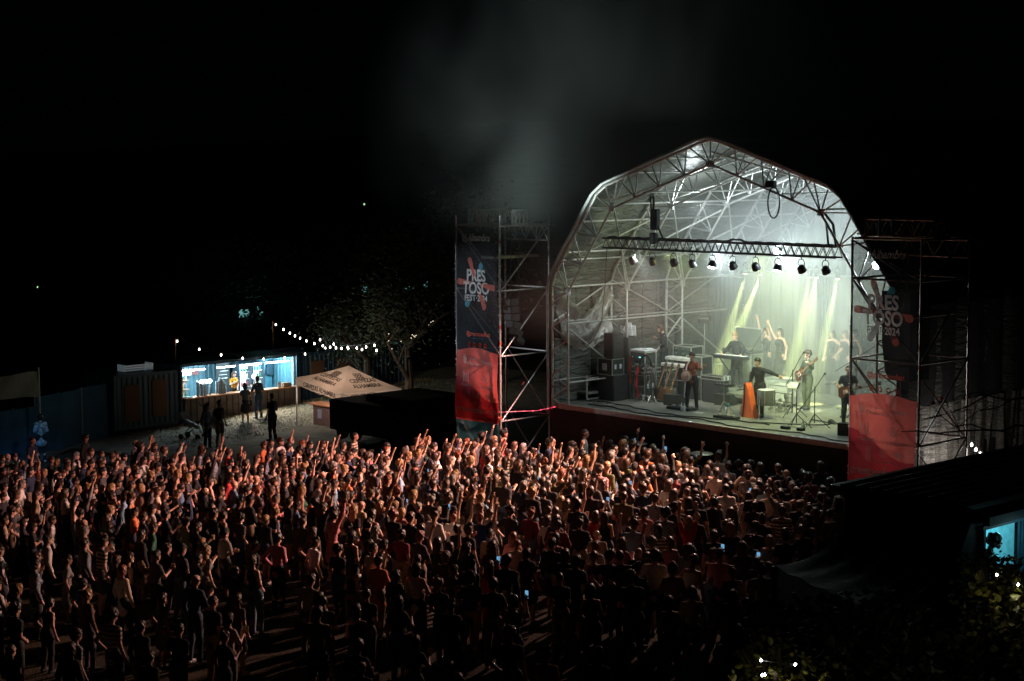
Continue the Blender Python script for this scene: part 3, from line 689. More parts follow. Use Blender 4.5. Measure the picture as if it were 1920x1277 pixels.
def banner(u0, label, sd, zbot, side):
    """banner cloth hung on the front face of a tower; local x runs along the face, y towards the stage"""
    t = stg('festival_banner', label, 'banner', u0, -1.78, 0, 0, 'tall printed banners on the scaffold towers')
    w = 1.98; x0 = .02
    def cloth(z0f, z1f, col, name, dy=0., xa=0., xb=1., n=14):
        mb = MB(); mb.grid(lambda a, b: (x0 + w * (xa + (xb - xa) * a), wave(x0 + w * (xa + (xb - xa) * a), z0f(xa + (xb - xa) * a) * (1 - b) + z1f(xa + (xb - xa) * a) * b, sd) * .7 + dy, z0f(xa + (xb - xa) * a) * (1 - b) + z1f(xa + (xb - xa) * a) * b), n, 40)
        return mb.build(name, BAN[col], t, True)
    crest = lambda a: 3.93 + .09 * math.sin(a * 4.2 - .4) + .05 * a
    tealt = lambda a: 1.74 + .02 * a
    K = lambda c: (lambda a: c)
    cloth(K(7.22), K(7.78), 'black', 'banner_header')
    cloth(crest, K(7.22), 'navy' if side < 0 else 'black', 'banner_cloth')
    cloth(K(zbot) if side > 0 else tealt, crest, 'red', 'banner_cloth', 0, 0, .56); cloth(K(zbot) if side > 0 else tealt, crest, 'red' if side > 0 else 'red', 'banner_cloth', 0, .56, 1.)
    # darker crimson wave print low on the banner
    mb = MB(); lo_ = (lambda a: 1.8 if side < 0 else zbot)
    mb.grid(lambda a, b: (x0 + w * a, wave(x0 + w * a, lo_(a) * (1 - b) + (2.75 + .35 * math.cos(a * 3.6)) * b, sd) * .7 - .004, lo_(a) * (1 - b) + (2.75 + .35 * math.cos(a * 3.6)) * b), 20, 14); mb.build('printed_wave', BAN['pink'], t, True)
    if side < 0: cloth(K(zbot), tealt, 'teal', 'banner_cloth')
    def onb(o, dz=0.):                                      # lay print on the waving cloth
        me = o.data; L_ = o.location; sxs = o.scale[0]
        for v_ in me.vertices:
            x = v_.co.x * sxs + L_.x; z = v_.co.y + L_.z
            v_.co.z = v_.co.z - (wave(x, z, sd) * .7 - .012 - L_.y) 
        return o
    def wr(s, size, x, z, col='white', bold=.0, squash=1., shear=0., name='lettering'):
        o = text_mesh(s, size, BAN[col], name, t, (x, -.0, z), (math.pi / 2, 0, 0), 'CENTER', squash, bold, .001, shear); return onb(o)
    cx = x0 + w * .5
    wr('Alhambra', .30, cx + (.16 if side < 0 else .1), 7.36, 'white', .008, .86, .35)
    for i in range(3):
        for j in range(3):
            mb = MB(); X = x0 + .42 + i * .075; Z = 7.37 + j * .085; mb.path([(X + .032 * math.cos(q), -.02, Z + .038 * math.sin(q)) for q in np.linspace(0, 6.28, 9)], .008, 4)
            if side < 0 or i == 2: mb.build('printed_emblem', BAN['white'], t)
    star = [(112, 'coral', .15, .78), (66, 'blue', .2, .62), (176, 'coral', .2, .80), (-6, 'coral', .2, .80), (238, 'blue' if side < 0 else 'white', .25, .74), (-62, 'coral', .25, .78)]
    zc = 6.02
    for ang, col, l0, l1 in star:
        a = rad(ang); wd = .10; c = [(l0, -wd * .5)] + [(l1 + math.cos(-math.pi / 2 + math.pi * k / 10) * wd, math.sin(-math.pi / 2 + math.pi * k / 10) * wd) for k in range(11)] + [(l0, wd * .5)]
        pts = [(cx + math.cos(a) * p - math.sin(a) * q, zc + math.sin(a) * p + math.cos(a) * q) for p, q in c]
        mb = MB(); mb.add([(x, wave(x, z, sd) * .7 - .006, z) for x, z in pts], [tuple(range(len(pts)))]); mb.build('printed_ray', BAN[col], t)
    wr('PRES', .50, cx, 6.12, 'white', .014, .88); wr('TOSO', .50, cx, 5.73, 'white', .014, .88); wr('FEST·2024', .26, cx, 5.50, 'white', .006, .90)
    wr('@prestosofest', .19, cx + .1, 4.42, 'coral', .004, .95); wr('· · · · · · ·', .14, cx + .12, 4.30, 'blue', .004, .9)
    for i in range(4):
        mb = MB(); X = cx - .30 + i * .25; mb.path([(X + .055 * math.cos(q), -.03, 4.14 + .055 * math.sin(q)) for q in np.linspace(0, 6.28, 10)], .014, 4); mb.build('printed_icon', BAN['coral'], t)
    # sponsor marks
    def mark(x, z, w_, h_, kind):
        mb = MB(); Y = lambda X, Z: wave(X, Z, sd) * .7 - .012
        def bar(xa, za, xb, zb): mb.add([(xa, Y(xa, za), za), (xb, Y(xb, za), za), (xb, Y(xb, zb), zb), (xa, Y(xa, zb), zb)], [(0, 1, 2, 3)])
        if kind == 0:
            pts = [(x - w_ / 2, z + h_ / 2), (x + w_ / 2, z + h_ / 2), (x + w_ / 2, z - h_ * .2), (x, z - h_ / 2), (x - w_ / 2, z - h_ * .2)]
            mb.add([(p, Y(p, q), q) for p, q in pts], [(0, 1, 2, 3, 4)]); bar(x - w_ * .3, z + h_ * .56, x + w_ * .3, z + h_ * .72)
        elif kind == 1:
            for i in range(3): bar(x - w_ / 2 + i * w_ * .36, z - h_ / 2, x - w_ / 2 + i * w_ * .36 + w_ * .2, z + h_ / 2 - .06 * (i % 2))
        elif kind == 2:
            for k in range(5):
                a = rad(90 + (k - 2) * 32); mb.add([(x, Y(x, z - h_ / 2), z - h_ / 2), (x + math.cos(a - .12) * w_ * .6, Y(x, z), z - h_ / 2 + math.sin(a - .12) * h_), (x + math.cos(a + .12) * w_ * .6, Y(x, z), z - h_ / 2 + math.sin(a + .12) * h_)], [(0, 1, 2)])
        else:
            pts = [(x - w_ / 2, z + h_ * .2), (x, z + h_ / 2), (x + w_ / 2, z + h_ * .2), (x, z - h_ / 2)]; mb.add([(p, Y(p, q), q) for p, q in pts], [(0, 1, 2, 3)])
        mb.build('sponsor_mark', BAN['pale' if side < 0 else 'pale'], t)
    mark(cx - .55, 3.62, .15, .24, 0); wr("d'Asturies", .15, cx - .16, 3.5, 'pale', .003); wr('Principáu', .09, cx - .16, 3.66, 'pale'); wr('Conseyu', .13, cx + .48, 3.58, 'pale', .003)
    mark(cx - .5, 3.12, .3, .34, 1); mark(cx + .38, 3.12, .26, .34, 2); wr('ALLANDE', .11, cx - .48, 2.83, 'pale', .004); wr('CULTURA', .12, cx + .42, 2.80, 'pale', .004)
    mark(cx - .38, 2.56 if side < 0 else 2.52, .13, .36, 1); mark(cx + .05, 2.56, .2, .26, 2); mark(cx + .5, 2.54, .30, .22, 3)
    wr('CUA HURIA', .09, cx + .04, 2.32, 'pale', .003)
    wr('prestosofest.com', .29, cx + .02, 2.02 if side < 0 else 1.98, 'white', .006, .92)
    # hems and ties
    for k in range(9):
        MB().tube((-.03, .03, 1.2 + k * .75), (.06, -.02, 1.2 + k * .75), .008, 5).build('tie', WHITEP, t)
    return t
def tower(u0, label, zn, ztop, sd, side):
    t = stg('scaffold_tower', label, 'scaffold tower', u0, -1.7, 0, 0, 'scaffold towers flanking the stage')
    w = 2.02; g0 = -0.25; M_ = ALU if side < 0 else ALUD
    def pole(x, y, top):
        p = MB().tube((x, y, g0), (x, y, top), .03, 8)
        z = g0 + .35
        while z < top - .1: p.tube((x, y, z), (x, y, z + .03), .05, 8); z += .5
        return p.build('pole', M_, t, True)
    pole(0, 0, ztop); pole(w, 0, ztop + (.02 if side < 0 else 0)); pole(0, w + .05, ztop); pole(w, w + .05, ztop)
    nodes = [zn + 2 * k for k in range(-1, 3)] + [7.82]
    for z in nodes:
        if z > 7.9 or z < -.2: continue
        MB().tube((0, 0, z), (w, 0, z), .027).build('ledger', M_, t, True); MB().tube((0, w + .05, z), (w, w + .05, z), .027).build('ledger', M_, t, True)
        MB().tube((0, 0, z), (0, w + .05, z), .027).build('ledger', M_, t, True); MB().tube((w, 0, z), (w, w + .05, z), .027).build('ledger', M_, t, True)
    for i, z in enumerate(nodes[:-1]):
        z2 = min(z + 2, 7.8)
        MB().tube((w, .06, z + .03), (w, w, z2 - .05), .026).build('brace', M_, t, True)
        MB().tube((0, w, z + .03), (0, .06, z2 - .05), .022).build('brace', M_, t, True)
        MB().tube((.06, .0, z2 - .05), (w - .04, .02, z + .03), .024).build('brace', M_, t, True)
        if i in (0, 1): MB().tube((.06, w + .05, z2), (w - .04, w + .05, z), .022).build('brace', M_, t, True)
    # painted bands and rosettes
    for z in (nodes[1] + .05, nodes[2] + .35, 7.3, 4.7): MB().tube((w, 0, z), (w, 0, z + .10), .032).build('red_band', RUST, t, True)
    for (a, b) in (((w, .9, nodes[1] + 1.05), (w, .98, nodes[1] + 1.13)),): MB().tube(a, b, .03).build('red_band', RUST, t, True)
    # work platform and ring of flat truss on top
    MB().bbox((w - .62, w / 2, 6.85 if side < 0 else 5.95), (.6, w - .1, .09), .01).build('platform', mat('scaffold_plank', (.42, .38, .30), .6), t)
    def flat(a, b, name='top_truss'):
        m = MB(); a = Vector(a); b = Vector(b); d = b - a; h_ = Vector((0, 0, .42))
        m.tube(a, b, .026); m.tube(a + h_, b + h_, .026); n = 4
        for i in range(n):
            p = a + d * (i / n); q = a + d * ((i + .5) / n); e = a + d * ((i + 1) / n)
            m.tube(p, q + h_, .015, 5); m.tube(q + h_, e, .015, 5); m.tube(p, p + h_, .015, 5)
        m.tube(b, b + h_, .015, 5); return m.build(name, M_, t, True)
    flat((0, .55, 7.86), (w, .55, 7.86)); flat((0, 1.1, 7.86), (w, 1.1, 7.86)); flat((0, w + .0, 7.33), (w, w + .0, 7.33)); flat((0, .5, 7.86), (0, 1.15, 7.86)); flat((w, .5, 7.86), (w, 1.15, 7.86))
    for x in (.12, .5): MB().bbox((x + .3, .52, 8.06), (.07, .06, .40), .01).build('strap', mat('orange_strap', (.60, .20, .04), .7) if side < 0 else mat('blue_tube', (.05, .25, .40), .5), t)
    return t
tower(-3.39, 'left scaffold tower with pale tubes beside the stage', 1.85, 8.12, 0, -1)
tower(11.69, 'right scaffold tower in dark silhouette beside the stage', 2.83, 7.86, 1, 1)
banner(-3.39, 'tall banner on the left tower, teal at its foot', .5, .2, -1)
banner(11.69, 'tall see-through banner on the right tower, stage light showing through', 2.1, .15, 1)
# line array hung in the left tower
la = stg('line_array', 'curved hang of dark loudspeakers inside the left tower', 'loudspeakers', -1.42, -1.2, 0)
for k in range(6):
    z = 5.5 - k * .24; tl = k * k * 1.6 - 2
    cbx = MB().bbox((0, .01 * k * k, z), (.36, .36, .22), .02, 0, rad(-tl)); cbx.build('speaker_box', mat('speaker_grey', (.012, .012, .012), .6), la)
MB().tube((0, 0, 5.6), (0, 0, 7.8), .012).tube((.25, .1, 5.6), (.25, .1, 7.8), .012).build('hoist_chain', BLACKM, la)
# large black array cover in the right tower
la = stg('speaker_array', 'big black covered loudspeaker array hung in the right tower', 'loudspeakers', 12.62, -.7, 0)
mb = MB(); sec = [(6.45, -.42, .45), (5.4, -.46, .45), (4.9, -.36, .45), (4.45, -.2, .42), (4.38, .0, .42)]
pts = []
mb.prism([(-.45, 6.5), (.40, 6.5), (.40, 5.2), (.40, 4.3), (-.18, 4.3), (-.32, 4.5), (-.42, 5.2)], -.42, .42)
mb.build('array_cover', BLACKC, la); MB().tube((0, 0, 6.5), (0, 0, 7.85), .015).build('hoist_chain', BLACKM, la)
# red fairy-light cord between the left tower and the stage
fl = stg('red_light_cord', 'thin string of red lights between the left tower and the stage', 'string lights', -2.2, -1.6, 0)
pts = [(0, 0, 2.0), (.85, .2, 2.12), (1.3, 1.0, 2.12), (1.45, 1.8, 2.2), (1.6, 2.0, 2.27)]
MB().path(pts, .008, 5).build('cord', glow('red_cord', (1, .04, .10), 1.0), fl)
for k in range(14):
    a = pts[0]; t_ = k / 13 * 3.999; i = int(t_); f = t_ - i; p = [pts[i][q] + (pts[i + 1][q] - pts[i][q]) * f for q in range(3)]
    MB().lathe([(.001, -.018), (.016, 0), (.001, .018)], 6, p).build('bulb', glow('red_bulb', (1, .05, .12), 7), fl)
# ================================================================ STAGE LIGHT POOLS (from the rear spots and the roof)
def spot_to(u, tu, tv, e, col, ang, bl=.5, z=5.95, tz=DZ): lamp('SPOT', S(u, 6.85, z), e, col, S(tu, tv, tz), ang, bl, .05)
spot_to(1.08, .8, 5.6, 10000, LIME, 13, .7); spot_to(1.71, 1.15, 5.2, 13000, LIME, 14, .7); spot_to(3.71, 3.75, 5.7, 5000, LIME, 13, .8); spot_to(3.97, 4.05, 5.2, 4500, LIME, 13, .8); spot_to(4.79, 4.9, 5.5, 6500, LIME, 13, .8); spot_to(3.97, 5.6, 4.3, 1800, (1, 1, .62), 14)
lamp('SPOT', S(2.6, 1.3, 7.0), 650, LIME, S(3.0, 7.2, 3.6), 85, .8, .2)
lamp('SPOT', S(6.0, 1.3, 7.0), 1400, (.85, 1, .42), S(5.5, 7.2, 3.4), 95, .8, .2)
lamp('SPOT', S(7.4, 1.3, 7.0), 1000, LIME, S(6.6, 2.2, 2.3), 70, .8, .2)
lamp('SPOT', S(3.6, .9, 6.8), 170, (1, .55, .32), S(2.9, 2.6, 3.3), 34, .8, .08)

# ================================================================ BAND
def stage_person(label, u, v, face, pose, hair, hcol, skin, top, bottom, z=DZ, sc_=1.0, **kw):
    key = 'band%s%s' % (label, u); ms, _ = fig_meshes(key, pose=pose, h=.011, hair=hair, **kw)
    return person(ms, S(u, v, z), SRZ + rad(180 + face), dict(body=SKINS[skin], top=top, bottom=bottom, shoes=SHOE, hair=HAIRC[hcol], top_name=kw.get('coat') and 'jacket' or ('dress' if kw.get('dress') else 'shirt'), bottom_name='skirt' if kw.get('dress') else 'trousers'), label, 'musician', None, sc_)
T_ = TOPS
# banjo player
banjoP = dict(arms={-1: ((-.29, .10, 1.22), (-.40, .27, 1.30)), 1: ((.27, .02, 1.16), (.08, .22, 1.08))}, legs=((-.15, .02, .08), (-.13, .03, .49), (.15, .06, .08), (.13, .06, .49)), curl=.9)
stage_person('musician in a rust shirt playing a banjo at the front left of the stage', 3.14, 2.01, 18, banjoP, 'short', 'dark brown', 1, cl('rust', (.20, .07, .035)), BOTS[1], head_tilt=(0, .03))
bj = stg('banjo', 'banjo with round cream drum held by the man in the rust shirt', 'banjo', 3.14, 2.01, DZ, rad(180 + 18))
Mx = Matrix.Translation((.10, .235, 1.04)) @ Matrix.Rotation(rad(-90), 4, 'X')
MB().lathe([(.17, -.035), (.175, 0), (.175, .035)], 26, M=Mx).build('rim', mat('banjo_wood', (.28, .13, .06), .4), bj, True)
MB().lathe([(.155, .036), (.15, .04), (.001, .041)], 26, M=Mx).build('drum_skin', mat('banjo_skin', (.62, .52, .46), .6), bj, True)
MB().tube((-.05, .25, 1.12), (-.46, .30, 1.36), .022, 8, .017).bbox((-.53, .31, 1.40), (.15, .02, .06), .008, rad(-10)).build('neck', _M['banjo_wood'], bj)
MB().path([(.13, .19, 1.18), (.12, .15, 1.35), (.06, .10, 1.48)], .022, 6).build('strap', WHITEP, bj)
# keyboard player in a dark jacket
kbP = dict(arms={-1: ((-.30, .08, 1.20), (-.33, .34, 1.07)), 1: ((.30, .08, 1.20), (.33, .34, 1.07))}, lean=.07, legs=((-.13, -.03, .08), (-.12, .02, .49), (.13, .03, .08), (.12, .05, .49)))
stage_person('blond keyboard player in an open dark jacket leaning over his keyboard', 2.35, 5.0, 12, kbP, 'tuft', 'blonde', 0, T_['black jacket'], BOTS[1], DZ + .34, sleeve='long', coat=True, head_tilt=(0, .06))
# left keyboard player behind the racks
stage_person('bearded musician in black standing behind the keyboards at the left', -.15, 4.35, -60, dict(arms=arms('ck_fr'), lean=.05), 'short', 'brown', 1, T_['black jacket'], BOTS[1], DZ + .45, sleeve='long', head_tilt=(0, .05))
# singer
sgP = dict(arms={-1: ((-.46, .10, 1.33), (-.72, .13, 1.26)), 1: ((.25, .05, 1.15), (.27, .16, .92))}, legs=((-.10, .04, .08), (-.11, .08, .49), (.10, -.02, .08), (.09, .05, .49)), lean=.06)
stage_person('singer in a black suit stretching one arm out to the right', 5.5, 2.3, 8, sgP, 'short', 'black', 1, T_['black jacket'], BOTS[1], sleeve='long', coat=True, head_tilt=(.02, .03))
# bass guitarist
bgP = dict(arms={-1: ((-.28, .08, 1.25), (-.36, .27, 1.40)), 1: ((.28, .0, 1.18), (.12, .22, 1.08))}, legs=((-.13, .10, .08), (-.12, .06, .49), (.14, -.02, .08), (.12, .03, .49)), curl=.9)
def half():
    m = mat('dark_green_shirt', (.03, .045, .03), .8); return m
stage_person('bass guitarist in a dark shirt standing in the white pool of light', 5.5, 4.55, -12, bgP, 'curly', 'dark brown', 0, half(), cl('olive trousers', (.08, .09, .05)), sleeve='long', sc_=1.02)
def guitar(name, label, u, v, z, rz, body=(.10, .04, .03), shape='bass', tilt=28, y=.2, parts=None, mount=(.02, 1.08)):
    t = stg(name, label, 'guitar', u, v, z, rz)
    c, s_ = math.cos(rad(tilt)), math.sin(rad(tilt)); px_, pz = mount
    R_ = lambda a, b: (px_ - (a * c - b * s_) , pz + (a * s_ + b * c))
    w = 1.0 if shape == 'bass' else 1.15
    o = [(-.24, -.10), (-.20, .12), (-.08, .16 * w), (.0, .11), (.08, .13 * w), (.17, .15 if shape == 'bass' else .11), (.15, .06), (.15, -.05), (.2, -.13 if shape == 'bass' else -.11), (.08, -.13 * w), (0, -.105), (-.1, -.16 * w), (-.2, -.15)]
    MB().prism([R_(a, b) for a, b in o][::-1], y - .025, y + .022).build('body', mat('guitar_%s' % name + str(body[0]), body, .25, 0, .1), t)
    n0, n1 = R_(.13, 0), R_(.80, 0); MB().tube((n0[0], y + .03, n0[1]), (n1[0], y + .03, n1[1]), .022, 6).build('neck', mat('maple_neck', (.35, .18, .08), .4), t)
    hd_ = [R_(.78, -.035), R_(.98, -.05), R_(.99, .045), R_(.78, .035)]; MB().prism(hd_, y + .01, y + .035).build('headstock', mat('headstock', (.12, .06, .03), .4), t)
    g = [(-.10, -.07), (.06, -.07), (.06, .02), (-.08, .05)]
    if shape == 'bass': MB().prism([R_(a, b) for a, b in g], y + .023, y + .027).build('pickguard', WHITEP, t)
    return t
guitar('bass_guitar', 'dark red bass guitar held by the bassist', 5.5, 4.55, DZ, rad(180 - 12), (.10, .03, .02), tilt=34, mount=(.10, 1.07), y=.22)
# right guitarist, half behind the tower
stage_person('guitarist in black standing at the right edge of the stage beside the tower', 8.5, 2.5, 40, dict(arms={-1: ((-.28, .08, 1.2), (-.30, .28, 1.18)), 1: ((.28, 0, 1.16), (.10, .2, 1.05))}, curl=.9), 'crop', 'dark brown', 1, T_['black t-shirt'], BOTS[1])
guitar('electric_guitar', 'brown electric guitar played by the man at the right edge of the stage', 8.5, 2.5, DZ, rad(180 + 40), (.25, .10, .04), tilt=14, mount=(.06, 1.04), y=.2)
# five dancers and singers at the back, in the smoke
gown = cl('black gown', (.012, .012, .012))
def dancer(label, u, v, face, a, hair='wavy', hc='dark brown'): return stage_person(label, u, v, face, dict(arms=a), hair, hc, 1, gown, gown, DZ + .45, sleeve='none', female=True, dress=2)
dancer('backing singer in a black dress, left of the pair, one arm straight up', 2.62, 6.1, 0, {-1: ((-.22, .05, 1.35), (-.2, .12, 1.6)), 1: ((.24, .04, 1.70), (.30, .06, 1.96))})
dancer('backing singer in a black dress, right of the pair, arm reaching to her neighbour', 3.22, 6.05, 5, {-1: arms('dn_dn')[-1], 1: ((.26, .05, 1.60), (.38, .05, 1.84))})
dancer('backing singer with loose hair faded by smoke, left of the trio', 4.72, 6.75, 10, arms('hp_dn'), 'long'); dancer('backing singer in the middle of the smoky trio', 5.06, 6.95, 0, arms('dn_dn'), 'wavy', 'brown'); dancer('tallest backing singer, right of the smoky trio with her arm bent up', 5.3, 7.15, -10, {-1: arms('dn_dn')[-1], 1: ((.34, .02, 1.5), (.18, .03, 1.72))}, 'bun')

# ================================================================ BAND GEAR
CASEM = mat('case_laminate', (.035, .04, .035), .5, 0, .3); EDGE = mat('case_edge_aluminium', (.62, .62, .58), .3, .7, .1)
def edges(m, c, d, r=.012):
    hx, hy, hz = [q / 2 for q in d]
    for sx in (-1, 1):
        for sy in (-1, 1): m.box((c[0] + sx * hx, c[1] + sy * hy, c[2]), (r * 2, r * 2, d[2] + r * 2.2))
        for sz in (-1, 1): m.box((c[0] + sx * hx, c[1], c[2] + sz * hz), (r * 2.1, d[1], r * 2.1))
    for sy in (-1, 1):
        for sz in (-1, 1): m.box((c[0], c[1] + sy * hy, c[2] + sz * hz), (d[0], r * 2.05, r * 2.05))
    return m
def case(label, u, v, z, d, rz=0, wheels=False, body=None, sticker=False, name='flight_case', group=None):
    t = stg(name, label, 'flight case', u, v, z, rz, group); z0 = .1 if wheels else 0; c = (0, 0, z0 + d[2] / 2)
    MB().box(c, d).build('case_body', body or CASEM, t); edges(MB(), c, d).build('case_edges', EDGE, t)
    for k in (-.22, .22): MB().bbox((d[0] / 2 + .006, k * d[1], z0 + d[2] * .52), (.012, .09, .15), .004).build('latch_plate', WHITEP, t)
    if sticker: MB().box((-.02, -d[1] / 2 - .004, z0 + d[2] * .5), (.2, .006, .22)).build('sticker', WHITEP, t)
    if wheels:
        for sx in (-1, 1):
            for sy in (-1, 1): MB().lathe([(.045, -.02), (.045, .02)], 10, M=Matrix.Translation((sx * d[0] * .4, sy * d[1] * .38, .046)) @ Matrix.Rotation(rad(90), 4, 'Y')).build('castor', BLACKM, t)
    return t
def spk(label, u, v, z, d, rz=0, name='speaker_cabinet', driver=True, rx=0, group=None):
    t = stg(name, label, 'speaker', u, v, z, rz, group)
    MB().bbox((0, 0, d[2] / 2), d, .02).build('cabinet', mat('cabinet_black', (.025, .026, .026), .55, 0, .2, 6, .2, 120), t)
    MB().bbox((0, -d[1] / 2 - .006, d[2] / 2), (d[0] * .9, .014, d[2] * .92), .005).build('grille', GRILLE, t)
    MB().bbox((d[0] / 2 + .004, 0, d[2] * .6), (.01, .16, .05), .003).build('side_handle', BLACKM, t)
    return t
spk('big black bass cabinet at the foot of the left speaker stack', -.17, 1.99, DZ, (.80, .72, .80))
case('black flight case with white label lying on the big bass cabinet', -.2, 1.92, DZ + .802, (.62, .52, .50), sticker=True)
spk('tall black speaker standing on the flight case', -.10, 1.95, DZ + 1.306, (.42, .48, .80))
bp = stg('paper_boards', 'white boards leaning together behind the tall speaker', 'boards', -.3, 2.75, DZ + 1.95)
for k, (x, h_) in enumerate(((-.16, .30), (.1, .42), (.26, .34))): MB().bbox((x, .02 * k, h_ / 2), (.2, .02, h_), .004, 0, rad(6)).build('board', WHITEP, bp)
sh = stg('tall_rack', 'tall black equipment tower behind the speaker stack', 'rack', -.1, 2.8, DZ); MB().bbox((-.2, 0, .96), (.5, .5, 1.92), .02).build('rack_body', CASEM, sh)
def rack(label, u, v, z, d, n, lit=None, rz=0):
    t = stg('equipment_rack', label, 'rack', u, v, z, rz); MB().box((0, 0, d[2] / 2), d).build('rack_body', CASEM, t); edges(MB(), (0, 0, d[2] / 2), d, .016).build('rack_edges', EDGE, t)
    for k in range(n):
        z_ = d[2] * (k + .5) / n; MB().bbox((0, -d[1] / 2 - .008, z_), (d[0] * .88, .015, d[2] / n * .75), .004).build('rack_unit', mat('rack_face', (.07, .09, .08), .4, .3), t)
        MB().tube((-d[0] * .3, -d[1] / 2 - .02, z_), (-d[0] * .3, -d[1] / 2 - .05, z_), .02).tube((d[0] * .1, -d[1] / 2 - .02, z_), (d[0] * .1, -d[1] / 2 - .05, z_), .015).build('knob', EDGE, t)
        if lit == k: MB().box((d[0] * .2, -d[1] / 2 - .018, z_), (.08, .006, .03)).build('display', glow('display_cyan', (.1, .8, .9), 2.0), t)
    return t
rack('open rack with a cyan display beside the tall speaker', .55, 2.6, DZ + .9, (.62, .5, .62), 2, 1)
case('dark case carrying the open rack', .55, 2.6, DZ, (.62, .52, .89))
MBt = stg('mixer_lid', 'pale lid lying on the open rack', 'lid', .55, 2.6, DZ + 1.54); MB().bbox((0, 0, .03), (.66, .5, .05), .01).bbox((.2, 0, .075), (.22, .3, .04), .01).build('lid', WHITEP, MBt)
# frame of drum hardware with red scarf
dh = stg('percussion_rack', 'tangle of percussion stands with a red scarf and a hoop drum', 'percussion', .85, 2.25, DZ)
mb = MB()
rr = random.Random(3)
for k in range(7):
    x = -.35 + k * .13; mb.tube((x, rr.uniform(-.1, .25), .02), (x + rr.uniform(-.08, .08), rr.uniform(-.1, .25), rr.uniform(.9, 1.35)), .012)
    for a in range(3): q = a * 2.1 + k; mb.tube((x, .05, .22), (x + .2 * math.cos(q), .05 + .2 * math.sin(q), .01), .009)
for z in (.45, .8, 1.15): mb.tube((-.42, -.05, z), (.5, .05, z + .04), .014)
for k in range(14): mb.bbox((rr.uniform(-.4, .45), rr.uniform(-.1, .15), rr.uniform(.55, 1.25)), (.07, .06, .06), .01, rr.uniform(0, 3))
mb.build('stand_frame', mat('chrome', (.5, .5, .48), .25, .9), dh, True)
MB().path([(.22 + .23 * math.cos(a), -.08, 1.22 + .25 * math.sin(a)) for a in np.linspace(-.3, 3.6, 20)], .035, 8).build('hoop_drum', BLACKM, dh, True)
mb = MB(); mb.grid(lambda a, b: (-.12 + a * .09 + .03 * math.sin(b * 9), -.16 + .02 * math.sin(b * 14), .12 + b * .98), 3, 16); mb.build('scarf', mat('red_scarf', (.5, .02, .02), .7), dh, True)
mb = MB(); mb.grid(lambda a, b: (-.46 + a * .13, -.14 + .02 * math.sin(b * 9), .55 + b * .85), 3, 12); mb.build('scarf', mat('rust_scarf', (.20, .035, .02), .7), dh, True)
# twin keyboards on a stand
kb = stg('keyboard_pair', 'two silver keyboards stacked on a stand at the left', 'keyboards', 1.25, 3.4, DZ + .1)
for z, y in ((.98, .0), (1.17, .18)):
    MB().bbox((0, y, z), (1.05, .36, .10), .015).build('keyboard_body', mat('silver_plastic', (.45, .45, .42), .35), kb)
    MB().box((0, y - .10, z + .054), (.95, .13, .008)).build('keys', WHITEP, kb)
MB().path([(-.4, -.1, 0), (-.38, 0, .95), (-.38, .2, 1.12)], .02).path([(.4, -.1, 0), (.38, 0, .95), (.38, .2, 1.12)], .02).tube((-.4, 0, .5), (.4, 0, .5), .02).build('stand', ALUD, kb)
# guitars leaning on a rack
gr = stg('guitar_stand', 'low stand holding three leaning guitars', 'guitar stand', 1.35, 2.6, DZ)
MB().tube((-.4, 0, .02), (.4, 0, .02), .015).tube((-.4, .3, .02), (.4, .3, .02), .015).path([(-.4, 0, .02), (-.4, .3, .5), (.4, .3, .5), (.4, 0, .02)], .014).build('stand_frame', BLACKM, gr)
for k, (x, col) in enumerate(((-.22, (.03, .025, .02)), (.05, (.10, .05, .02)), (.32, (.14, .09, .04)))):
    g_ = guitar('leaning_guitar', ('black guitar at the left of the guitar stand', 'brown guitar in the middle of the guitar stand', 'tan guitar at the right of the guitar stand')[k], 1.35 + x, 2.55, DZ, 0, col, 'g', tilt=102, y=-.05, mount=(0, .28)); g_.rotation_euler = (rad(-14), 0, SRZ + rad(0))
# amp tower with mixers
case('tall dark cabinet under the drawer units', 1.2, 4.2, DZ, (.75, .6, 1.15))
rack('drawer rack with two rows of pale edged units on the tall cabinet', 1.0, 4.2, DZ + 1.16, (.75, .55, .45), 3)
rack('black amplifier with pale frame beside the drawer rack', 1.75, 3.9, DZ + .75, (.62, .5, .62), 2)
case('green lit cabinet under the black amplifier', 1.75, 3.9, DZ, (.65, .55, .74))
bs = stg('floor_lamp', 'small dark lamp on a pole at the left rear', 'lamp', .9, 5.1, DZ)
MB().tube((0, 0, 0), (0, 0, 2.3), .018).tube((0, 0, 0), (.3, 0, .02), .012).tube((0, 0, 0), (-.2, .25, .02), .012).build('pole', ALUD, bs); MB().bbox((0, 0, 2.4), (.4, .22, .2), .03, .4, .5).build('lamp_head', BLACKM, bs)
# console case behind the keyboard player
case('tall pale edged double case carrying a mixing console', 2.05, 5.7, DZ, (1.15, .7, 1.25), wheels=True, body=mat('grey_green_laminate', (.18, .20, .14), .5))
mc = stg('mixing_console', 'mixing console with an open dark lid on the tall double case', 'console', 2.0, 5.7, DZ + 1.36)
MB().bbox((0, -.05, .06), (1.15, .6, .12), .02, 0, rad(-4)).build('console_body', CASEM, mc)
mb = MB()
for i in range(9):
    for j in range(3): mb.bbox((-.48 + i * .12, -.28 + j * .16, .14), (.04, .03, .03), .005)
mb.build('faders', mat('fader_caps', (.35, .3, .22), .5), mc)
MB().box((0, .30, .45), (1.1, .05, .62), 0, rad(-8)).build('lid', CASEM, mc); edges(MB(), (0, .30, .45), (1.1, .05, .62), .012).build('lid_edges', EDGE, mc)
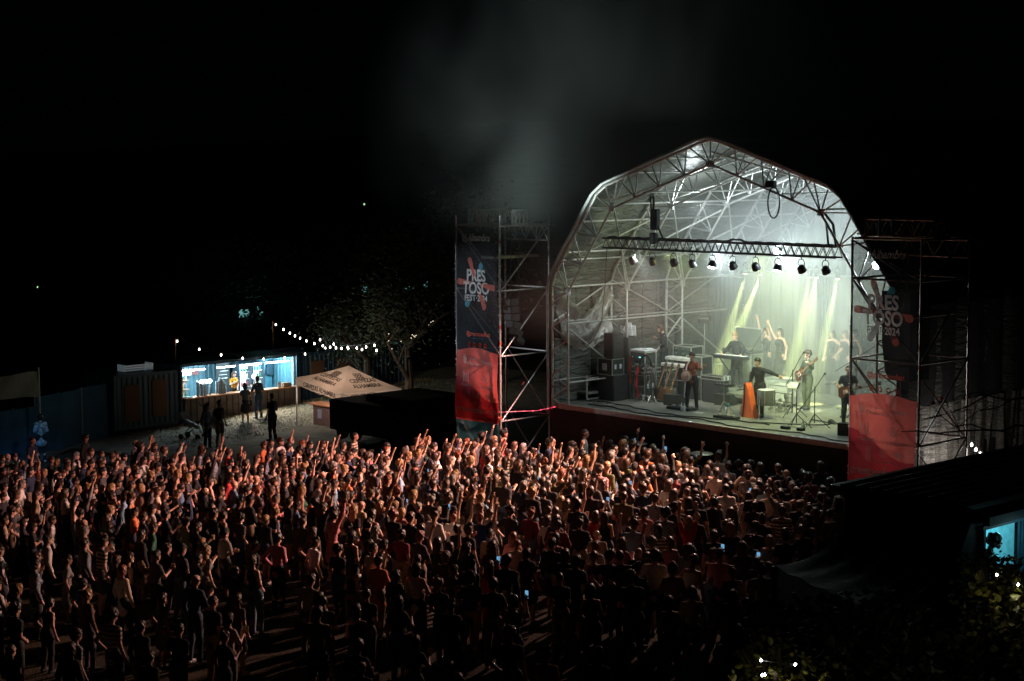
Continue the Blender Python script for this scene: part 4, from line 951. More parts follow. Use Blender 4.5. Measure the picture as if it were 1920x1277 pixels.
# riser under the keyboard player
rs = stg('keyboard_riser', 'low wheeled riser covered in grey carpet under the keyboard player', 'riser', 2.75, 4.6, DZ)
MB().bbox((0, 0, .26), (2.0, 1.5, .14), .015).build('riser_top', mat('grey_carpet', (.16, .17, .13), .95), rs)
for sx in (-1, 1):
    for sy in (-1, 1): MB().tube((sx * .85, sy * .6, 0), (sx * .85, sy * .6, .2), .03).lathe([(.06, 0), (.06, .05)], 10, (sx * .85, sy * .6, .01)).build('castor', BLACKM, rs)
ks = stg('stage_keyboard', 'long black keyboard on crossed legs in front of the blond player', 'keyboard', 2.45, 4.55, DZ + .34)
MB().bbox((0, 0, 1.0), (1.35, .32, .11), .02).build('keyboard_body', mat('keyboard_black', (.02, .02, .022), .3), ks); MB().box((0, .05, 1.058), (1.25, .14, .008)).build('keys', WHITEP, ks)
MB().tube((-.45, -.05, 0), (.45, -.05, .95), .022).tube((.45, .02, 0), (-.45, .02, .95), .022).tube((-.45, -.2, .01), (-.45, .2, .01), .02).tube((.45, -.2, .01), (.45, .2, .01), .02).build('crossed_legs', BLACKM, ks)
# sampler on a tripod
st = stg('sampler_stand', 'flat sampler tray on a tripod between the banjo player and the harp case', 'sampler', 4.35, 2.05, DZ)
MB().bbox((0, 0, .86), (.55, .32, .05), .012).build('tray', BLACKM, st)
mb = MB()
for i in range(8): mb.lathe([(.014, 0), (.012, .03)], 8, (-.22 + i * .062, -.05 + .06 * (i % 2), .885))
mb.build('knob', EDGE, st)
def tripod(t, h_, r=.32, mt=BLACKM, th=.014):
    m = MB().tube((0, 0, .12), (0, 0, h_), th)
    for k in range(3):
        a = k * 2.094 + .5; m.tube((0, 0, .38), (r * math.cos(a), r * math.sin(a), .012), th * .85); m.lathe([(.02, 0), (.015, .03)], 6, (r * math.cos(a), r * math.sin(a), 0))
    return m.build('tripod', mt, t, True)
tripod(st, .85, .34, ALUD)
# megaphone standing on its bell
mg = stg('megaphone', 'silver megaphone with blue tip standing on the stage front', 'megaphone', 4.78, 1.72, DZ)
MB().lathe([(.14, 0), (.13, .04), (.08, .16), (.055, .28)], 18).build('bell', mat('silver', (.55, .55, .52), .3, .7), mg, True); MB().lathe([(.055, .28), (.06, .30), (.045, .38), (.01, .39)], 14).build('tip', mat('blue_tip', (.06, .16, .26), .4), mg, True)
# acoustic guitar and orange harp case
ag = guitar('acoustic_guitar', 'orange acoustic guitar standing beside the orange harp case', 5.05, 2.2, DZ, 0, (.62, .17, .03), 'g', tilt=92, y=-.04, mount=(0, .32)); ag.rotation_euler = (rad(-10), 0, SRZ)
for sg in (-1,): MB().tube((-.15, .05, 0), (0, .12, .5), .012).tube((.15, .05, 0), (0, .12, .5), .012).tube((-.15, -.1, .05), (.15, -.1, .05), .012).build('stand', BLACKM, ag)
hc = stg('harp_case', 'tall bright orange tapered harp case at the stage front', 'harp case', 5.32, 2.02, DZ)
mb = MB(); mb.prism([(-.20, 0), (.30, 0), (.18, .35), (.08, .80), (-.01, 1.02), (-.09, 1.0), (-.13, .5)], -.12, .12); mb.build('case_body', mat('fluorescent_orange', (.85, .14, .03), .5, 0, .1), hc)
MB().path([(-.12, -.13, .01), (-.05, -.15, .45), (-.06, -.13, .98)], .02).build('piping', BLACKM, hc)
# drum on thin legs in front of the singer
dm = stg('floor_drum', 'grey drum on thin legs in front of the singer', 'drum', 5.95, 2.05, DZ)
MB().lathe([(.25, .42), (.255, .44), (.255, .84), (.25, .86)], 26).build('shell', mat('grey_drum', (.16, .16, .15), .4, .2), dm, True); MB().lathe([(.25, .862), (.001, .864)], 26).build('drum_head', WHITEP, dm, True)
mb = MB()
for a in range(6): q = a * 1.047; mb.tube((.265 * math.cos(q), .265 * math.sin(q), .46), (.265 * math.cos(q), .265 * math.sin(q), .84), .012)
mb.build('lugs', EDGE, dm, True)
for a in range(3): q = a * 2.094 + .4; MB().path([(.27 * math.cos(q), .27 * math.sin(q), .6), (.28 * math.cos(q), .28 * math.sin(q), .05), (.33 * math.cos(q), .33 * math.sin(q), .01)], .009).build('leg', EDGE, dm)
# microphone stands
def mic(label, u, v, h_, boom=None, base=.34, rz=0):
    t = stg('microphone_stand', label, 'microphone stand', u, v, DZ, rz, 'microphone stands on the stage'); tripod(t, h_, base)
    e = (0, 0, h_)
    if boom: b0 = (boom[2], 0, h_ + boom[3]); e = (boom[0], 0, h_ + boom[1]); MB().tube(b0, e, .011).build('boom', BLACKM, t)
    MB().lathe([(.012, 0), (.016, .12), (.03, .13), (.032, .17), (.012, .19)], 10, M=Matrix.Translation(e) @ Matrix.Rotation(rad(-50), 4, 'X')).build('microphone', BLACKM, t, True); return t
mic('microphone stand the singer reaches for, left of the bassist', 6.15, 3.0, 1.38, (.3, .42, -.25, -.5), .42)
mic('black microphone stand in the middle of the stage front, long boom to the left', 7.9, 1.78, 1.15, (.25, .28, -.62, -.85), .42)
mic('tall boom stand reaching up to the right beside the tower', 7.45, 4.3, 1.75, (.95, .55, -.75, -.48), .4)
mic('small microphone stand in front of the backing pair', 2.75, 5.3, 1.6, (.38, .5, -.35, -.5), .3)
ms_ = stg('music_stand', 'black music stand with white sheets at the stage front', 'music stand', 7.55, 1.42, DZ); tripod(ms_, 1.05, .42)
MB().bbox((-.05, -.05, 1.18), (.34, .02, .2), .004, 0, rad(-35)).build('desk', BLACKM, ms_); MB().box((-.07, -.075, 1.19), (.3, .004, .2), .1, rad(-35)).build('sheet_music', WHITEP, ms_)
# boxes, pedals, bottles and cables on the floor
def small(name, label, cat, u, v, parts, rz=0, group=None):
    t = stg(name, label, cat, u, v, DZ, rz, group)
    for nm, m, b_ in parts: b_.build(nm, m, t, True)
    return t
def bottle(): return MB().lathe([(.035, 0), (.035, .15), (.014, .19), (.014, .22)], 10)
for k, (u, v) in enumerate(((3.12, 1.55), (3.25, 1.53), (7.85, 1.30), (7.93, 1.26))):
    small('water_bottle', ('left of two water bottles in front of the banjo player', 'right of two water bottles in front of the banjo player', 'water bottle beside the middle microphone stand, left one', 'water bottle beside the middle microphone stand, right one')[k], 'bottle', u, v, [('bottle_body', mat('clear_plastic', (.5, .55, .55), .15, 0, .1), bottle()), ('cap', WHITEP, MB().lathe([(.016, .22), (.016, .24)], 8))], 0, 'water bottles')
mb = MB().bbox((0, 0, .04), (.9, .36, .08), .01)
small('pedal_board', 'black pedal board in front of the banjo player', 'pedal board', 2.9, 1.78, [('board', BLACKM, mb), ('pedal', mat('pedal', (.25, .25, .24), .4), MB().bbox((-.3, 0, .1), (.08, .12, .05)).bbox((-.1, .05, .1), (.08, .12, .05)).bbox((.12, 0, .1), (.08, .12, .05)).bbox((.32, .04, .1), (.08, .12, .05)))])
small('pedal_board', 'pedal board with small boxes before the megaphone', 'pedal board', 5.05, 1.35, [('board', BLACKM, MB().bbox((0, 0, .035), (.8, .3, .07), .01)), ('pedal', mat('pedal', (.25, .25, .24), .4), MB().bbox((-.25, 0, .09), (.1, .12, .05)).bbox((0, .03, .09), (.1, .12, .05)).bbox((.22, 0, .09), (.12, .1, .05)))])
small('foot_pedal', 'small black foot switch by the music stand', 'pedal', 7.5, 1.0, [('pedal_body', BLACKM, MB().bbox((0, 0, .04), (.26, .16, .08), .01))]); small('foot_pedal', 'second black foot switch right of the music stand', 'pedal', 8.0, 1.05, [('pedal_body', BLACKM, MB().bbox((0, 0, .04), (.2, .16, .08), .01))])
small('wedge_pedal', 'wedge shaped pedal on the floor before the right guitarist', 'pedal', 7.85, 2.7, [('pedal_body', BLACKM, MB().prism([(-.14, 0), (.14, 0), (-.1, .12)], -.08, .08))])
small('set_list', 'white sheet of paper on the floor at the feet of the banjo player', 'paper', 3.75, 1.62, [('sheet', WHITEP, MB().box((0, 0, .006), (.3, .21, .004), .2))])
# wedge monitors
def wedge(label, u, v, rz=0, light=False):
    t = stg('stage_monitor', label, 'monitor speaker', u, v, DZ, rz, 'wedge monitors on the stage floor')
    MB().prism([(-.24, 0), (.24, 0), (.24, .16), (-.02, .34), (-.24, .34)], -.28, .28).build('cabinet', CASEM, t)
    MB().box((.11, 0, .255), (.30, .5, .012), 0, 0, rad(35)).build('grille', GRILLE, t); return t
wedge('wedge monitor left of the banjo player', 2.1, 2.4, rad(90)); wedge('wedge monitor on the floor before the console case', 3.15, 3.55, rad(100)); wedge('wedge monitor at the right end of the stage front', 9.4, 1.4, rad(110))
spk('black guitar amplifier behind the banjo player', 2.55, 3.75, DZ, (.75, .4, .72))
case('pale edged case on which small effects boxes stand behind the banjo player', 2.55, 3.75, DZ + .722, (.85, .4, .10))
# bright kit and cases in the centre rear
case('pale case standing in the bright light between singer and bassist', 4.55, 4.6, DZ, (.7, .5, .55), body=mat('pale_laminate', (.45, .46, .40), .5), wheels=True)
case('grey case beside the pale case in the light', 3.95, 5.2, DZ, (.8, .5, .75), body=mat('grey_laminate', (.30, .32, .27), .5))
fl_ = stg('floor_cans', 'cluster of small chrome cans and clamps behind the singer', 'percussion', 5.25, 3.6, DZ)
mb = MB(); rr = random.Random(9)
for k in range(26): mb.lathe([(.05, 0), (.055, .07), (.02, .08)], 9, (rr.uniform(-.4, .45), rr.uniform(-.25, .25), rr.uniform(0, .55)))
mb.tube((-.4, 0, 0), (-.4, 0, .6), .015).tube((.4, 0, 0), (.4, 0, .6), .015).tube((-.4, 0, .3), (.4, 0, .3), .015).tube((-.4, 0, .55), (.4, 0, .55), .015); mb.build('metal_cans', _M['chrome'], fl_, True)
rw = stg('low_riser', 'low pale riser on castors carrying effects, left of the right guitarist', 'riser', 7.9, 4.2, DZ)
MB().bbox((0, 0, .30), (1.5, .9, .1), .02).build('riser_top', mat('pale_laminate', (.45, .46, .40), .5), rw)
for sx in (-1, 1):
    for sy in (-1, 1): MB().tube((sx * .6, sy * .35, .03), (sx * .6, sy * .35, .26), .035).lathe([(.07, 0), (.07, .05)], 10, (sx * .6, sy * .35, .0)).build('castor', BLACKM, rw)
MB().bbox((0, 0, .42), (.4, .3, .12), .02).bbox((.45, .1, .40), (.25, .2, .1), .02).tube((-.4, 0, .35), (-.45, 0, .62), .02).build('effects', CASEM, rw)
# drum kit on a riser at the right, seen through the banner
dk = stg('drum_kit', 'drum kit on a riser at the right, seen through the red banner', 'drum kit', 10.2, 3.6, DZ)
MB().bbox((0, .2, .2), (2.2, 2.0, .4), .02).build('riser_top', mat('pale_laminate', (.45, .46, .40), .5), dk)
MB().lathe([(.28, -.2), (.285, .2)], 22, M=Matrix.Translation((0, 0, .70)) @ Matrix.Rotation(rad(90), 4, 'X')).build('bass_drum', mat('drum_shell', (.45, .42, .30), .3), dk, True)
for x, y, z in ((-.3, .1, 1.1), (.2, .1, 1.12), (.65, .3, .8), (-.6, .35, .95)): MB().lathe([(.17, -.12), (.175, .12), (.001, .125)], 18, (x, y, z)).build('tom_drum', _M['drum_shell'], dk, True)
for x, y, z in ((-.75, .2, 1.55), (.75, .2, 1.6), (-.45, .6, 1.7), (.35, .55, 1.75)):
    MB().lathe([(.26, 0), (.06, .025), (.02, .04)], 20, M=Matrix.Translation((x, y, z)) @ Matrix.Rotation(.2, 4, 'X')).build('cymbal', mat('brass', (.55, .40, .15), .3, .9), dk, True); MB().tube((x, y, .4), (x, y, z), .012).build('cymbal_stand', _M['chrome'], dk)
# side platform with small desk left of the stage
sp = stg('side_platform', 'small side platform with rails and cables at the left of the stage', 'platform', -.95, 2.2, DZ - .15)
MB().bbox((0, 0, .38), (1.0, 2.2, .08), .01).build('platform_deck', mat('grey_ply', (.25, .24, .22), .7), sp)
MB().tube((.5, -1.1, 0), (.5, -1.1, .95), .03).tube((.5, 1.1, 0), (.5, 1.1, .95), .03).tube((.5, -1.1, .85), (.5, 1.1, .85), .03).tube((.5, -1.1, .2), (.5, 1.1, .2), .028).build('rail', ALU, sp)
mb = MB(); rr = random.Random(5)
for k in range(5): mb.path([(rr.uniform(-.3, .4), rr.uniform(-.9, -.2), .44)] + [(rr.uniform(-.4, .45), rr.uniform(-1, 0), .45 + rr.uniform(0, .05)) for _ in range(6)], .015, 5)
mb.bbox((.1, -.6, .5), (.4, .3, .1), .02); mb.build('cables', BLACKM, sp)
# cables along the stage front
for k, (lbl, pts) in enumerate((('long black cable snaking along the stage front', [(u, .42 + .16 * math.sin(u * 1.7) + .05 * math.sin(u * 7), 0) for u in np.linspace(.2, 10.5, 70)]),
        ('second black cable behind the stage front', [(u, .95 + .25 * math.sin(u * 1.1 + 1) + .06 * math.sin(u * 6), 0) for u in np.linspace(-.4, 6.8, 50)]),
        ('pale tangled cable at the foot of the speaker stack', [(.3 + .5 * math.sin(k_ * .9), .9 + .25 * math.cos(k_ * 1.3), 0) for k_ in range(18)]),
        ('looped cable before the right guitarist', [(7.0 + .9 * math.sin(k_ * .33), 2.0 + .8 * math.cos(k_ * .21), 0) for k_ in range(16)]))):
    t = stg('floor_cable', lbl, 'cable', 0, 0, DZ + .02); MB().path(pts, .018 if k != 2 else .012, 5).build('cable', BLACKM if k != 2 else EDGE, t, True)
# pit: crash barrier and the tops of two pit speakers
for k in range(9):
    u = 1.0 + k * 1.15
    if k == 0:
        br = stg('crash_barrier', 'panel of the steel crash barrier before the stage', 'barrier', u, -.75, 0, 0, 'crash barrier panels'); br.location.z = gz(br.location.x, br.location.y)
        MB().tube((0, 0, 0), (0, 0, 1.1), .03).tube((1.1, 0, 0), (1.1, 0, 1.1), .03).tube((0, 0, 1.1), (1.1, 0, 1.1), .035).build('rail', ALUD, br)
        MB().box((.55, 0, .55), (1.06, .02, 1.0)).build('panel', mat('barrier_sheet', (.2, .2, .2), .5, .6), br)
    else:
        b2 = copy_tree(br); b2.location = S(u, -.75, 0); b2.location.z = gz(b2.location.x, b2.location.y)
for k, u in enumerate((3.1, 5.65)):
    t = stg('cymbal_plate', ('grey disc on a stand in the pit, left of two', 'grey disc on a stand in the pit under the banjo player')[k], 'disc', u, -.4, 0); t.location.z = gz(t.location.x, t.location.y)
    MB().lathe([(.34, 1.5), (.30, 1.53), (.06, 1.56), (.05, 1.62), (.01, 1.63)], 24).build('disc', mat('dull_metal', (.22, .21, .2), .5, .6), t, True); MB().tube((0, 0, 0), (0, 0, 1.5), .025).tube((-.2, 0, .01), (.2, 0, .01), .02).build('stand', BLACKM, t)
# smoke: thin even air inside the stage roof, and a drifting plume over the left slope
def vol(name, label, m, build):
    o = build.build(name, m); tag(o, label, None, None, 'stuff'); return o
def volmat(name, col, dens, het=False):
    m = bpy.data.materials.new(name); m.use_nodes = True; nt = m.node_tree; N = nt.nodes; L = nt.links; N.remove(N['Principled BSDF'])
    v = N.new('ShaderNodeVolumePrincipled'); v.inputs['Color'].default_value = (*col, 1); v.inputs['Density'].default_value = dens; v.inputs['Anisotropy'].default_value = .15
    L.new(v.outputs['Volume'], N['Material Output'].inputs['Volume'])
    return m, v, N, L
m, v, N, L = volmat('stage_smoke', (.95, .98, .96), .022)
hz = MB(); prof = [(.0, 2.32), (.0, 5.75), (1.75, 8.25), (APX, 9.6), (9.35, 8.25), (11.1, 5.75), (11.1, 2.32)]
hz.prism(prof, .9, 7.5); o = hz.build('smoke', m); o.location = SO; o.rotation_euler = (0, 0, SRZ); tag(o, 'thin smoke filling the stage under the roof', None, None, 'stuff')
m, v, N, L = volmat('rear_smoke', (.95, .98, .96), .32)
hz = MB(); prof = [(.05, 2.33), (.05, 5.7), (1.8, 8.2), (APX, 9.58), (9.3, 8.2), (11.05, 5.75), (11.05, 2.33)]
tc = N.new('ShaderNodeTexCoord'); sx = N.new('ShaderNodeSeparateXYZ'); L.new(tc.outputs['Object'], sx.inputs[0])
a1 = N.new('ShaderNodeMapRange'); a1.interpolation_type = 'SMOOTHSTEP'; a1.inputs['From Min'].default_value = -1.5; a1.inputs['From Max'].default_value = 3.2; L.new(sx.outputs['X'], a1.inputs['Value'])
a2 = N.new('ShaderNodeMapRange'); a2.interpolation_type = 'SMOOTHSTEP'; a2.inputs['From Min'].default_value = 3.2; a2.inputs['From Max'].default_value = 6.5; L.new(sx.outputs['Y'], a2.inputs['Value'])
n_ = N.new('ShaderNodeTexNoise'); n_.inputs['Scale'].default_value = .55; n_.inputs['Detail'].default_value = 3; L.new(tc.outputs['Object'], n_.inputs['Vector'])
a3 = N.new('ShaderNodeMapRange'); a3.inputs['From Min'].default_value = .3; a3.inputs['From Max'].default_value = .7; a3.inputs['To Min'].default_value = .06; a3.inputs['To Max'].default_value = .26; L.new(n_.outputs['Fac'], a3.inputs['Value'])
p1 = N.new('ShaderNodeMath'); p1.operation = 'MULTIPLY'; L.new(a1.outputs['Result'], p1.inputs[0]); L.new(a2.outputs['Result'], p1.inputs[1])
p2 = N.new('ShaderNodeMath'); p2.operation = 'MULTIPLY'; L.new(p1.outputs[0], p2.inputs[0]); L.new(a3.outputs['Result'], p2.inputs[1]); L.new(p2.outputs[0], v.inputs['Density'])
hz.prism(prof, 2.0, 7.45); o = hz.build('smoke', m); o.location = SO; o.rotation_euler = (0, 0, SRZ); tag(o, 'thicker smoke in the rear right half of the stage', None, None, 'stuff')
# smoke plume drifting out over the left slope of the roof, lit by two added spots without fittings
m, v, N, L = volmat('drifting_smoke', (.9, .97, .95), 0.0)
tc = N.new('ShaderNodeTexCoord'); nz = N.new('ShaderNodeTexNoise'); nz.inputs['Scale'].default_value = .22; nz.inputs['Detail'].default_value = 5; nz.inputs['Distortion'].default_value = .8
mp = N.new('ShaderNodeMapping'); mp.inputs['Scale'].default_value = (1, 1, .7); mp.inputs['Rotation'].default_value = (0, .7, 0)
L.new(tc.outputs['Object'], mp.inputs['Vector']); L.new(mp.outputs['Vector'], nz.inputs['Vector'])
mr = N.new('ShaderNodeMapRange'); mr.inputs['From Min'].default_value = .34; mr.inputs['From Max'].default_value = .70; mr.inputs['To Max'].default_value = .052
gr_ = N.new('ShaderNodeTexGradient'); gr_.gradient_type = 'SPHERICAL'; m3 = N.new('ShaderNodeMapping'); m3.inputs['Scale'].default_value = (1 / 9.6, 1 / 4.8, 1 / 6.2); L.new(tc.outputs['Object'], m3.inputs['Vector']); L.new(m3.outputs['Vector'], gr_.inputs['Vector'])
mu = N.new('ShaderNodeMath'); mu.operation = 'MULTIPLY'; L.new(nz.outputs['Fac'], mr.inputs['Value']); L.new(mr.outputs['Result'], mu.inputs[0]); L.new(gr_.outputs['Fac'], mu.inputs[1]); L.new(mu.outputs['Value'], v.inputs['Density'])
pm_ = MB().lathe([(.3, -6.8), (5.4, -5.6), (9.2, -2.2), (9.5, 1.5), (7.2, 5.0), (.3, 6.9)], 20); o = pm_.build('smoke', m); o.scale = (1, .5, 1); o.location = S(4.8, -4.2, 10.6); o.rotation_euler = (0, 0, SRZ); tag(o, 'faint smoke drifting up over the left slope of the stage roof', None, None, 'stuff')
lamp('SPOT', S(1.8, -.7, 7.2), 3000, (.80, .97, .93), S(-.2, -3.6, 12.5), 110, 1.0, .2)  # added spot before the truss, aimed up into the plume
lamp('SPOT', S(5.4, -.6, 10.6), 800, (.80, .97, .93), S(5.2, -1.6, 20), 176, 1.0, .2)  # added spot floating above the ridge, lights the plume from below
# ================================================================ BAR ROW (three containers), left background
BRZ = TH                                              # local x runs along the bar front (away to the right), -y is the front
BO = Vector((-14.0, 72.6, 0)); BZ = gz(-13.2, 72.6) - .23
def B(x, y, z=0.): return BO + V * x - U * y + Vector((0, 0, BZ + z))
def bar_thing(name, label, cat, x, y, z=0., rz=0., group=None): return thing(name, label, cat, B(x, y, z), BRZ + rz, group)
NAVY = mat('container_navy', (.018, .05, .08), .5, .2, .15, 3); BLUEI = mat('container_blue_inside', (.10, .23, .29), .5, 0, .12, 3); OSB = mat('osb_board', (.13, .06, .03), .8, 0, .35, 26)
def corr(m, p0, p1, z0, z1, n, d=.035, axis='x'):
    """corrugated steel sheet between two plan points"""
    (x0, y0), (x1, y1) = p0, p1; L_ = math.hypot(x1 - x0, y1 - y0); nx, ny = (y1 - y0) / L_, -(x1 - x0) / L_
    P = []
    for i in range(n):
        for t, o in ((0, 0), (.35, 0), (.5, d), (.85, d)):
            f = (i + t) / n; P.append((x0 + (x1 - x0) * f + nx * o, y0 + (y1 - y0) * f + ny * o))
    P.append((x1, y1)); o_ = len(m.v)
    for x, y in P: m.v += [(x, y, z0), (x, y, z1)]
    for i in range(len(P) - 1): k = o_ + 2 * i; m.f.append((k, k + 2, k + 3, k + 1))
    return m
def container(label, x0, L_, open_front=False, panels=(), h=2.5):
    t = bar_thing('shipping_container', label, 'container', x0, 0, .25, 0, 'containers of the bar row')
    m = MB(); D = 2.4
    corr(m, (L_, D), (0, D), .08, h - .08, int(L_ * 4)); corr(m, (0, D), (0, 0), .08, h - .08, 9); corr(m, (L_, 0), (L_, D), .08, h - .08, 9)
    if not open_front: corr(m, (0, .02), (L_, .02), .08, h - .08, int(L_ * 4))
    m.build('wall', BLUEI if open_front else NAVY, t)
    MB().box((L_ / 2, D / 2, h - .03), (L_ - .08, D - .08, .04)).build('roof', NAVY, t); MB().box((L_ / 2, D / 2, .05), (L_ - .08, D - .08, .08)).build('floor', NAVY, t)
    m = MB()
    for x in (.04, L_ - .04):
        for y in (.04, D - .04): m.box((x, y, h / 2), (.11, .11, h - .01))
    for z in (.06, h - .05):
        for y in (.03, D - .03): m.box((L_ / 2, y, z), (L_ - .2, .10, .12))
        for x in (.03, L_ - .03): m.box((x, D / 2, z), (.10, D - .2, .12))
    m.build('frame', NAVY, t)
    for (a, b, z0, z1) in panels: MB().bbox(((a + b) / 2, -.045, (z0 + z1) / 2), (b - a, .03, z1 - z0), .006).build('board_panel', OSB, t)
    return t
container('dark container left of the bar with two brown boarded windows', -3.15, 3.0, False, ((.45, 1.15, .32, 1.85), (1.75, 2.45, .42, 1.98)), 2.28)
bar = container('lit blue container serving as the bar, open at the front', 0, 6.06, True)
container('dark container right of the bar behind the tent with brown boarded windows', 6.35, 6.06, False, ((.35, 1.1, .75, 2.1), (1.75, 2.6, .85, 2.15)))
# counter front cladding and shelf
CLAD = mat('grey_vertical_boards', (.21, .16, .13), .7, 0, .25, 4)
m = MB()
for i in range(20): m.bbox((.12 + i * .30 + .15, -.06 - .004 * (i % 3), .52), (.262, .05, .98), .008)
m.build('counter_cladding', CLAD, bar); MB().box((3.05, -.02, .52), (5.95, .03, .96)).build('counter_backing', BLACKC, bar)
MB().bbox((3.03, -.10, 1.06), (5.98, .50, .06), .01).build('counter_top', mat('orange_wood', (.62, .27, .13), .4, 0, .2, 5), bar)
MB().box((3.0, 1.1, .14), (5.8, 2.0, .02)).build('inner_floor', NAVY, bar)
MB().bbox((5.93, .2, 1.75), (.10, .16, 1.4), .01).build('door_edge', mat('pale_blue_steel', (.30, .42, .50), .4), bar)
MB().bbox((5.55, 1.9, 1.3), (.8, .02, 2.2), .005).build('inner_wall', mat('pale_blue_panel', (.10, .28, .36), .5), bar)
m = MB(); m.box((3.3, 1.85, 1.3), (.7, .02, 2.3)); m.build('blackboard', mat('blackboard', (.02, .03, .035), .7), bar)
for k in range(4): MB().box((3.3 + .06 * (k % 2), 1.835, 1.95 - k * .16), (.42, .004, .02)).build('chalk_line', WHITEP, bar)
m = MB()
for i in range(12): m.box((1.95 + i * .02, 1.84, 1.5), (.006, .02, 1.4))
# fluorescent tubes under the front edge
for k, (a, b) in enumerate(((.05, 1.22), (1.85, 2.75), (3.0, 4.1), (4.35, 5.55))):
    t = bar_thing('fluorescent_tube', ('first fluorescent tube from the left over the bar counter', 'short second fluorescent tube over the bar counter', 'third fluorescent tube, over the fridges', 'fourth fluorescent tube, at the right end of the bar')[k], 'tube light', (a + b) / 2, .02, 2.46, 0, 'fluorescent tubes of the bar')
    MB().box((0, 0, .045), (b - a + .06, .06, .03)).build('fitting', WHITEP, t); MB().tube((-(b - a) / 2, 0, 0), ((b - a) / 2, 0, 0), .024).build('tube', glow('tube_light', (.80, .92, 1), 45, True), t)
lamp('POINT', B(1.2, .7, 2.35), 230, (.68, .92, 1), radius=.2); lamp('POINT', B(3.6, .7, 2.35), 200, (.68, .92, 1), radius=.2); lamp('POINT', B(5.0, .8, 2.3), 180, (.52, .88, 1), radius=.2)
lamp('SPOT', B(2.9, -.6, 3.2), 1000, (1, .92, .80), B(3.4, -4.2, 0), 112, .9, .2)  # unseen spot added over the bar front to light the yard
# wooden shelf wall with bottles
WSH = mat('plywood', (.42, .30, .20), .7, 0, .15, 6)
sh = bar_thing('bottle_shelf', 'plywood shelf unit with bottles at the left of the bar', 'shelf', .85, 1.85, .4)
MB().bbox((-.12, .05, .98), (1.45, .03, 1.1), .005).build('back_board', WSH, sh)
for z in (.62, 1.02, 1.42): MB().box((-.12, -.08, z), (1.45, .22, .03)).build('shelf_board', WSH, sh)
for a, b in (((-.5, .02, .65), (-.15, .02, 1.4)), ((.1, .02, .65), (.45, .02, 1.4))): MB().tube(a, b, .03).build('strut', mat('dark_wood', (.10, .05, .03), .7), sh)
BCOL = [mat('bottle_green', (.02, .09, .05), .15), mat('bottle_blue', (.04, .16, .26), .15), mat('bottle_clear', (.45, .50, .50), .12), mat('bottle_amber', (.28, .10, .02), .15)]
bn = 0
bt_lab = ['blue', 'green', 'clear', 'amber']
for r_, z in enumerate((.635, 1.035, 1.435)):
    for k in range(9):
        x = -.72 + k * .15; mI = (k * 2 + r_) % 4
        t = bar_thing('bottle', '%s glass bottle, number from the left end of the %s shelf behind the bar' % (['green', 'blue', 'clear', 'amber'][mI], ['bottom', 'middle', 'top'][r_]), 'bottle', .85 + x, 1.85 - .08, .4 + z + .001, 0, 'bottles on the plywood shelves')
        t['label'] = '%s bottle, %s from the left on the %s plywood shelf' % (['green', 'blue', 'clear', 'amber'][mI], ['first', 'second', 'third', 'fourth', 'fifth', 'sixth', 'seventh', 'eighth', 'ninth'][k], ['bottom', 'middle', 'top'][r_])
        MB().lathe([(.036, 0), (.038, .16), (.014, .22), (.014, .28)], 8).build('glass', BCOL[mI], t, True)
# cup stacks and taps on the counter
for k, (x, h_) in enumerate(((.74, .62), (.84, .58), (.93, .50), (1.02, .46), (1.1, .58), (1.72, .52), (1.82, .60), (1.9, .66), (1.98, .62), (2.07, .50), (2.14, .44))):
    t = bar_thing('cup_stack', '', 'cups', x, -.12 + .05 * (k % 2), 1.341, 0, 'stacks of plastic cups on the counter')
    t['label'] = '%s stack of pale plastic cups in the %s cluster on the bar counter' % (['first', 'second', 'third', 'fourth', 'fifth'][k] if k < 5 else ['first', 'second', 'third', 'fourth', 'fifth', 'last'][k - 5], 'left' if k < 5 else 'right')
    pr = []; z = 0
    while z < h_: pr += [(.040, z), (.045, z + .045)]; z += .05
    MB().lathe(pr, 12).build('cups', mat('cup_plastic', (.60, .66, .72), .35), t, True)
for k, x in enumerate((.98, 1.18, 1.38, 3.62)):
    t = bar_thing('beer_tap', ('left of three beer taps with round lit heads', 'middle of three beer taps with round lit heads', 'right of three beer taps with round lit heads', 'single beer tap with a round lit head before the fridge')[k], 'beer tap', x, -.1, 1.341, 0, 'beer taps')
    MB().lathe([(.05, 0), (.04, .03), (.034, .5), (.04, .52)], 12).tube((0, -.02, .38), (0, -.1, .36), .012).tube((0, -.02, .42), (0, -.05, .52), .012).build('column', WHITEP, t, True)
    MB().lathe([(.001, -.03), (.085, -.028), (.09, 0), (.085, .028), (.001, .03)], 20, M=Matrix.Translation((0, -.01, .60)) @ Matrix.Rotation(rad(90), 4, 'X')).build('lit_head', glow('tap_glow', (.75, .88, 1), 14), t, True)
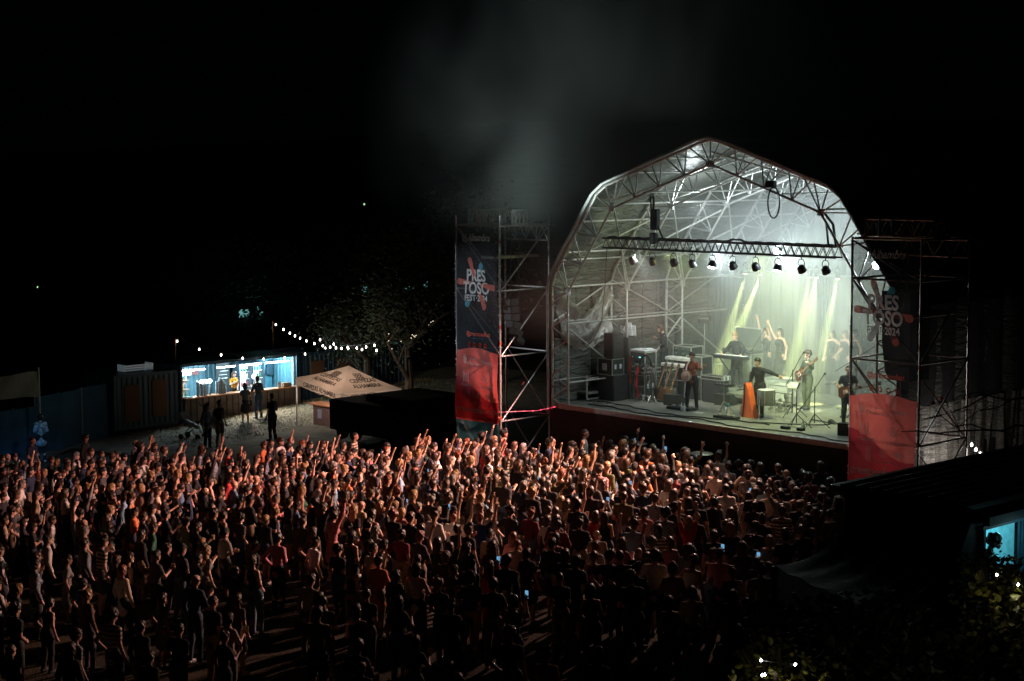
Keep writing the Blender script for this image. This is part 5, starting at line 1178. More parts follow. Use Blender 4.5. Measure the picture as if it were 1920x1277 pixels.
# fridges
for k, x in enumerate((4.1, 4.80)):
    t = bar_thing('drinks_fridge', ('left glass door fridge full of bottles, brightly lit', 'right glass door fridge full of bottles, brightly lit')[k], 'fridge', x, 1.5, .42, 0, 'drinks fridges')
    MB().box((0, .22, .95), (.62, .06, 1.9)).box((-.31, 0, .95), (.04, .5, 1.9)).box((.31, 0, .95), (.04, .5, 1.9)).box((0, 0, 1.92), (.66, .5, .05)).box((0, 0, .02), (.66, .5, .04)).build('cabinet', mat('fridge_dark', (.03, .05, .07), .4), t)
    MB().box((0, .18, .95), (.56, .01, 1.8)).build('lit_back', glow('fridge_back', (.60, .82, 1), 2.6, True), t)
    for s_ in range(5):
        MB().box((0, .02, .2 + s_ * .34), (.56, .3, .015)).build('shelf', WHITEP, t)
        if s_ < 4 or True:
            mb = MB()
            for q in range(8): mb.lathe([(.026, 0), (.028, .14), (.012, .19), (.012, .24)], 7, (-.24 + q * .068, -.06 + .03 * (q % 2), .21 + s_ * .34))
            mb.build('bottles', [BCOL[1], _M['bottle_clear'], mat('can_red', (.35, .08, .07), .4), mat('juice', (.55, .50, .42), .4), BCOL[0]][(s_ + k) % 5], t, True)
    MB().tube((-.31, -.25, .05), (-.31, -.25, 1.9), .015).tube((.31, -.25, .05), (.31, -.25, 1.9), .015).tube((-.31, -.25, 1.9), (.31, -.25, 1.9), .015).build('door_frame', mat('fridge_dark', (.03, .05, .07), .4), t)
# posters, boxes
t = bar_thing('poster', 'white poster on the blue wall at the right end of the bar', 'poster', 5.38, 1.87, 1.62); MB().box((0, 0, .3), (.32, .01, .6)).build('sheet', WHITEP, t); MB().box((0, -.008, .42), (.22, .004, .05)).box((-.02, -.008, .2), (.18, .004, .16)).build('print', mat('poster_print', (.2, .35, .45), .6), t)
t = bar_thing('hanging_jacket', 'dark jacket hanging on the blue wall beside the poster', 'jacket', 5.68, 1.75, 1.62); m = MB(); m.prism([(-.16, .1), (.18, .05), (.2, .6), (.05, .72), (-.12, .62)], -.08, .06); m.build('cloth', mat('slate_cloth', (.03, .07, .10), .9), t)
t = bar_thing('framed_pictures', 'row of small framed pictures above the plywood shelf', 'pictures', 1.45, 1.8, 2.0)
for k, (x, c) in enumerate(((-.3, WHITEP), (.05, WHITEP), (.42, mat('brown_picture', (.14, .05, .05), .6)))): MB().bbox((x, 0, .15), (.34, .03, .3), .005).build('frame', c, t)
t = bar_thing('cardboard_box', 'small cardboard box at the right end of the bar counter', 'box', 5.3, -.1, 1.341); MB().bbox((0, 0, .09), (.42, .26, .18), .005).build('box_body', mat('cardboard', (.42, .26, .16), .8), t)
t = bar_thing('paper_stand', 'small white menu card on the right part of the counter', 'menu', 4.95, -.1, 1.341); MB().bbox((0, 0, .11), (.18, .02, .22), .004, 0, rad(-10)).build('card', WHITEP, t)
t = bar_thing('serving_tray', 'green cloth and tray at the left end of the counter', 'tray', .3, -.1, 1.341); MB().bbox((0, 0, .02), (.35, .25, .03), .008).build('tray_base', mat('green_tray', (.05, .30, .28), .5), t)
t = bar_thing('roof_crate', 'pale slatted crate on the roof of the left container', 'crate', -1.5, 1.1, 2.55); m = MB()
for k in range(3): m.box((0, -.3, .05 + k * .09), (1.35, .02, .07))
m.box((-.66, 0, .14), (.03, .6, .28)).box((.30, -.29, .14), (.04, .03, .3)).box((.66, 0, .14), (.03, .6, .28)); m.build('slats', glow('slats_with_glow', (.5, .62, .68), .10), t)  # slats glow faintly in place of light falling on them
t = bar_thing('bike_hoop', 'dark wheel hoop hooked under the counter', 'hoop', 1.0, -.14, .9); MB().path([(.22 * math.cos(a), -.03, .2 + .2 * math.sin(a)) for a in np.linspace(3.3, 6.1, 12)], .015, 5).build('hoop', BLACKM, t)
t = bar_thing('bike_hoop', 'second dark hoop hooked under the counter further right', 'hoop', 2.0, -.14, .93); MB().path([(.22 * math.cos(a), -.03, .2 + .2 * math.sin(a)) for a in np.linspace(3.3, 6.1, 12)], .015, 5).build('hoop', BLACKM, t)

# people at the bar
def bar_person(label, x, y, face, arm, hair, hc, top, bottom, sc_=1., z=None, skin=0, **kw):
    P = B(x, y) if x < 100 else foot_of(x, y, 1.74 * sc_); P.z = gz(P.x, P.y) + .01 if z is None else P.z + z
    pose = dict(arms=arms(arm)) ; pose.update(kw.pop('pose', {}))
    ms, _ = fig_meshes('bar' + label, pose=pose, h=.013, hair=hair, **kw)
    return person(ms, P, BRZ + rad(face), dict(body=SKINS[skin], top=top, bottom=bottom, shoes=SHOE, hair=HAIRC[hc], top_name='shirt', bottom_name='skirt' if kw.get('dress') else 'trousers'), label, 'person', None, sc_)
bar_person('barmaid in a yellow shirt serving behind the counter', 3.02, .55, 180, 'ck_fr', 'long', 'brown', cl('bright yellow', (.75, .36, .04)), BOTS[1], 1.0, .42, female=True)
bar_person('woman in a black skirt standing at the counter', 459, 719, -15, 'ck_fr', 'bob', 'black', cl('patterned dark', (.06, .08, .09)), cl('black skirt', (.015, .018, .02)), .97, female=True, dress=1)
bar_person('man in a dark jumper leaning on the bar with his back to us', 484, 706, 0, 'fr_fr', 'short', 'black', cl('dark blue jumper', (.015, .04, .07)), BOTS[0], 1.04, sleeve='long', pose=dict(lean=.06))
bar_person('man in a black t-shirt and trousers walking towards the bar', 510, 738, 10, 'dn_ck', 'crop', 'black', TOPS['black t-shirt'], BOTS[1], 1.06)
bar_person('young woman with long hair in a pale denim jacket strolling before the bar', 387, 757, 190, 'dn_dn', 'long', 'black', cl('pale denim top', (.18, .27, .33)), BOTS[0], 1.0, female=True, sleeve='long')
bar_person('man in a black t-shirt and shorts looking up before the bar', 410, 751, 185, 'dn_dn', 'crop', 'black', TOPS['black t-shirt'], cl('pale shorts', (.30, .26, .22)), 1.05, pose=dict(shorts=True))
t = bar_thing('shoulder_bag', 'black bag hanging at the hip of the woman at the counter', 'bag', 2.92, -1.0, .62); t.location = foot_of(466, 748, 1.0); t.location.z = gz(t.location.x, t.location.y) + .68; MB().bbox((0, 0, .13), (.32, .14, .27), .05).build('bag_body', BLACKC, t); MB().path([(-.1, 0, .25), (-.15, .02, .5), (-.12, .02, .68)], .012).build('strap', BLACKC, t)
# buggy
t = bar_thing('pushchair', 'grey pushchair parked in front of the bar', 'pushchair', -1.5, -3.6, 0, .5); t.location = foot_of(362, 800, .5); t.location.z = gz(t.location.x, t.location.y)
m = MB(); m.grid(lambda a, b: (-.25 + a * .5, -.3 + b * .8, .45 + .35 * b + .05 * math.sin(a * 3.14)), 6, 8); m.build('seat', mat('grey_fabric', (.16, .16, .18), .8), t)
MB().path([(-.25, -.35, .12), (-.25, .35, .95), (.25, .35, .95), (.25, -.35, .12)], .018).path([(-.25, .4, .12), (-.25, -.2, .7)], .018).path([(.25, .4, .12), (.25, -.2, .7)], .018).build('frame', ALUD, t)
for x in (-.27, .27):
    for y in (-.35, .4): MB().lathe([(.11, -.02), (.12, 0), (.11, .02)], 14, M=Matrix.Translation((x, y, .12)) @ Matrix.Rotation(rad(90), 4, 'Y')).build('wheel', BLACKM, t)
m = MB(); m.grid(lambda a, b: (-.27 + a * .54, .25 + .3 * math.sin(b * 1.5), .8 + .28 * math.sin(b * 3.0)), 6, 8); m.build('hood', _M['grey_fabric'], t)

# ---------------------------------------------------------------- festoon lights
def festoon(name_, label, P0, P1, n, sag, off=()):
    t = thing('festoon_lights', label, 'string lights', P0, 0); d = Vector(P1) - Vector(P0)
    pt = lambda f: Vector((d.x * f, d.y * f, d.z * f - sag * 4 * f * (1 - f)))
    MB().path([pt(i / 24) for i in range(25)], .008, 5).build('cable', BLACKM, t)
    for i in range(n):
        f = (i + .35 + .25 * math.sin(i * 7.3)) / n if n > 8 else i / max(1, n - 1); p = pt(f)
        MB().tube(p, p + Vector((0, 0, -.06)), .018, 6).build('socket', BLACKM, t)
        MB().lathe([(.001, -.055), (.026, -.035), (.032, 0), (.022, .03), (.012, .045)], 8, tuple(p + Vector((0, 0, -.11)))).build('bulb', glow('warm_bulb', (1, .90, .82), 14), t, True)
    return t
def pole_thing(label, P, h_):
    t = thing('light_pole', label, 'pole', P, 0); MB().tube((0, 0, 0), (0, 0, h_), .035, 8, .03).build('pole', mat('brown_pole', (.30, .13, .06), .6), t); MB().tube((0, 0, h_ - .05), (.15, 0, h_ + .05), .015).build('hook', BLACKM, t)
p_a = toworld(330, 690, 73.2); p_b = toworld(513, 700, 79.5)
pA = Vector((p_a.x, p_a.y, gz(p_a.x, p_a.y) + .2)); pB = Vector((p_b.x, p_b.y, gz(p_b.x, p_b.y) + .2))
A_top = toworld(332, 635, 73.2); B_top = toworld(513, 601, 79.5); C_end = toworld(600, 655, 74.5)
pole_thing('thin pole at the left corner of the bar holding the bulb string', pA, A_top.z - pA.z); pole_thing('tall brown pole behind the bar holding the long bulb string', pB, B_top.z - pB.z)
festoon('a', 'sagging string of bulbs over the bar front', A_top, toworld(610, 648, 76.5), 8, .62)
festoon('b', 'dense string of bulbs running from the tall pole down to the tree', B_top, toworld(708, 641, 70), 15, .55)
festoon('c', 'short string of four bulbs hanging under the dense string', toworld(600, 632, 72), toworld(706, 652, 69), 5, .1)
# string at the far right below the tower
festoon('d', 'string of large bulbs sloping down beside the grey sheet at the far right', toworld(1822, 826, 44.5), toworld(1862, 864, 44.0), 6, .03)
lamp('POINT', toworld(1836, 850, 43.6), 30, (1, .92, .85), radius=.1); lamp('POINT', toworld(1790, 868, 44.2), 16, (1, .92, .85), radius=.1)

# ================================================================ BEER TENT
TO_ = Vector((-8.66, 69.0, gz(-8.4, 69.0)))
tent = thing('canopy_tent', 'beige pyramid tent with dark lettering between bar and stage', 'tent', TO_, SRZ)   # local x = u (to the right and nearer)
TC = mat('beige_canvas', (.62, .50, .42), .8, 0, .08, 2, .25, 5, trans=.03); PRT = mat('dark_print', (.06, .045, .04), .8); TS = 3.0; E0 = 2.10; AP = 2.80
lamp('POINT', TO_ + U * 1.5 + V * 1.5 + Vector((0, 0, .9)), 60, (1, .80, .66), radius=.4)
lamp('SPOT', TO_ + U * 4.6 + V * -4.4 + Vector((0, 0, 3.6)), 900, (1, .84, .70), TO_ + U * 1.9 + V * .9 + Vector((0, 0, 2.5)), 60, .9, .3)
cs = [(0, 0), (TS, 0), (TS, TS), (0, TS)]; ap = (TS / 2, TS / 2)
for i in range(4):
    a, b = cs[i], cs[(i + 1) % 4]
    def face(s_, t_, a=a, b=b):
        x = a[0] + (b[0] - a[0]) * s_; y = a[1] + (b[1] - a[1]) * s_; x += (ap[0] - x) * t_; y += (ap[1] - y) * t_
        return (x, y, E0 + .32 + (AP - E0) * t_ - .05 * math.sin(t_ * math.pi) + .0 * s_)
    m = MB(); m.grid(face, 10, 10); m.build('roof_panel', TC, tent, True)
    m = MB(); e = .02; m.grid(lambda s_, t_, a=a, b=b: (a[0] + (b[0] - a[0]) * s_, a[1] + (b[1] - a[1]) * s_, E0 + .32 - .32 * t_ + .012 * math.sin(s_ * 12) * t_), 12, 2); m.build('valance', TC, tent, True)
for x, y in cs: MB().box((x, y, E0 / 2 + .1), (.045, .045, E0 + .3)).build('leg', mat('white_steel', (.65, .66, .7), .4, .3), tent)
m = MB()
for i in range(4):
    a, b = cs[i], cs[(i + 1) % 4]
    for k in range(2):
        p = [a[0] + (b[0] - a[0]) * k / 2, a[1] + (b[1] - a[1]) * k / 2]; q = [a[0] + (b[0] - a[0]) * (k + 1) / 2, a[1] + (b[1] - a[1]) * (k + 1) / 2]
        m.tube((*p, E0 + .28), (*q, E0 - .05), .012).tube((*p, E0 - .05), (*q, E0 + .28), .012)
m.tube((TS / 2, 0, E0 + .28), (TS / 2, TS / 2, AP - .2), .015).tube((0, TS / 2, E0 + .28), (TS / 2, TS / 2, AP - .2), .015).tube((TS, TS / 2, E0 + .28), (TS / 2, TS / 2, AP - .2), .015).tube((TS / 2, TS, E0 + .28), (TS / 2, TS / 2, AP - .2), .015); m.build('folding_frame', ALUD, tent)
def tt(s, size, x, z, face=0, sl=False, name='lettering'):
    if not sl:
        if face == 0: return text_mesh(s, size, PRT, name, tent, (x, -.014, z), (rad(90), 0, 0), 'CENTER', .78, .006)
        return text_mesh(s, size, PRT, name, tent, (TS + .014, x, z), (rad(90), 0, rad(90)), 'CENTER', .78, .006)
    pitch = math.atan2(AP - E0, TS / 2); yy = (z) * (TS / 2); zz = E0 + .32 + (AP - E0) * z + .012 - .05 * math.sin(z * math.pi) * .0
    if face == 0: return text_mesh(s, size, PRT, name, tent, (x, yy, zz), (pitch, 0, 0), 'CENTER', .85, .006)
    return text_mesh(s, size, PRT, name, tent, (TS - yy, x, zz), (pitch, 0, rad(90)), 'CENTER', .85, .006)
tt('CERVEZAS ALHAMBRA', .27, TS * .52, E0 + .06); tt('CERVEZAS ALHAMBRA', .27, TS * .5, E0 + .06, 1)
for f_ in (0, 1): tt('CERVEZAS', .32, TS * .5, .34, f_, True); tt('ALHAMBRA', .32, TS * .5, .14, f_, True)
pitch = math.atan2(AP - E0, TS / 2)
for f_ in (0, 1):
    for i in range(3):
        for j in range(3):
            cx_, yy = TS * .5 + (i - 1) * .14, (.56 + (j - 1) * .085) * (TS / 2); m = MB()
            pt = []
            for q in np.linspace(0, 6.28, 9):
                X = cx_ + .06 * math.cos(q); Y = yy + .06 * math.sin(q) * math.cos(pitch); Z = E0 + .32 + (AP - E0) * (Y / (TS / 2)) + .01
                pt.append((X, Y, Z) if f_ == 0 else (TS - Y, X, Z))
            m.path(pt, .012, 4); m.build('printed_emblem', PRT, tent)
for ch in list(tent.children):                           # the tent stands on falling ground: its frame follows the slope
    ch.data = ch.data.copy(); bpy.context.view_layer.update(); ch.data.transform(ch.matrix_basis); ch.matrix_basis = Matrix.Identity(4)
    for v_ in ch.data.vertices: v_.co.z += -.43 - .38 * v_.co.x / TS - .09 * v_.co.y / TS
t = thing('tent_counter', 'wooden serving counter under the beige tent with a small notice', 'counter', TO_ + U * 1.0 + V * .3, SRZ)
MB().bbox((.55, .35, .45), (2.0, .5, .9), .01).build('counter_body', mat('counter_front', (.22, .13, .12), .7, 0, .2, 5), t); MB().bbox((.5, .3, .93), (2.3, .75, .05), .01).build('counter_top', _M['orange_wood'], t)
MB().box((.0, .09, .55), (.26, .006, .36)).build('notice', mat('pale_notice', (.40, .40, .60), .6), t)
t.location.z = TO_.z + .02
lamp('POINT', TO_ + U * 1.9 + V * .5 + Vector((0, 0, 1.0)), 30, (1, .75, .55), radius=.1)
# dark trailer and screens in front of the tent and between tent and left tower
DARKB = mat('dark_blue_tarp', (.010, .022, .034), .7, 0, .3, 1.5, .3, 4)
t = thing('dark_trailer', 'closed dark blue trailer in front of the right half of the tent', 'trailer', toworld(716, 828, 62), SRZ); t.location.z = gz(t.location.x, t.location.y)
MB().bbox((-1.6, 1.2, .85), (3.3, 2.3, 1.15), .04).build('trailer_body', DARKB, t); MB().bbox((1.55, 1.2, .8), (2.9, 2.3, 1.05), .04).build('trailer_body', DARKB, t)
for x in (-2.4, -1.6): MB().lathe([(.28, -.08), (.3, .08)], 18, M=Matrix.Translation((x, .05, .3)) @ Matrix.Rotation(rad(90), 4, 'X')).build('wheel', BLACKM, t)
MB().bbox((-.0, .2, 1.45), (.4, .05, .1), .01).build('coupling', BLACKM, t)
t2 = thing('parasol_roof', 'dark flat roof panel reaching in front of the tent corner', 'canopy', toworld(700, 750, 64.6), SRZ); t2.location.z = gz(t2.location.x, t2.location.y)
m = MB(); m.bbox((1.75, .6, 1.42), (2.6, 2.6, .6), .03); m.build('roof_slab', DARKB, t2)
for x in (-.3, 2.1): MB().tube((x + .85, 0, 0), (x + .85, 0, 1.2), .04).build('post', BLACKM, t2)
t3 = thing('rounded_cover', 'small pale rounded cover on top of the dark trailer', 'cover', toworld(733, 778, 62.4), 0); MB().lathe([(.24, 0), (.22, .1), (.14, .19), (.01, .22)], 16).build('cover', mat('pale_green_plastic', (.25, .42, .34), .5), t3, True)

# ================================================================ FAR LEFT: fences, sheet, person
FB = mat('blue_fence_cloth', (.02, .07, .11), .85, 0, .25, 1.5, .4, 4)
def fence(label, P0, P1, h_, m_, n=6, fold=.08):
    d = Vector(P1) - Vector(P0); t = thing('cloth_fence', label, 'fence', P0, math.atan2(d.y, d.x), 'cloth fences at the left'); L_ = math.hypot(d.x, d.y); dz = gz(P1[0], P1[1]) - gz(P0[0], P0[1])
    mb = MB(); mb.grid(lambda a, b: (a * L_, fold * math.sin(a * L_ * 3.1) * (1 - b * .5) + .02 * math.sin(a * L_ * 9), dz * a + h_ * b + .05), int(L_ * 10), 5); mb.build('fence_cloth', m_, t, True)
    for k in range(n + 1): MB().tube((L_ * k / n, .08, dz * k / n), (L_ * k / n, .08, dz * k / n + h_ + .1), .025).build('post', ALUD, t)
    return t
fA = toworld(200, 820, 70.5); fB = toworld(70, 826, 67.5); fC = toworld(-60, 830, 66.5)
for q in (fA, fB, fC): q.z = gz(q.x, q.y)
fence('blue cloth fence between the man in the pale jacket and the dark container', fB, fA, 2.25, FB, 3, .16); fence('dark blue cloth fence at the left edge under the beige sheet', fC, fB, 1.9, FB, 3)
t = thing('beige_sheet', 'beige sheet tied above the fence at the left edge', 'sheet', toworld(74, 742, 66.5), math.pi)
mb = MB(); mb.grid(lambda a, b: (a * 2.3, .06 * math.sin(a * 11 + b * 4), -.05 + b * (1.0 - .28 * a) + .03 * math.sin(a * 8) - .1 * a * (1 - b)), 24, 10); mb.build('sheet_cloth', mat('beige_sheet', (.26, .23, .15), .85, 0, .12, 2, .5, 5), t, True)
MB().tube((0, 0, -1.7), (0, 0, 1.1), .035).build('post', mat('beige_post', (.30, .28, .2), .7), t)
P = toworld(77, 824, 65.5); P.z = gz(P.x, P.y) + .02
ms, _ = fig_meshes('leftman', pose=dict(arms=arms('ck_ck'), lean=.03), h=.013, hair='short', sleeve='long', coat=True)
person(ms, P, rad(20), dict(body=SKINS[0], top=mat('camo', (.25, .36, .42), .8, 0, .95, 9), bottom=BOTS[1], shoes=SHOEW, hair=HAIRC['black'], top_name='jacket'), 'person in a pale patterned jacket with their back to us at the left fence', 'person', None, 1.06)
lamp('SPOT', toworld(-70, 640, 58), 900, (.12, .45, 1), toworld(20, 850, 62), 52, .9, .3)
lamp('SPOT', toworld(260, 560, 60), 230, (.75, .82, .8), toworld(50, 740, 67), 50, .9, .3)  # unseen spot added to lift the beige sheet and fence
t = thing('unseen_flood', 'added small blue floodlight on a pole, unseen beyond the left edge of the meadow', 'lamp', toworld(-70, 640, 58), 0); MB().bbox((0, 0, .1), (.3, .15, .2), .02).build('lamp_head', BLACKM, t); MB().tube((0, 0, .1), (0, .1, -7.9), .02).build('pole', BLACKM, t)  # flood and pole added out of view for the blue light on the path
# ================================================================ TREES, FAR LIGHTS
LEAFM = mat('leaves', (.028, .042, .02), .7, 0, .5, .8); BARK = mat('bark', (.06, .045, .03), .9, 0, .3, 5, .5, 20)
def tree(label, P, h_, r, seed, nleaf=4200, leaf=.16, trunk=.22, name='broadleaf_tree'):
    rr = random.Random(seed); t = thing(name, label, 'tree', P, rr.uniform(0, 6)); m = MB(); tips = []
    def limb(a, d, L_, r0, lv):
        b = a + d * L_; mid = a + d * L_ * .5 + Vector((rr.uniform(-.1, .1), rr.uniform(-.1, .1), 0)) * L_ * .6
        m.tube(a, mid, r0, 7, r0 * .8); m.tube(mid, b, r0 * .8, 7, r0 * .55)
        if lv == 0: tips.append(b); return
        for k in range(3 if lv > 1 else 3):
            q = Vector((rr.gauss(0, 1), rr.gauss(0, 1), rr.uniform(-.1, 1.0))).normalized(); limb(b if k else mid, (d * .6 + q * .8).normalized(), L_ * rr.uniform(.55, .8), r0 * .5, lv - 1)
    limb(Vector((0, 0, 0)), Vector((rr.uniform(-.06, .06), 0, 1)).normalized(), h_ * .36, trunk, 3)
    m.build('trunk', BARK, t, True)
    c = MB(); cl_ = [(p, rr.uniform(.5, 1.1) * r * .36) for p in tips] + [(Vector((rr.gauss(0, r * .4), rr.gauss(0, r * .4), h_ * rr.uniform(.45, .95))), r * rr.uniform(.25, .4)) for _ in range(9)]
    for i in range(nleaf):
        p, R_ = rr.choice(cl_); q = Vector((rr.gauss(0, .5), rr.gauss(0, .5), rr.gauss(0, .38))) * R_ * 1.3 + p; s_ = leaf * rr.uniform(.6, 1.3)
        e1 = Vector((rr.gauss(0, 1), rr.gauss(0, 1), rr.gauss(0, .6))).normalized() * s_; e2 = e1.cross(Vector((rr.gauss(0, 1), rr.gauss(0, 1), rr.gauss(0, 1)))).normalized() * s_ * .45
        c.add([q - e1 * .5, q + e2 * .5, q + e1 * .6, q - e2 * .5], [(0, 1, 2, 3)])
    c.build('crown', LEAFM, t); return t
def at_ground(px, depth): 
    p = toworld(px, 700, depth); p.z = gz(p.x, p.y) + hill(p.x, p.y) - .1; return p
tree('leafy dark tree standing just right of the end of the bulb string', at_ground(760, 70.5), 7.6, 3.3, 1, 6500, .17)
tree('low bushy tree behind the beige tent with lit leaf edges', at_ground(690, 76), 5.2, 2.5, 5, 4500, .16)
tree('tall dark tree between the bar and the tower, lit gaps in its crown', at_ground(755, 88), 9.0, 4.2, 2, 7500, .24)
tree('tall dark tree behind the bar', at_ground(480, 96), 7.5, 5.0, 3, 8000, .26)
tree('dark tree far behind the left container', at_ground(150, 100), 11, 5.5, 4, 4500, .28)
tree('dark tree rising behind the left scaffold tower', at_ground(880, 92), 7.5, 3.6, 6, 4500, .26)
tree('small dark tree beyond the bar, left of the tall pole', at_ground(400, 88), 7, 3.2, 8, 3500, .2)
# faint fairy lights in the tree
t = thing('tree_lights', 'scattered warm fairy lights in the leafy tree right of the bulb string', 'string lights', at_ground(760, 69.0), 0); rr = random.Random(4)
base = t.location.copy()
for k, (x, y) in enumerate(((776, 630), (778, 632), (773, 628), (771, 634), (780, 629), (752, 640), (727, 641), (729, 626), (804, 609), (808, 604), (735, 654), (812, 602), (729, 639))):
    p = toworld(x, y, 66.8 + rr.uniform(-.4, .4)) - base; MB().lathe([(.001, -.012), (.012, 0), (.001, .012)], 6, tuple(p)).build('bulb', glow('fairy_bulb', (1, .85, .62), 5), t)
pts = [toworld(x, y, 66.9) - base for x, y in ((708, 641), (727, 641), (752, 640), (773, 630), (804, 609), (812, 602))]
MB().path(pts, .006, 4).build('cable', BLACKM, t)
lamp('POINT', toworld(742, 600, 84), 4, (.55, .95, .85), radius=.3); lamp('POINT', toworld(485, 560, 90), 8, (.35, .9, .85), radius=.3); lamp('POINT', toworld(700, 672, 73), 1.2, (1, .85, .7), radius=.2)
# distant lit house fronts seen through the leaves
def house(label, P, w, d, h_, wins, rz=0):
    t = thing('distant_house', label, 'house', P, rz); MB().box((0, 0, h_ / 2), (w, d, h_)).build('wall', mat('house_wall', (.3, .36, .34), .8), t)
    MB().prism([(-w / 2 - .3, h_), (w / 2 + .3, h_), (0, h_ + w * .25)], -d / 2 - .3, d / 2 + .3).build('roof', mat('house_roof', (.12, .05, .03), .8), t)
    for x, z, a, b in wins: f = MB().box((x, -d / 2 - .03, z), (a + .15, .06, b + .15)).build('window', BLACKM, t); MB().box((x, -d / 2 - .07, z), (a, .03, b)).build('pane', glow('cold_window', (.35, .95, .95), .35), f)
    return t
def elev(px, py, depth): return toworld(px, py, depth)
for lbl, px, py, dep, w, wins in (('distant house with a cold lit front behind the tall tree, left one', 745, 500, 130, 6, ((0, 4.2, .5, .8), (-2, 2.4, .8, .7))), ('distant house whose lit front shows through the leaves, right one', 782, 530, 128, 5, ((-.4, 3.7, .8, .5), (.6, 4.1, .7, .5))), ('distant house with a teal lit front behind the bar trees', 486, 572, 122, 7, ((-.6, 3.4, .7, 1.1), (.35, 3.5, .7, 1.3), (2.3, 3.2, .4, .5)))):
    p = toworld(px, py, dep); g = gz(p.x, p.y) + hill(p.x, p.y); house(lbl, (p.x, p.y, min(g, p.z - 4)), w, 6, 5.5 + max(0, p.z - 4 - g) * 0, wins)
for k, (x, y) in enumerate(((423, 519), (683, 383), (1080, 530), (733, 460), (70, 538))):
    if k == 2: continue
    p = toworld(x, y, 135); t = thing('distant_lamp', ('tiny cold light high in the dark left of the tree', 'faint green lit patch high above the bulb string', '', 'tiny far light above the tall tree', 'faint far light at the left')[k], 'lamp', p, 0); MB().lathe([(.001, -.09), (.09, 0), (.001, .09)], 8).build('bulb', glow('far_bulb', (.4, .9, .32), 1.2), t); MB().tube((0, .1, -.1), (0, .1, -12), .05).build('pole', BLACKM, t)

# ================================================================ RIGHT FOREGROUND: booth, marquee, tarp fence, bushes
BD = 26.0; bC = toworld(1805, 950, BD)                       # near left roof corner of the booth
booth = thing('site_booth', 'dark cabin with corrugated roof and a blue lit window at the right', 'cabin', (bC.x, bC.y, bC.z - 2.6), SRZ)   # x = u, y = v
DK = mat('dark_cabin_wall', (.012, .022, .03), .6, .1, .2, 3)
wW, dW = 2.25, 9.0
# local: corner at (0,0); roof spreads to -x (away left) and +y (along V)
WA0, WA1, WZ0, WZ1 = 0.55, 1.78, 1.35, 2.19
m = MB()
def wallv(y0, y1, z0, z1): m.box((-.03, (y0 + y1) / 2, (z0 + z1) / 2), (.06, y1 - y0, z1 - z0))
wallv(0, WA0, 0, 2.55); wallv(WA1, dW, 0, 2.55); wallv(WA0, WA1, 0, WZ0); wallv(WA0, WA1, WZ1, 2.55)
m.box((-wW / 2, .03, 1.27), (wW - .12, .06, 2.55)).box((-wW + .03, dW / 2, 1.27), (.06, dW - .14, 2.55)).box((-wW / 2, dW - .03, 1.27), (wW - .12, .06, 2.55)); m.build('wall', DK, booth)
m = MB(); m.box((-wW / 2, dW / 2, 2.60), (wW + .3, dW + .3, .08))
for k in range(9): m.box((-wW + .1 + k * (wW - .1) / 8, dW / 2, 2.665), (.05, dW + .3, .05))
m.build('roof', mat('dark_roof_sheet', (.02, .022, .022), .45, .3, .2, 2), booth)
MB().box((-wW / 2, dW / 2, .02), (wW - .1, dW - .1, .04)).build('floor', DK, booth)
MB().box((-wW + .10, 4.4, 1.45), (.04, 8.6, 2.2)).build('inner_wall', mat('pale_cyan_wall', (.35, .62, .66), .6), booth)
fr = MB(); fr.box((.02, (WA0 + WA1) / 2, WZ1), (.07, WA1 - WA0 + .1, .06)).box((.02, (WA0 + WA1) / 2, WZ0), (.09, WA1 - WA0 + .1, .06)).box((.02, WA0, (WZ0 + WZ1) / 2), (.07, .06, WZ1 - WZ0)).box((.02, WA1, (WZ0 + WZ1) / 2), (.07, .06, WZ1 - WZ0)).box((.02, WA0 + .97, (WZ0 + WZ1) / 2), (.06, .06, WZ1 - WZ0)).box((.02, WA0 + 1.08, (WZ0 + WZ1) / 2), (.05, .04, WZ1 - WZ0)); fr.build('window_frame', mat('window_frame_blue', (.05, .14, .2), .5), booth)
MB().box((.10, (WA0 + WA1) / 2 + .2, WZ1 + .12), (.12, WA1 - WA0 + .5, .14)).build('shutter_box', DK, booth)
bl = booth.location
lamp('POINT', Vector(bl) + U * (-.9) + V * 3.4 + Vector((0, 0, 2.3)), 230, (.25, .85, 1), radius=.15)
lamp('POINT', Vector(bl) + U * (.40) + V * 1.55 + Vector((0, 0, 2.02)), 2.5, (.45, .9, .95), radius=.15)  # lamp added outside the window to light the face of the man
ms, _ = fig_meshes('boothman', pose=dict(arms=arms('ck_ck'), lean=.10), h=.008, hair='curly', sleeve='short', head_tilt=(0, .06), seed=4)
pm = person(ms, Vector(bl) + U * (-.35) + V * 1.15 + Vector((0, 0, .22)), rad(-112), dict(body=SKINS[0], top=cl('pale teal shirt', (.25, .45, .42)), bottom=BOTS[0], shoes=SHOE, hair=HAIRC['black']), 'curly haired man with moustache and glasses inside the blue lit window', 'person')
hz_ = 1.615; m = MB()
m.path([(-.05, .145, hz_ + .035), (-.05, .150, hz_ + .0), (-.01, .165, hz_), (-.01, .165, hz_ + .035), (-.05, .145, hz_ + .035)], .0045, 5).path([(.05, .145, hz_ + .035), (.05, .150, hz_), (.01, .165, hz_), (.01, .165, hz_ + .035), (.05, .145, hz_ + .035)], .0045, 5).tube((.05, .15, hz_ + .03), (.082, .03, hz_ + .035), .004).tube((-.05, .15, hz_ + .03), (-.082, .03, hz_ + .035), .004)
m.build('glasses', BLACKM, pm); MB().bbox((0, .19, hz_ - .062), (.07, .03, .018), .006).build('moustache', HAIRC['black'], pm)
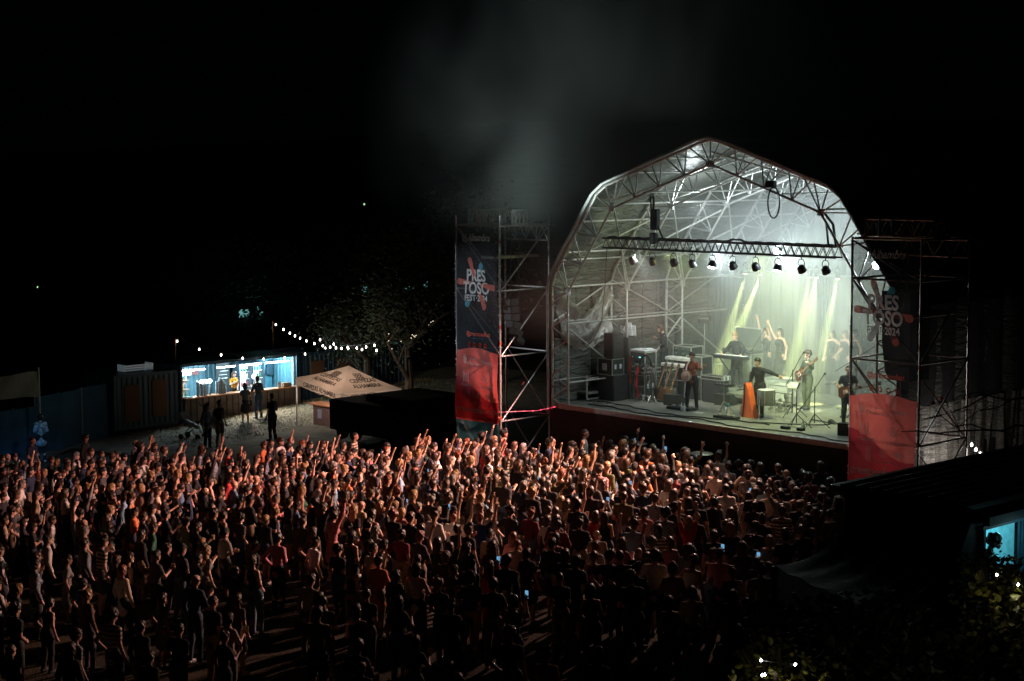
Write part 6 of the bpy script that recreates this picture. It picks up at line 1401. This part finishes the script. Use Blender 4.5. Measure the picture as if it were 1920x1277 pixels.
# marquee edge
G = mat('dark_green_canvas', (.018, .034, .026), .8, 0, .25, 1.5, .4, 3); mq = thing('dark_marquee', 'dark green marquee whose slanting edge hides the right of the crowd', 'marquee', toworld(1600, 1250, 25.5), 0)
o = mq.location; o.z = gz(o.x, o.y)
q = lambda x, y, d: toworld(x, y, d) - o
R0, R1, E1, E2 = q(1640, 915, 26.6), q(1830, 958, 25.9), q(1452, 1062, 26.8), q(1700, 1180, 21.0)
def mqf(a, b):
    top = R0.lerp(R1, a); bot = E1.lerp(E2, a); p = top.lerp(bot, b); return p - Vector((0, 0, .32 * math.sin(b * math.pi) + .02 * math.sin(a * 30 + b * 4)))
m = MB(); m.grid(mqf, 24, 16); m.build('roof_cloth', G, mq, True)
m = MB(); m.grid(lambda a, b: (lambda p: Vector((p.x, p.y, p.z * (1 - b) - .3 * b)))(mqf(a, 1)), 30, 4); m.build('side_cloth', G, mq, True)
def leftf(a, b):
    p = mqf(0, a); return Vector((p.x, p.y, p.z * (1 - b) - .3 * b))
m = MB(); m.grid(leftf, 16, 4); m.build('side_cloth', G, mq, True)
for w_ in (E1, E2, R0): MB().tube((w_.x, w_.y, w_.z), (w_.x, w_.y, -.3), .04).build('pole', BLACKM, mq)
# low blue tarp fence
a_, b_ = toworld(1403, 1130, 23.5), toworld(1570, 1165, 21.5); t = thing('tarp_fence', 'low fence covered with blue tarp at the lower right', 'fence', (a_.x, a_.y, gz(a_.x, a_.y)), 0)
base = t.location.copy(); m = MB()
m.grid(lambda s_, t_: (lambda p: Vector((p.x, p.y + .05 * math.sin(s_ * 16), p.z * (1 - t_) + base.z * t_ - .05 * math.sin(s_ * 7) * (1 - t_))) - base)(a_.lerp(b_, s_)), 40, 6); m.build('tarp', mat('blue_tarp', (.01, .07, .11), .5, 0, .3, 2, .6, 6), t, True)
for s_ in (0, .5, 1): p = a_.lerp(b_, s_) - base; MB().tube(p + Vector((0, .06, .05)), Vector((p.x, p.y + .06, 0)), .025).build('post', ALUD, t)
MB().path([a_.lerp(b_, k / 12) - base + Vector((0, 0, .01 - .05 * math.sin(k / 12 * 7))) for k in range(13)], .012, 5).build('top_rope', mat('pale_rope', (.5, .45, .4), .7), t)
# foreground climbers with fairy lights
def bush(label, P, rx, rz_, n, leaf, seed, lights=(), le=9, energy=0):
    rr = random.Random(seed); t = thing('leafy_bush', label, 'bush', P, 0); o = Vector(P); m = MB()
    for k in range(9): 
        q = Vector((rr.uniform(-rx, rx) * .8, rr.uniform(-.4, .4), rz_ * rr.uniform(.5, .95))); m.path([(q.x * .3, 0, -2.0), (q.x * .6, q.y * .5, 0), q], .016, 5)
    m.build('stems', BARK, t)
    c = MB()
    for i in range(n):
        a = rr.uniform(0, 6.28); rad_ = math.sqrt(rr.uniform(0, 1)); zz = rr.uniform(-1.3, 1)
        edge = 1 + .22 * math.sin(a * 3 + seed) + .15 * math.sin(a * 7 + zz * 3)
        q = Vector((math.cos(a) * rad_ * rx * edge, math.sin(a) * rad_ * .7, zz * rz_ * (edge if zz > 0 else 1) * (1 - .35 * rad_ * (zz > 0)))); s_ = leaf * rr.uniform(.6, 1.3)
        d = Vector((rr.gauss(0, 1), rr.gauss(0, 1), rr.gauss(-.2, .7))).normalized(); e = d.cross(Vector((rr.gauss(0, .5), rr.gauss(0, .5), 1))).normalized() * s_ * .4; d *= s_; n_ = d.cross(e).normalized() * s_ * .12
        c.add([q - d * .5, q - d * .15 + e + n_, q + d * .25 + e * .8 + n_, q + d * .55, q + d * .25 - e * .8 + n_, q - d * .15 - e + n_, q + d * .05], [(0, 1, 6), (1, 2, 6), (2, 3, 6), (3, 4, 6), (4, 5, 6), (5, 0, 6)])
    c.build('leaves', mat('fairy_lit_leaves', (.13, .125, .02), .5, 0, .4, 3) if lights else mat('unlit_hedge_leaves', (.02, .028, .012), .6, 0, .4, 3), t)  # leaf colour holds the light: yellower near fairy lights, darkened on unlit hedges
    if lights:
        l = thing('fairy_lights', 'white fairy lights ' + label.split(' with ')[0].replace('broad leaved ', 'woven into the '), 'string lights', P, 0); pts = []
        for x, y, d_ in lights:
            p = toworld(x, y, d_); pts.append(p - o); MB().lathe([(.001, -.009), (.009, 0), (.001, .009)], 6, tuple(p - o)).build('bulb', glow('white_fairy_bulb', (.9, .92, 1), 40), l)
            lamp('POINT', p, energy, (1, .92, .62), radius=.015)
        if len(pts) > 1: MB().path(pts, .003, 4).build('cable', BLACKM, l)
    return t
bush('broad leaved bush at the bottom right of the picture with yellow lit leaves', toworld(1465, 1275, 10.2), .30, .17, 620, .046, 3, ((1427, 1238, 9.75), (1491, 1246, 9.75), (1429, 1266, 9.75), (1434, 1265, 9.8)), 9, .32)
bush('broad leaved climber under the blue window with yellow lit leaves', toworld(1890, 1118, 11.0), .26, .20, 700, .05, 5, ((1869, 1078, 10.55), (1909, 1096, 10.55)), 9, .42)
bush('dark spiky bush in front of the window sill', toworld(1885, 1074, 12.0), .20, .08, 460, .04, 7)
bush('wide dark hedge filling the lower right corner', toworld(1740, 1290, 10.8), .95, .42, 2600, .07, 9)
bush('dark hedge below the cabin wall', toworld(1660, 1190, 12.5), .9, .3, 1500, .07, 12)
# bare branches reaching across the right tower
t = thing('bare_branch', 'bare dark twigs reaching across in front of the right tower', 'branch', toworld(1930, 800, 24), 0); o = t.location.copy(); m = MB()
def br(pts, r0):
    w = [toworld(x, y, 24 + .4 * math.sin(i * 2)) - o for i, (x, y) in enumerate(pts)]
    for i in range(len(w) - 1): m.tube(w[i], w[i + 1], r0 * (1 - i / len(w) * .7), 5, r0 * (1 - (i + 1) / len(w) * .7))
br([(1935, 800), (1905, 797), (1882, 808), (1850, 806), (1800, 808), (1760, 812), (1722, 808), (1690, 809)], .018); br([(1850, 806), (1820, 795), (1790, 800), (1765, 780), (1735, 785)], .012); br([(1930, 745), (1890, 750), (1850, 742), (1815, 762), (1780, 775), (1745, 782)], .014)
br([(1900, 748), (1870, 765), (1835, 770), (1815, 785), (1790, 805)], .009); br([(1850, 745), (1830, 735), (1800, 745), (1775, 760)], .008); br([(1765, 780), (1750, 762), (1738, 760)], .006); br([(1822, 790), (1830, 760), (1845, 748)], .007); br([(1800, 808), (1788, 780), (1772, 752)], .007); br([(1880, 806), (1900, 820), (1920, 815)], .008)
rr = random.Random(2)
for k in range(26):
    x, y = rr.uniform(1790, 1925), rr.uniform(735, 772); br([(x, y), (x + rr.uniform(-22, 22), y + rr.uniform(-9, 12)), (x + rr.uniform(-30, 30), y + rr.uniform(-10, 22))], .004)
m.build('twigs', BARK, t)
# ================================================================ CROWD
rc = random.Random(2024)
POSES = [('dn_dn', 'arms down', {}), ('dn_up', 'right arm raised', {}), ('up_dn', 'left arm raised', {}), ('hi_hi', 'both arms up', {}), ('dn_ph', 'filming by phone', {}), ('ck_ck', 'hands clasped', {}), ('dn_fr', 'holding a drink', {}),
         ('cr_cr', 'arms crossed', {}), ('dn_hi', 'pointing up', {1: 'point'}), ('dn_upo', 'making horns sign', {1: 'horns'}), ('hp_dn', 'hand on hip', {}), ('mo_dn', 'hand at mouth', {})]
HAIRS = ['short', 'long', 'curly', 'crop', 'wavy', 'bob', 'pony', 'bald', 'cap', 'bun', 'tuft']
def variant(i, h):
    """one body pose with one hair style"""
    pi, hi = VARS[i]; pn, _, hands = POSES[pi]; hr = HAIRS[hi]; fem = hr in ('long', 'wavy', 'bob', 'pony', 'bun'); dr = 1 if (fem and i % 4 == 1) else 0
    lg = rc.uniform(-.03, .05); sx = rc.uniform(-.02, .03)
    pose = dict(arms=arms(pn), hand=hands, lean=rc.uniform(-.01, .04), sway=sx, legs=((-.12, lg, .08), (-.11, lg * .5 + .03, .49), (.12, -lg, .08), (.11, .03, .49)))
    if not fem and i % 5 == 2: pose['shorts'] = True
    return figure(pose, h=h, hair=None if hr in ('bald', 'cap') else hr, hat='cap' if hr == 'cap' else None, sleeve='long' if i % 3 == 0 else ('none' if fem and i % 3 == 1 else 'short'), female=fem, dress=dr, coat=(i % 6 == 0), seed=i, head_tilt=(rc.uniform(-.015, .015), rc.uniform(-.01, .02))), dr, pose
VARS = []
combo = [(p, h) for p in range(len(POSES)) for h in range(len(HAIRS))]; rc.shuffle(combo)
cnt = {}
for p, h in combo:
    if cnt.get(('p', p), 0) < 4 and cnt.get(('h', h), 0) < 5: VARS.append((p, h)); cnt[('h', h)] = cnt.get(('h', h), 0) + (2 if HAIRS[h] in ('bald', 'cap', 'crop') else 0); cnt[('p', p)] = cnt.get(('p', p), 0) + 1; cnt[('h', h)] = cnt.get(('h', h), 0) + 1
HI = []; LO = []
for i in range(len(VARS)):
    st_ = rc.getstate(); f, dr, pose = variant(i, .014); HI.append(({k: np_mesh('figure_' + k, vf, SKINS[0]) for k, vf in f.items()}, dr, pose)); rc.setstate(st_)
    f, dr, pose = variant(i, .024); LO.append((f, dr, pose))
print('figures', round(time.time() - _T0, 1), len(VARS))
# positions on the meadow
def edge_r(y): return 1600 - 0 if y < 900 else (1600 - (y - 900) * .98 if y < 1060 else 1440 - (y - 1060) * .35)
stage_c = S(5.0, 2.0)
placed = []; cell = {}
def free(x, y, d):
    cx_, cy_ = int(x // 1.2), int(y // 1.2)
    for i in range(-1, 2):
        for j in range(-1, 2):
            for (a, b, dd) in cell.get((cx_ + i, cy_ + j), ()):
                if (a - x) ** 2 + (b - y) ** 2 < (max(d, dd)) ** 2: return False
    return True
def put(x, y, d, extra=None):
    placed.append((x, y, extra)); cell.setdefault((int(x // 1.2), int(y // 1.2)), []).append((x, y, d))
# hand placed people: head pixel, height, hair, hair colour, top, pose, label
HN = {'short': 'short', 'long': 'straight', 'curly': 'curly', 'crop': 'cropped', 'wavy': 'wavy', 'bob': 'bobbed', 'pony': 'tied back', 'bald': 'shaved', 'cap': 'cap', 'bun': 'bun', 'tuft': 'quiffed'}
hand = [ # head px x, y, hair, hair colour, top, pose index
 (395, 940, 'crop', 'black', 'mustard jacket', 0), (920, 1000, 'crop', 'dark brown', 'cream shirt', 5), (966, 993, 'long', 'auburn', 'pink top', 0), (697, 1035, 'crop', 'black', 'white t-shirt', 0), (775, 1035, 'crop', 'dark brown', 'black t-shirt', 6),
 (1123, 944, 'long', 'dark brown', 'red top', 0), (1215, 950, 'pony', 'dark brown', 'pink top', 0), (1212, 890, 'long', 'dark brown', 'orange top', 0), (583, 925, 'crop', 'black', 'orange top', 0), (302, 1101, 'wavy', 'dark brown', 'checked shirt', 0),
 (362, 1093, 'bald', 'black', 'navy t-shirt', 5), (398, 1130, 'crop', 'dark brown', 'black t-shirt', 0), (480, 1048, 'long', 'dark brown', 'navy t-shirt', 6), (1038, 1012, 'crop', 'brown', 'black jacket', 5), (1190, 1088, 'curly', 'brown', 'black jacket', 0),
 (1285, 1020, 'long', 'dark brown', 'grey t-shirt', 0), (1165, 1006, 'wavy', 'auburn', 'pink top', 0), (878, 1082, 'cap', 'black', 'black jacket', 0), (832, 1088, 'curly', 'blonde', 'black jacket', 7), (945, 1058, 'short', 'brown', 'black jacket', 0),
 (607, 1127, 'crop', 'black', 'charcoal t-shirt', 0), (685, 1106, 'crop', 'brown', 'black t-shirt', 6), (1370, 985, 'wavy', 'blonde', 'black jacket', 0), (1385, 1156, 'long', 'auburn', 'black jacket', 0), (120, 920, 'bob', 'dark brown', 'white t-shirt', 3),
 (68, 870, 'long', 'dark brown', 'pink top', 0), (285, 910, 'short', 'black', 'grey t-shirt', 0), (232, 925, 'short', 'dark brown', 'light blue shirt', 0), (1210, 855, 'tuft', 'brown', 'orange top', 0), (664, 820, 'crop', 'black', 'striped shirt', 5),
 (85, 1012, 'short', 'dark brown', 'white t-shirt', 5), (125, 1035, 'pony', 'dark brown', 'grey t-shirt', 0), (165, 1105, 'long', 'blonde', 'brown jacket', 6), (1110, 1095, 'bob', 'black', 'charcoal t-shirt', 0), (280, 1215, 'short', 'brown', 'black t-shirt', 0), (130, 1212, 'long', 'brown', 'black t-shirt', 0), (25, 1215, 'crop', 'brown', 'charcoal t-shirt', 0),
 (60, 830, 'crop', 'dark brown', 'navy t-shirt', 0), (160, 822, 'short', 'black', 'black t-shirt', 3), (283, 812, 'crop', 'dark brown', 'charcoal t-shirt', 0), (425, 870, 'short', 'black', 'black jacket', 0), (1505, 868, 'wavy', 'dark brown', 'black jacket', 0), (1540, 870, 'long', 'brown', 'charcoal t-shirt', 0), (1405, 975, 'curly', 'dark brown', 'black t-shirt', 0), (1632, 882, 'bun', 'black', 'black jacket', 0), (1657, 893, 'cap', 'black', 'black jacket', 0)]
for (x, y, hr, hc, tp, po) in hand:
    P = foot_of(x, y, 1.74)
    if free(P.x, P.y, .42): put(P.x, P.y, .45, (hr, hc, tp, po))
print('hand placed', len(placed))
tries = 0
while tries < 60000 and len(placed) < 730:
    tries += 1
    y = rc.uniform(25, 71); x = rc.uniform(-24, 11)
    g = gz(x, y); hp_ = topix((x, y, g + 1.74)); 
    if not (-25 < hp_[0] < 1625) or hp_[1] > 1270: continue
    q = Vector((x, y, 0)) - SO; u_, v_ = q.dot(U), q.dot(V)
    if (v_ > -1.3 and u_ > -1.0) or (v_ > -2.3 and -4.4 < u_ <= -1.0) or (v_ > 8.0 and u_ <= -4.4): continue                       # pit, stage and tower
    if hp_[0] > edge_r(hp_[1]) : continue
    # back edge of the crowd at the left
    lim = 845 if hp_[0] < 250 else (832 if hp_[0] < 480 else (824 if hp_[0] < 900 else 815))
    if hp_[1] < lim + 8 * math.sin(hp_[0] * .02): continue
    py = hp_[1]
    dens = 1.0 if py < 905 else max(.16, 1.0 - (py - 895) / 250)
    if hp_[0] < 560: dens *= .50 if py > 890 else .62
    if py > 1100: dens *= .55
    if hp_[0] > 1250 and py > 1060: dens *= .5
    cl_ = math.sin(x * 1.3 + 2 * math.sin(y * .7)) * math.sin(y * 1.1 + 1.7 * math.sin(x * .9)); dens *= 1.0 if py < 900 else (.62 + .75 * cl_)
    if rc.random() > dens: continue
    d = .44 if py < 960 else (.55 if py < 1060 else .72)
    if free(x, y, d): put(x, y, d)
print('crowd', len(placed), tries)
# the ones that show largest come first
placed.sort(key=lambda p: p[1])
N_IND = 296
zones = lambda px, py: None
def zone(x, y):
    px, py = topix((x, y, gz(x, y) + 1.6))
    row = 'back row' if py > 1110 else ('rear' if py > 1010 else ('middle' if py > 930 else 'front'))
    col = 'at left edge' if px < 150 else ('below dark container' if px < 340 else ('below bar' if px < 560 else ('below tent' if px < 740 else ('left of tower' if px < 860 else ('below left tower' if px < 1010 else ('below stage corner' if px < 1160 else ('below banjo player' if px < 1330 else ('below singer' if px < 1470 else 'beside dark marquee'))))))))
    return row, col
TW = ['black t-shirt'] * 13 + ['navy t-shirt'] * 5 + ['charcoal t-shirt'] * 6 + ['grey t-shirt'] * 2 + ['white t-shirt'] * 4 + ['cream shirt'] * 2 + ['red top', 'pink top', 'orange top', 'denim jacket', 'light blue shirt', 'olive jacket', 'brown jacket', 'burgundy jumper', 'green shirt', 'beige hoodie'] + ['black jacket'] * 8 + ['striped shirt', 'checked shirt']
HW = ['black'] * 8 + ['dark brown'] * 9 + ['brown'] * 4 + ['blonde'] * 2 + ['auburn', 'grey']
used = set(); SM = {}
def hair_words(hr, hc): return {'bald': 'shaven headed person', 'cap': 'person in dark cap', 'bun': 'person with %s bun' % hc.replace('dark brown', 'dark'), 'pony': 'person with %s ponytail' % hc.replace('dark brown', 'dark')}.get(hr, 'person with %s %s hair' % (HN[hr], hc.replace('dark brown', 'dark')))
phones = []
def look(x, y, ex):
    """pick a variant, colours and wording nobody else has"""
    row, col = zone(x, y)
    for k in range(400):
        if ex: 
            hr, hc, tp, po = ex; c = [i for i, (p, h) in enumerate(VARS) if HAIRS[h] == hr]; best = [i for i in c if VARS[i][0] == po] or [i for i in c if VARS[i][0] in (0, 5, 7, 6, 10)] or c; vi = rc.choice(best)
        else:
            w = [(3.2 if VARS[i][0] in (0,) else (1.6 if VARS[i][0] in (5, 6, 7, 10) else 1)) for i in range(len(VARS))]
            py = topix((x, y, gz(x, y) + 1.7))[1]
            if py < 945 and 560 < topix((x, y, gz(x, y) + 1.7))[0] < 1250: w = [a * (1.25 if VARS[i][0] in (1, 2, 8, 9, 4) else (.15 if VARS[i][0] == 3 else 1)) for i, a in enumerate(w)]
            else: w = [a * (.22 if VARS[i][0] in (1, 2, 3, 8, 9, 4) else 1) for i, a in enumerate(w)]
            if py > 1030: w = [a * (.12 if VARS[i][0] in (1, 2, 3, 8, 9) else 1) for i, a in enumerate(w)]
            w = [a * (.4 if HAIRS[VARS[i][1]] in ('bald', 'cap') else 1) for i, a in enumerate(w)]; vi = rc.choices(range(len(VARS)), w)[0]; hr = HAIRS[VARS[vi][1]]; hc = rc.choice(HW); tp = rc.choice(TW)
        po = VARS[vi][0]; key = (row, col, hr, hc.replace('dark brown', 'dark') if hr not in ('bald', 'cap') else '', tp, po)
        if key not in used: break
        ex = ex if k < 40 else None
    used.add(key)
    words_ = '%s, %s, %s, %s %s' % (hair_words(hr, hc), tp, POSES[po][1], row, col)
    return vi, hr, hc, tp, po, words_
def short(w):
    return w.replace('rear of the crowd', 'rear').replace('middle of the crowd', 'middle').replace('front of the crowd', 'front')
stuffV = {}; stuffF = {}
for i, (x, y, ex) in enumerate(placed):
    vi, hr, hc, tp, po, wds = look(x, y, ex)
    face = math.atan2(stage_c.y - y, stage_c.x - x) - math.pi / 2 + rc.gauss(0, .16); z = gz(x, y) + .01; s_ = rc.uniform(.93, 1.11) * (.95 if hr in ('long', 'wavy', 'bob', 'pony', 'bun') else 1.0)
    sk = rc.choice((0, 0, 1, 1, 2)); bt = rc.choice((0, 0, 1, 1, 2, 3, 4)); 
    if i < N_IND:
        ms, dr, pose = HI[vi]
        hm = HAIRC[hc] if hr != 'cap' else TOPS['black t-shirt']
        o = person(ms, (x, y, z), face, dict(body=SKINS[sk], top=TOPS[tp], bottom=TOPS[tp] if dr else BOTS[bt], shoes=SHOEW if rc.random() < .3 else SHOE, hair=hm, top_name='jacket' if 'jacket' in tp else 'shirt', bottom_name='skirt' if dr else ('shorts' if pose.get('shorts') else 'trousers'), hair_name='cap' if hr == 'cap' else 'hair'), short(wds), 'person', 'festival crowd watching the stage', s_)
        if po not in (4, 6): o.rotation_euler = (rc.gauss(0, .028), rc.gauss(0, .035), face)
        if pose['arms'][1][1][2] > 1.55 and po == 4: phones.append((o, pose, wds))
        elif po == 6 and rc.random() < .7: phones.append((o, pose, 'CUP' + wds))
    else:
        f, dr, pose = LO[vi]; c_, sn = math.cos(face) * s_, math.sin(face) * s_
        if po == 4 and rc.random() < .8:
            wr = pose['arms'][1][1]; lx, ly = wr[0], wr[1] + .05; phones.append(((x + c_ * lx - sn * ly, y + sn * lx + c_ * ly, z + (wr[2] + .10) * s_, face), None, wds))
        for k, (Vv, Ff) in f.items():
            m_ = {'body': SKINS[sk], 'top': TOPS[tp], 'bottom': TOPS[tp] if dr else BOTS[bt], 'shoe': SHOE, 'shoe2': SHOE, 'hair': HAIRC[hc] if hr != 'cap' else TOPS['black t-shirt']}[k]
            W_ = np.empty_like(Vv); W_[:, 0] = x + c_ * Vv[:, 0] - sn * Vv[:, 1]; W_[:, 1] = y + sn * Vv[:, 0] + c_ * Vv[:, 1]; W_[:, 2] = z + Vv[:, 2] * s_
            L_ = stuffV.setdefault(m_.name, []); n0 = sum(len(a) for a in L_); L_.append(W_); stuffF.setdefault(m_.name, []).append(Ff + n0)
# the far rest of the crowd as one mass
allV = []; allF = []; mi = []; off = 0; mats_ = []
for j, nm in enumerate(stuffV):
    v_ = np.concatenate(stuffV[nm]); f_ = np.concatenate(stuffF[nm]) + off; off += len(v_); allV.append(v_); allF.append(f_); mi.append(np.full(len(f_), j, np.int32)); mats_.append(bpy.data.materials[nm])
me = np_mesh('crowd', (np.concatenate(allV), np.concatenate(allF)))
for m_ in mats_: me.materials.append(m_)
if len(me.polygons) == sum(len(a) for a in mi): me.polygons.foreach_set('material_index', np.concatenate(mi))
o = bpy.data.objects.new('crowd', me); COL.objects.link(o); tag(o, 'dense far part of the crowd in front of the stage', None, None, 'stuff')
# phones and cups held up
PB = mat('phone_black', (.02, .02, .02), .2); PS = glow('phone_screen', (.22, .60, 1), .55)
pc = 0
for who, pose, wds in phones:
    cup = wds.startswith('CUP'); wds = wds[3:] if cup else wds
    if pose is None: x, y, z, fa = who
    else:
        wr = pose['arms'][1][1]; s_ = who.scale[0]; fa = who.rotation_euler[2]; c_, sn = math.cos(fa) * s_, math.sin(fa) * s_; lx, ly = wr[0] - .01, wr[1] + (.06 if not cup else .10)
        x, y, z = who.location[0] + c_ * lx - sn * ly, who.location[1] + sn * lx + c_ * ly, who.location[2] + (wr[2] + (.10 if not cup else .02)) * s_
    ww = wds.split(', '); hw = ww[0].replace('person with ', '').replace(' person', '').replace('person in ', ''); tw = ww[1]; rw_ = ww[-1]
    if cup: t = thing('plastic_cup', 'plastic cup near %s and %s, %s' % (hw, tw, rw_), 'cup', (x, y, z), fa, 'cups held in the crowd'); MB().lathe([(.032, 0), (.042, .12), (.039, .12), (.03, .01)], 10).build('cup', mat('amber_cup', (.45, .32, .2), .3), t, True)
    else:
        t = thing('mobile_phone', 'lit phone above %s and %s, %s' % (hw, tw, rw_), 'phone', (x, y, z), fa, 'phones filming the concert'); MB().bbox((0, 0, 0), (.082, .012, .16), .004).build('phone_body', PB, t); MB().box((0, -.0075, 0), (.074, .002, .145)).build('screen', PS, t)
print('done', round(time.time() - _T0, 1), len(bpy.data.objects))
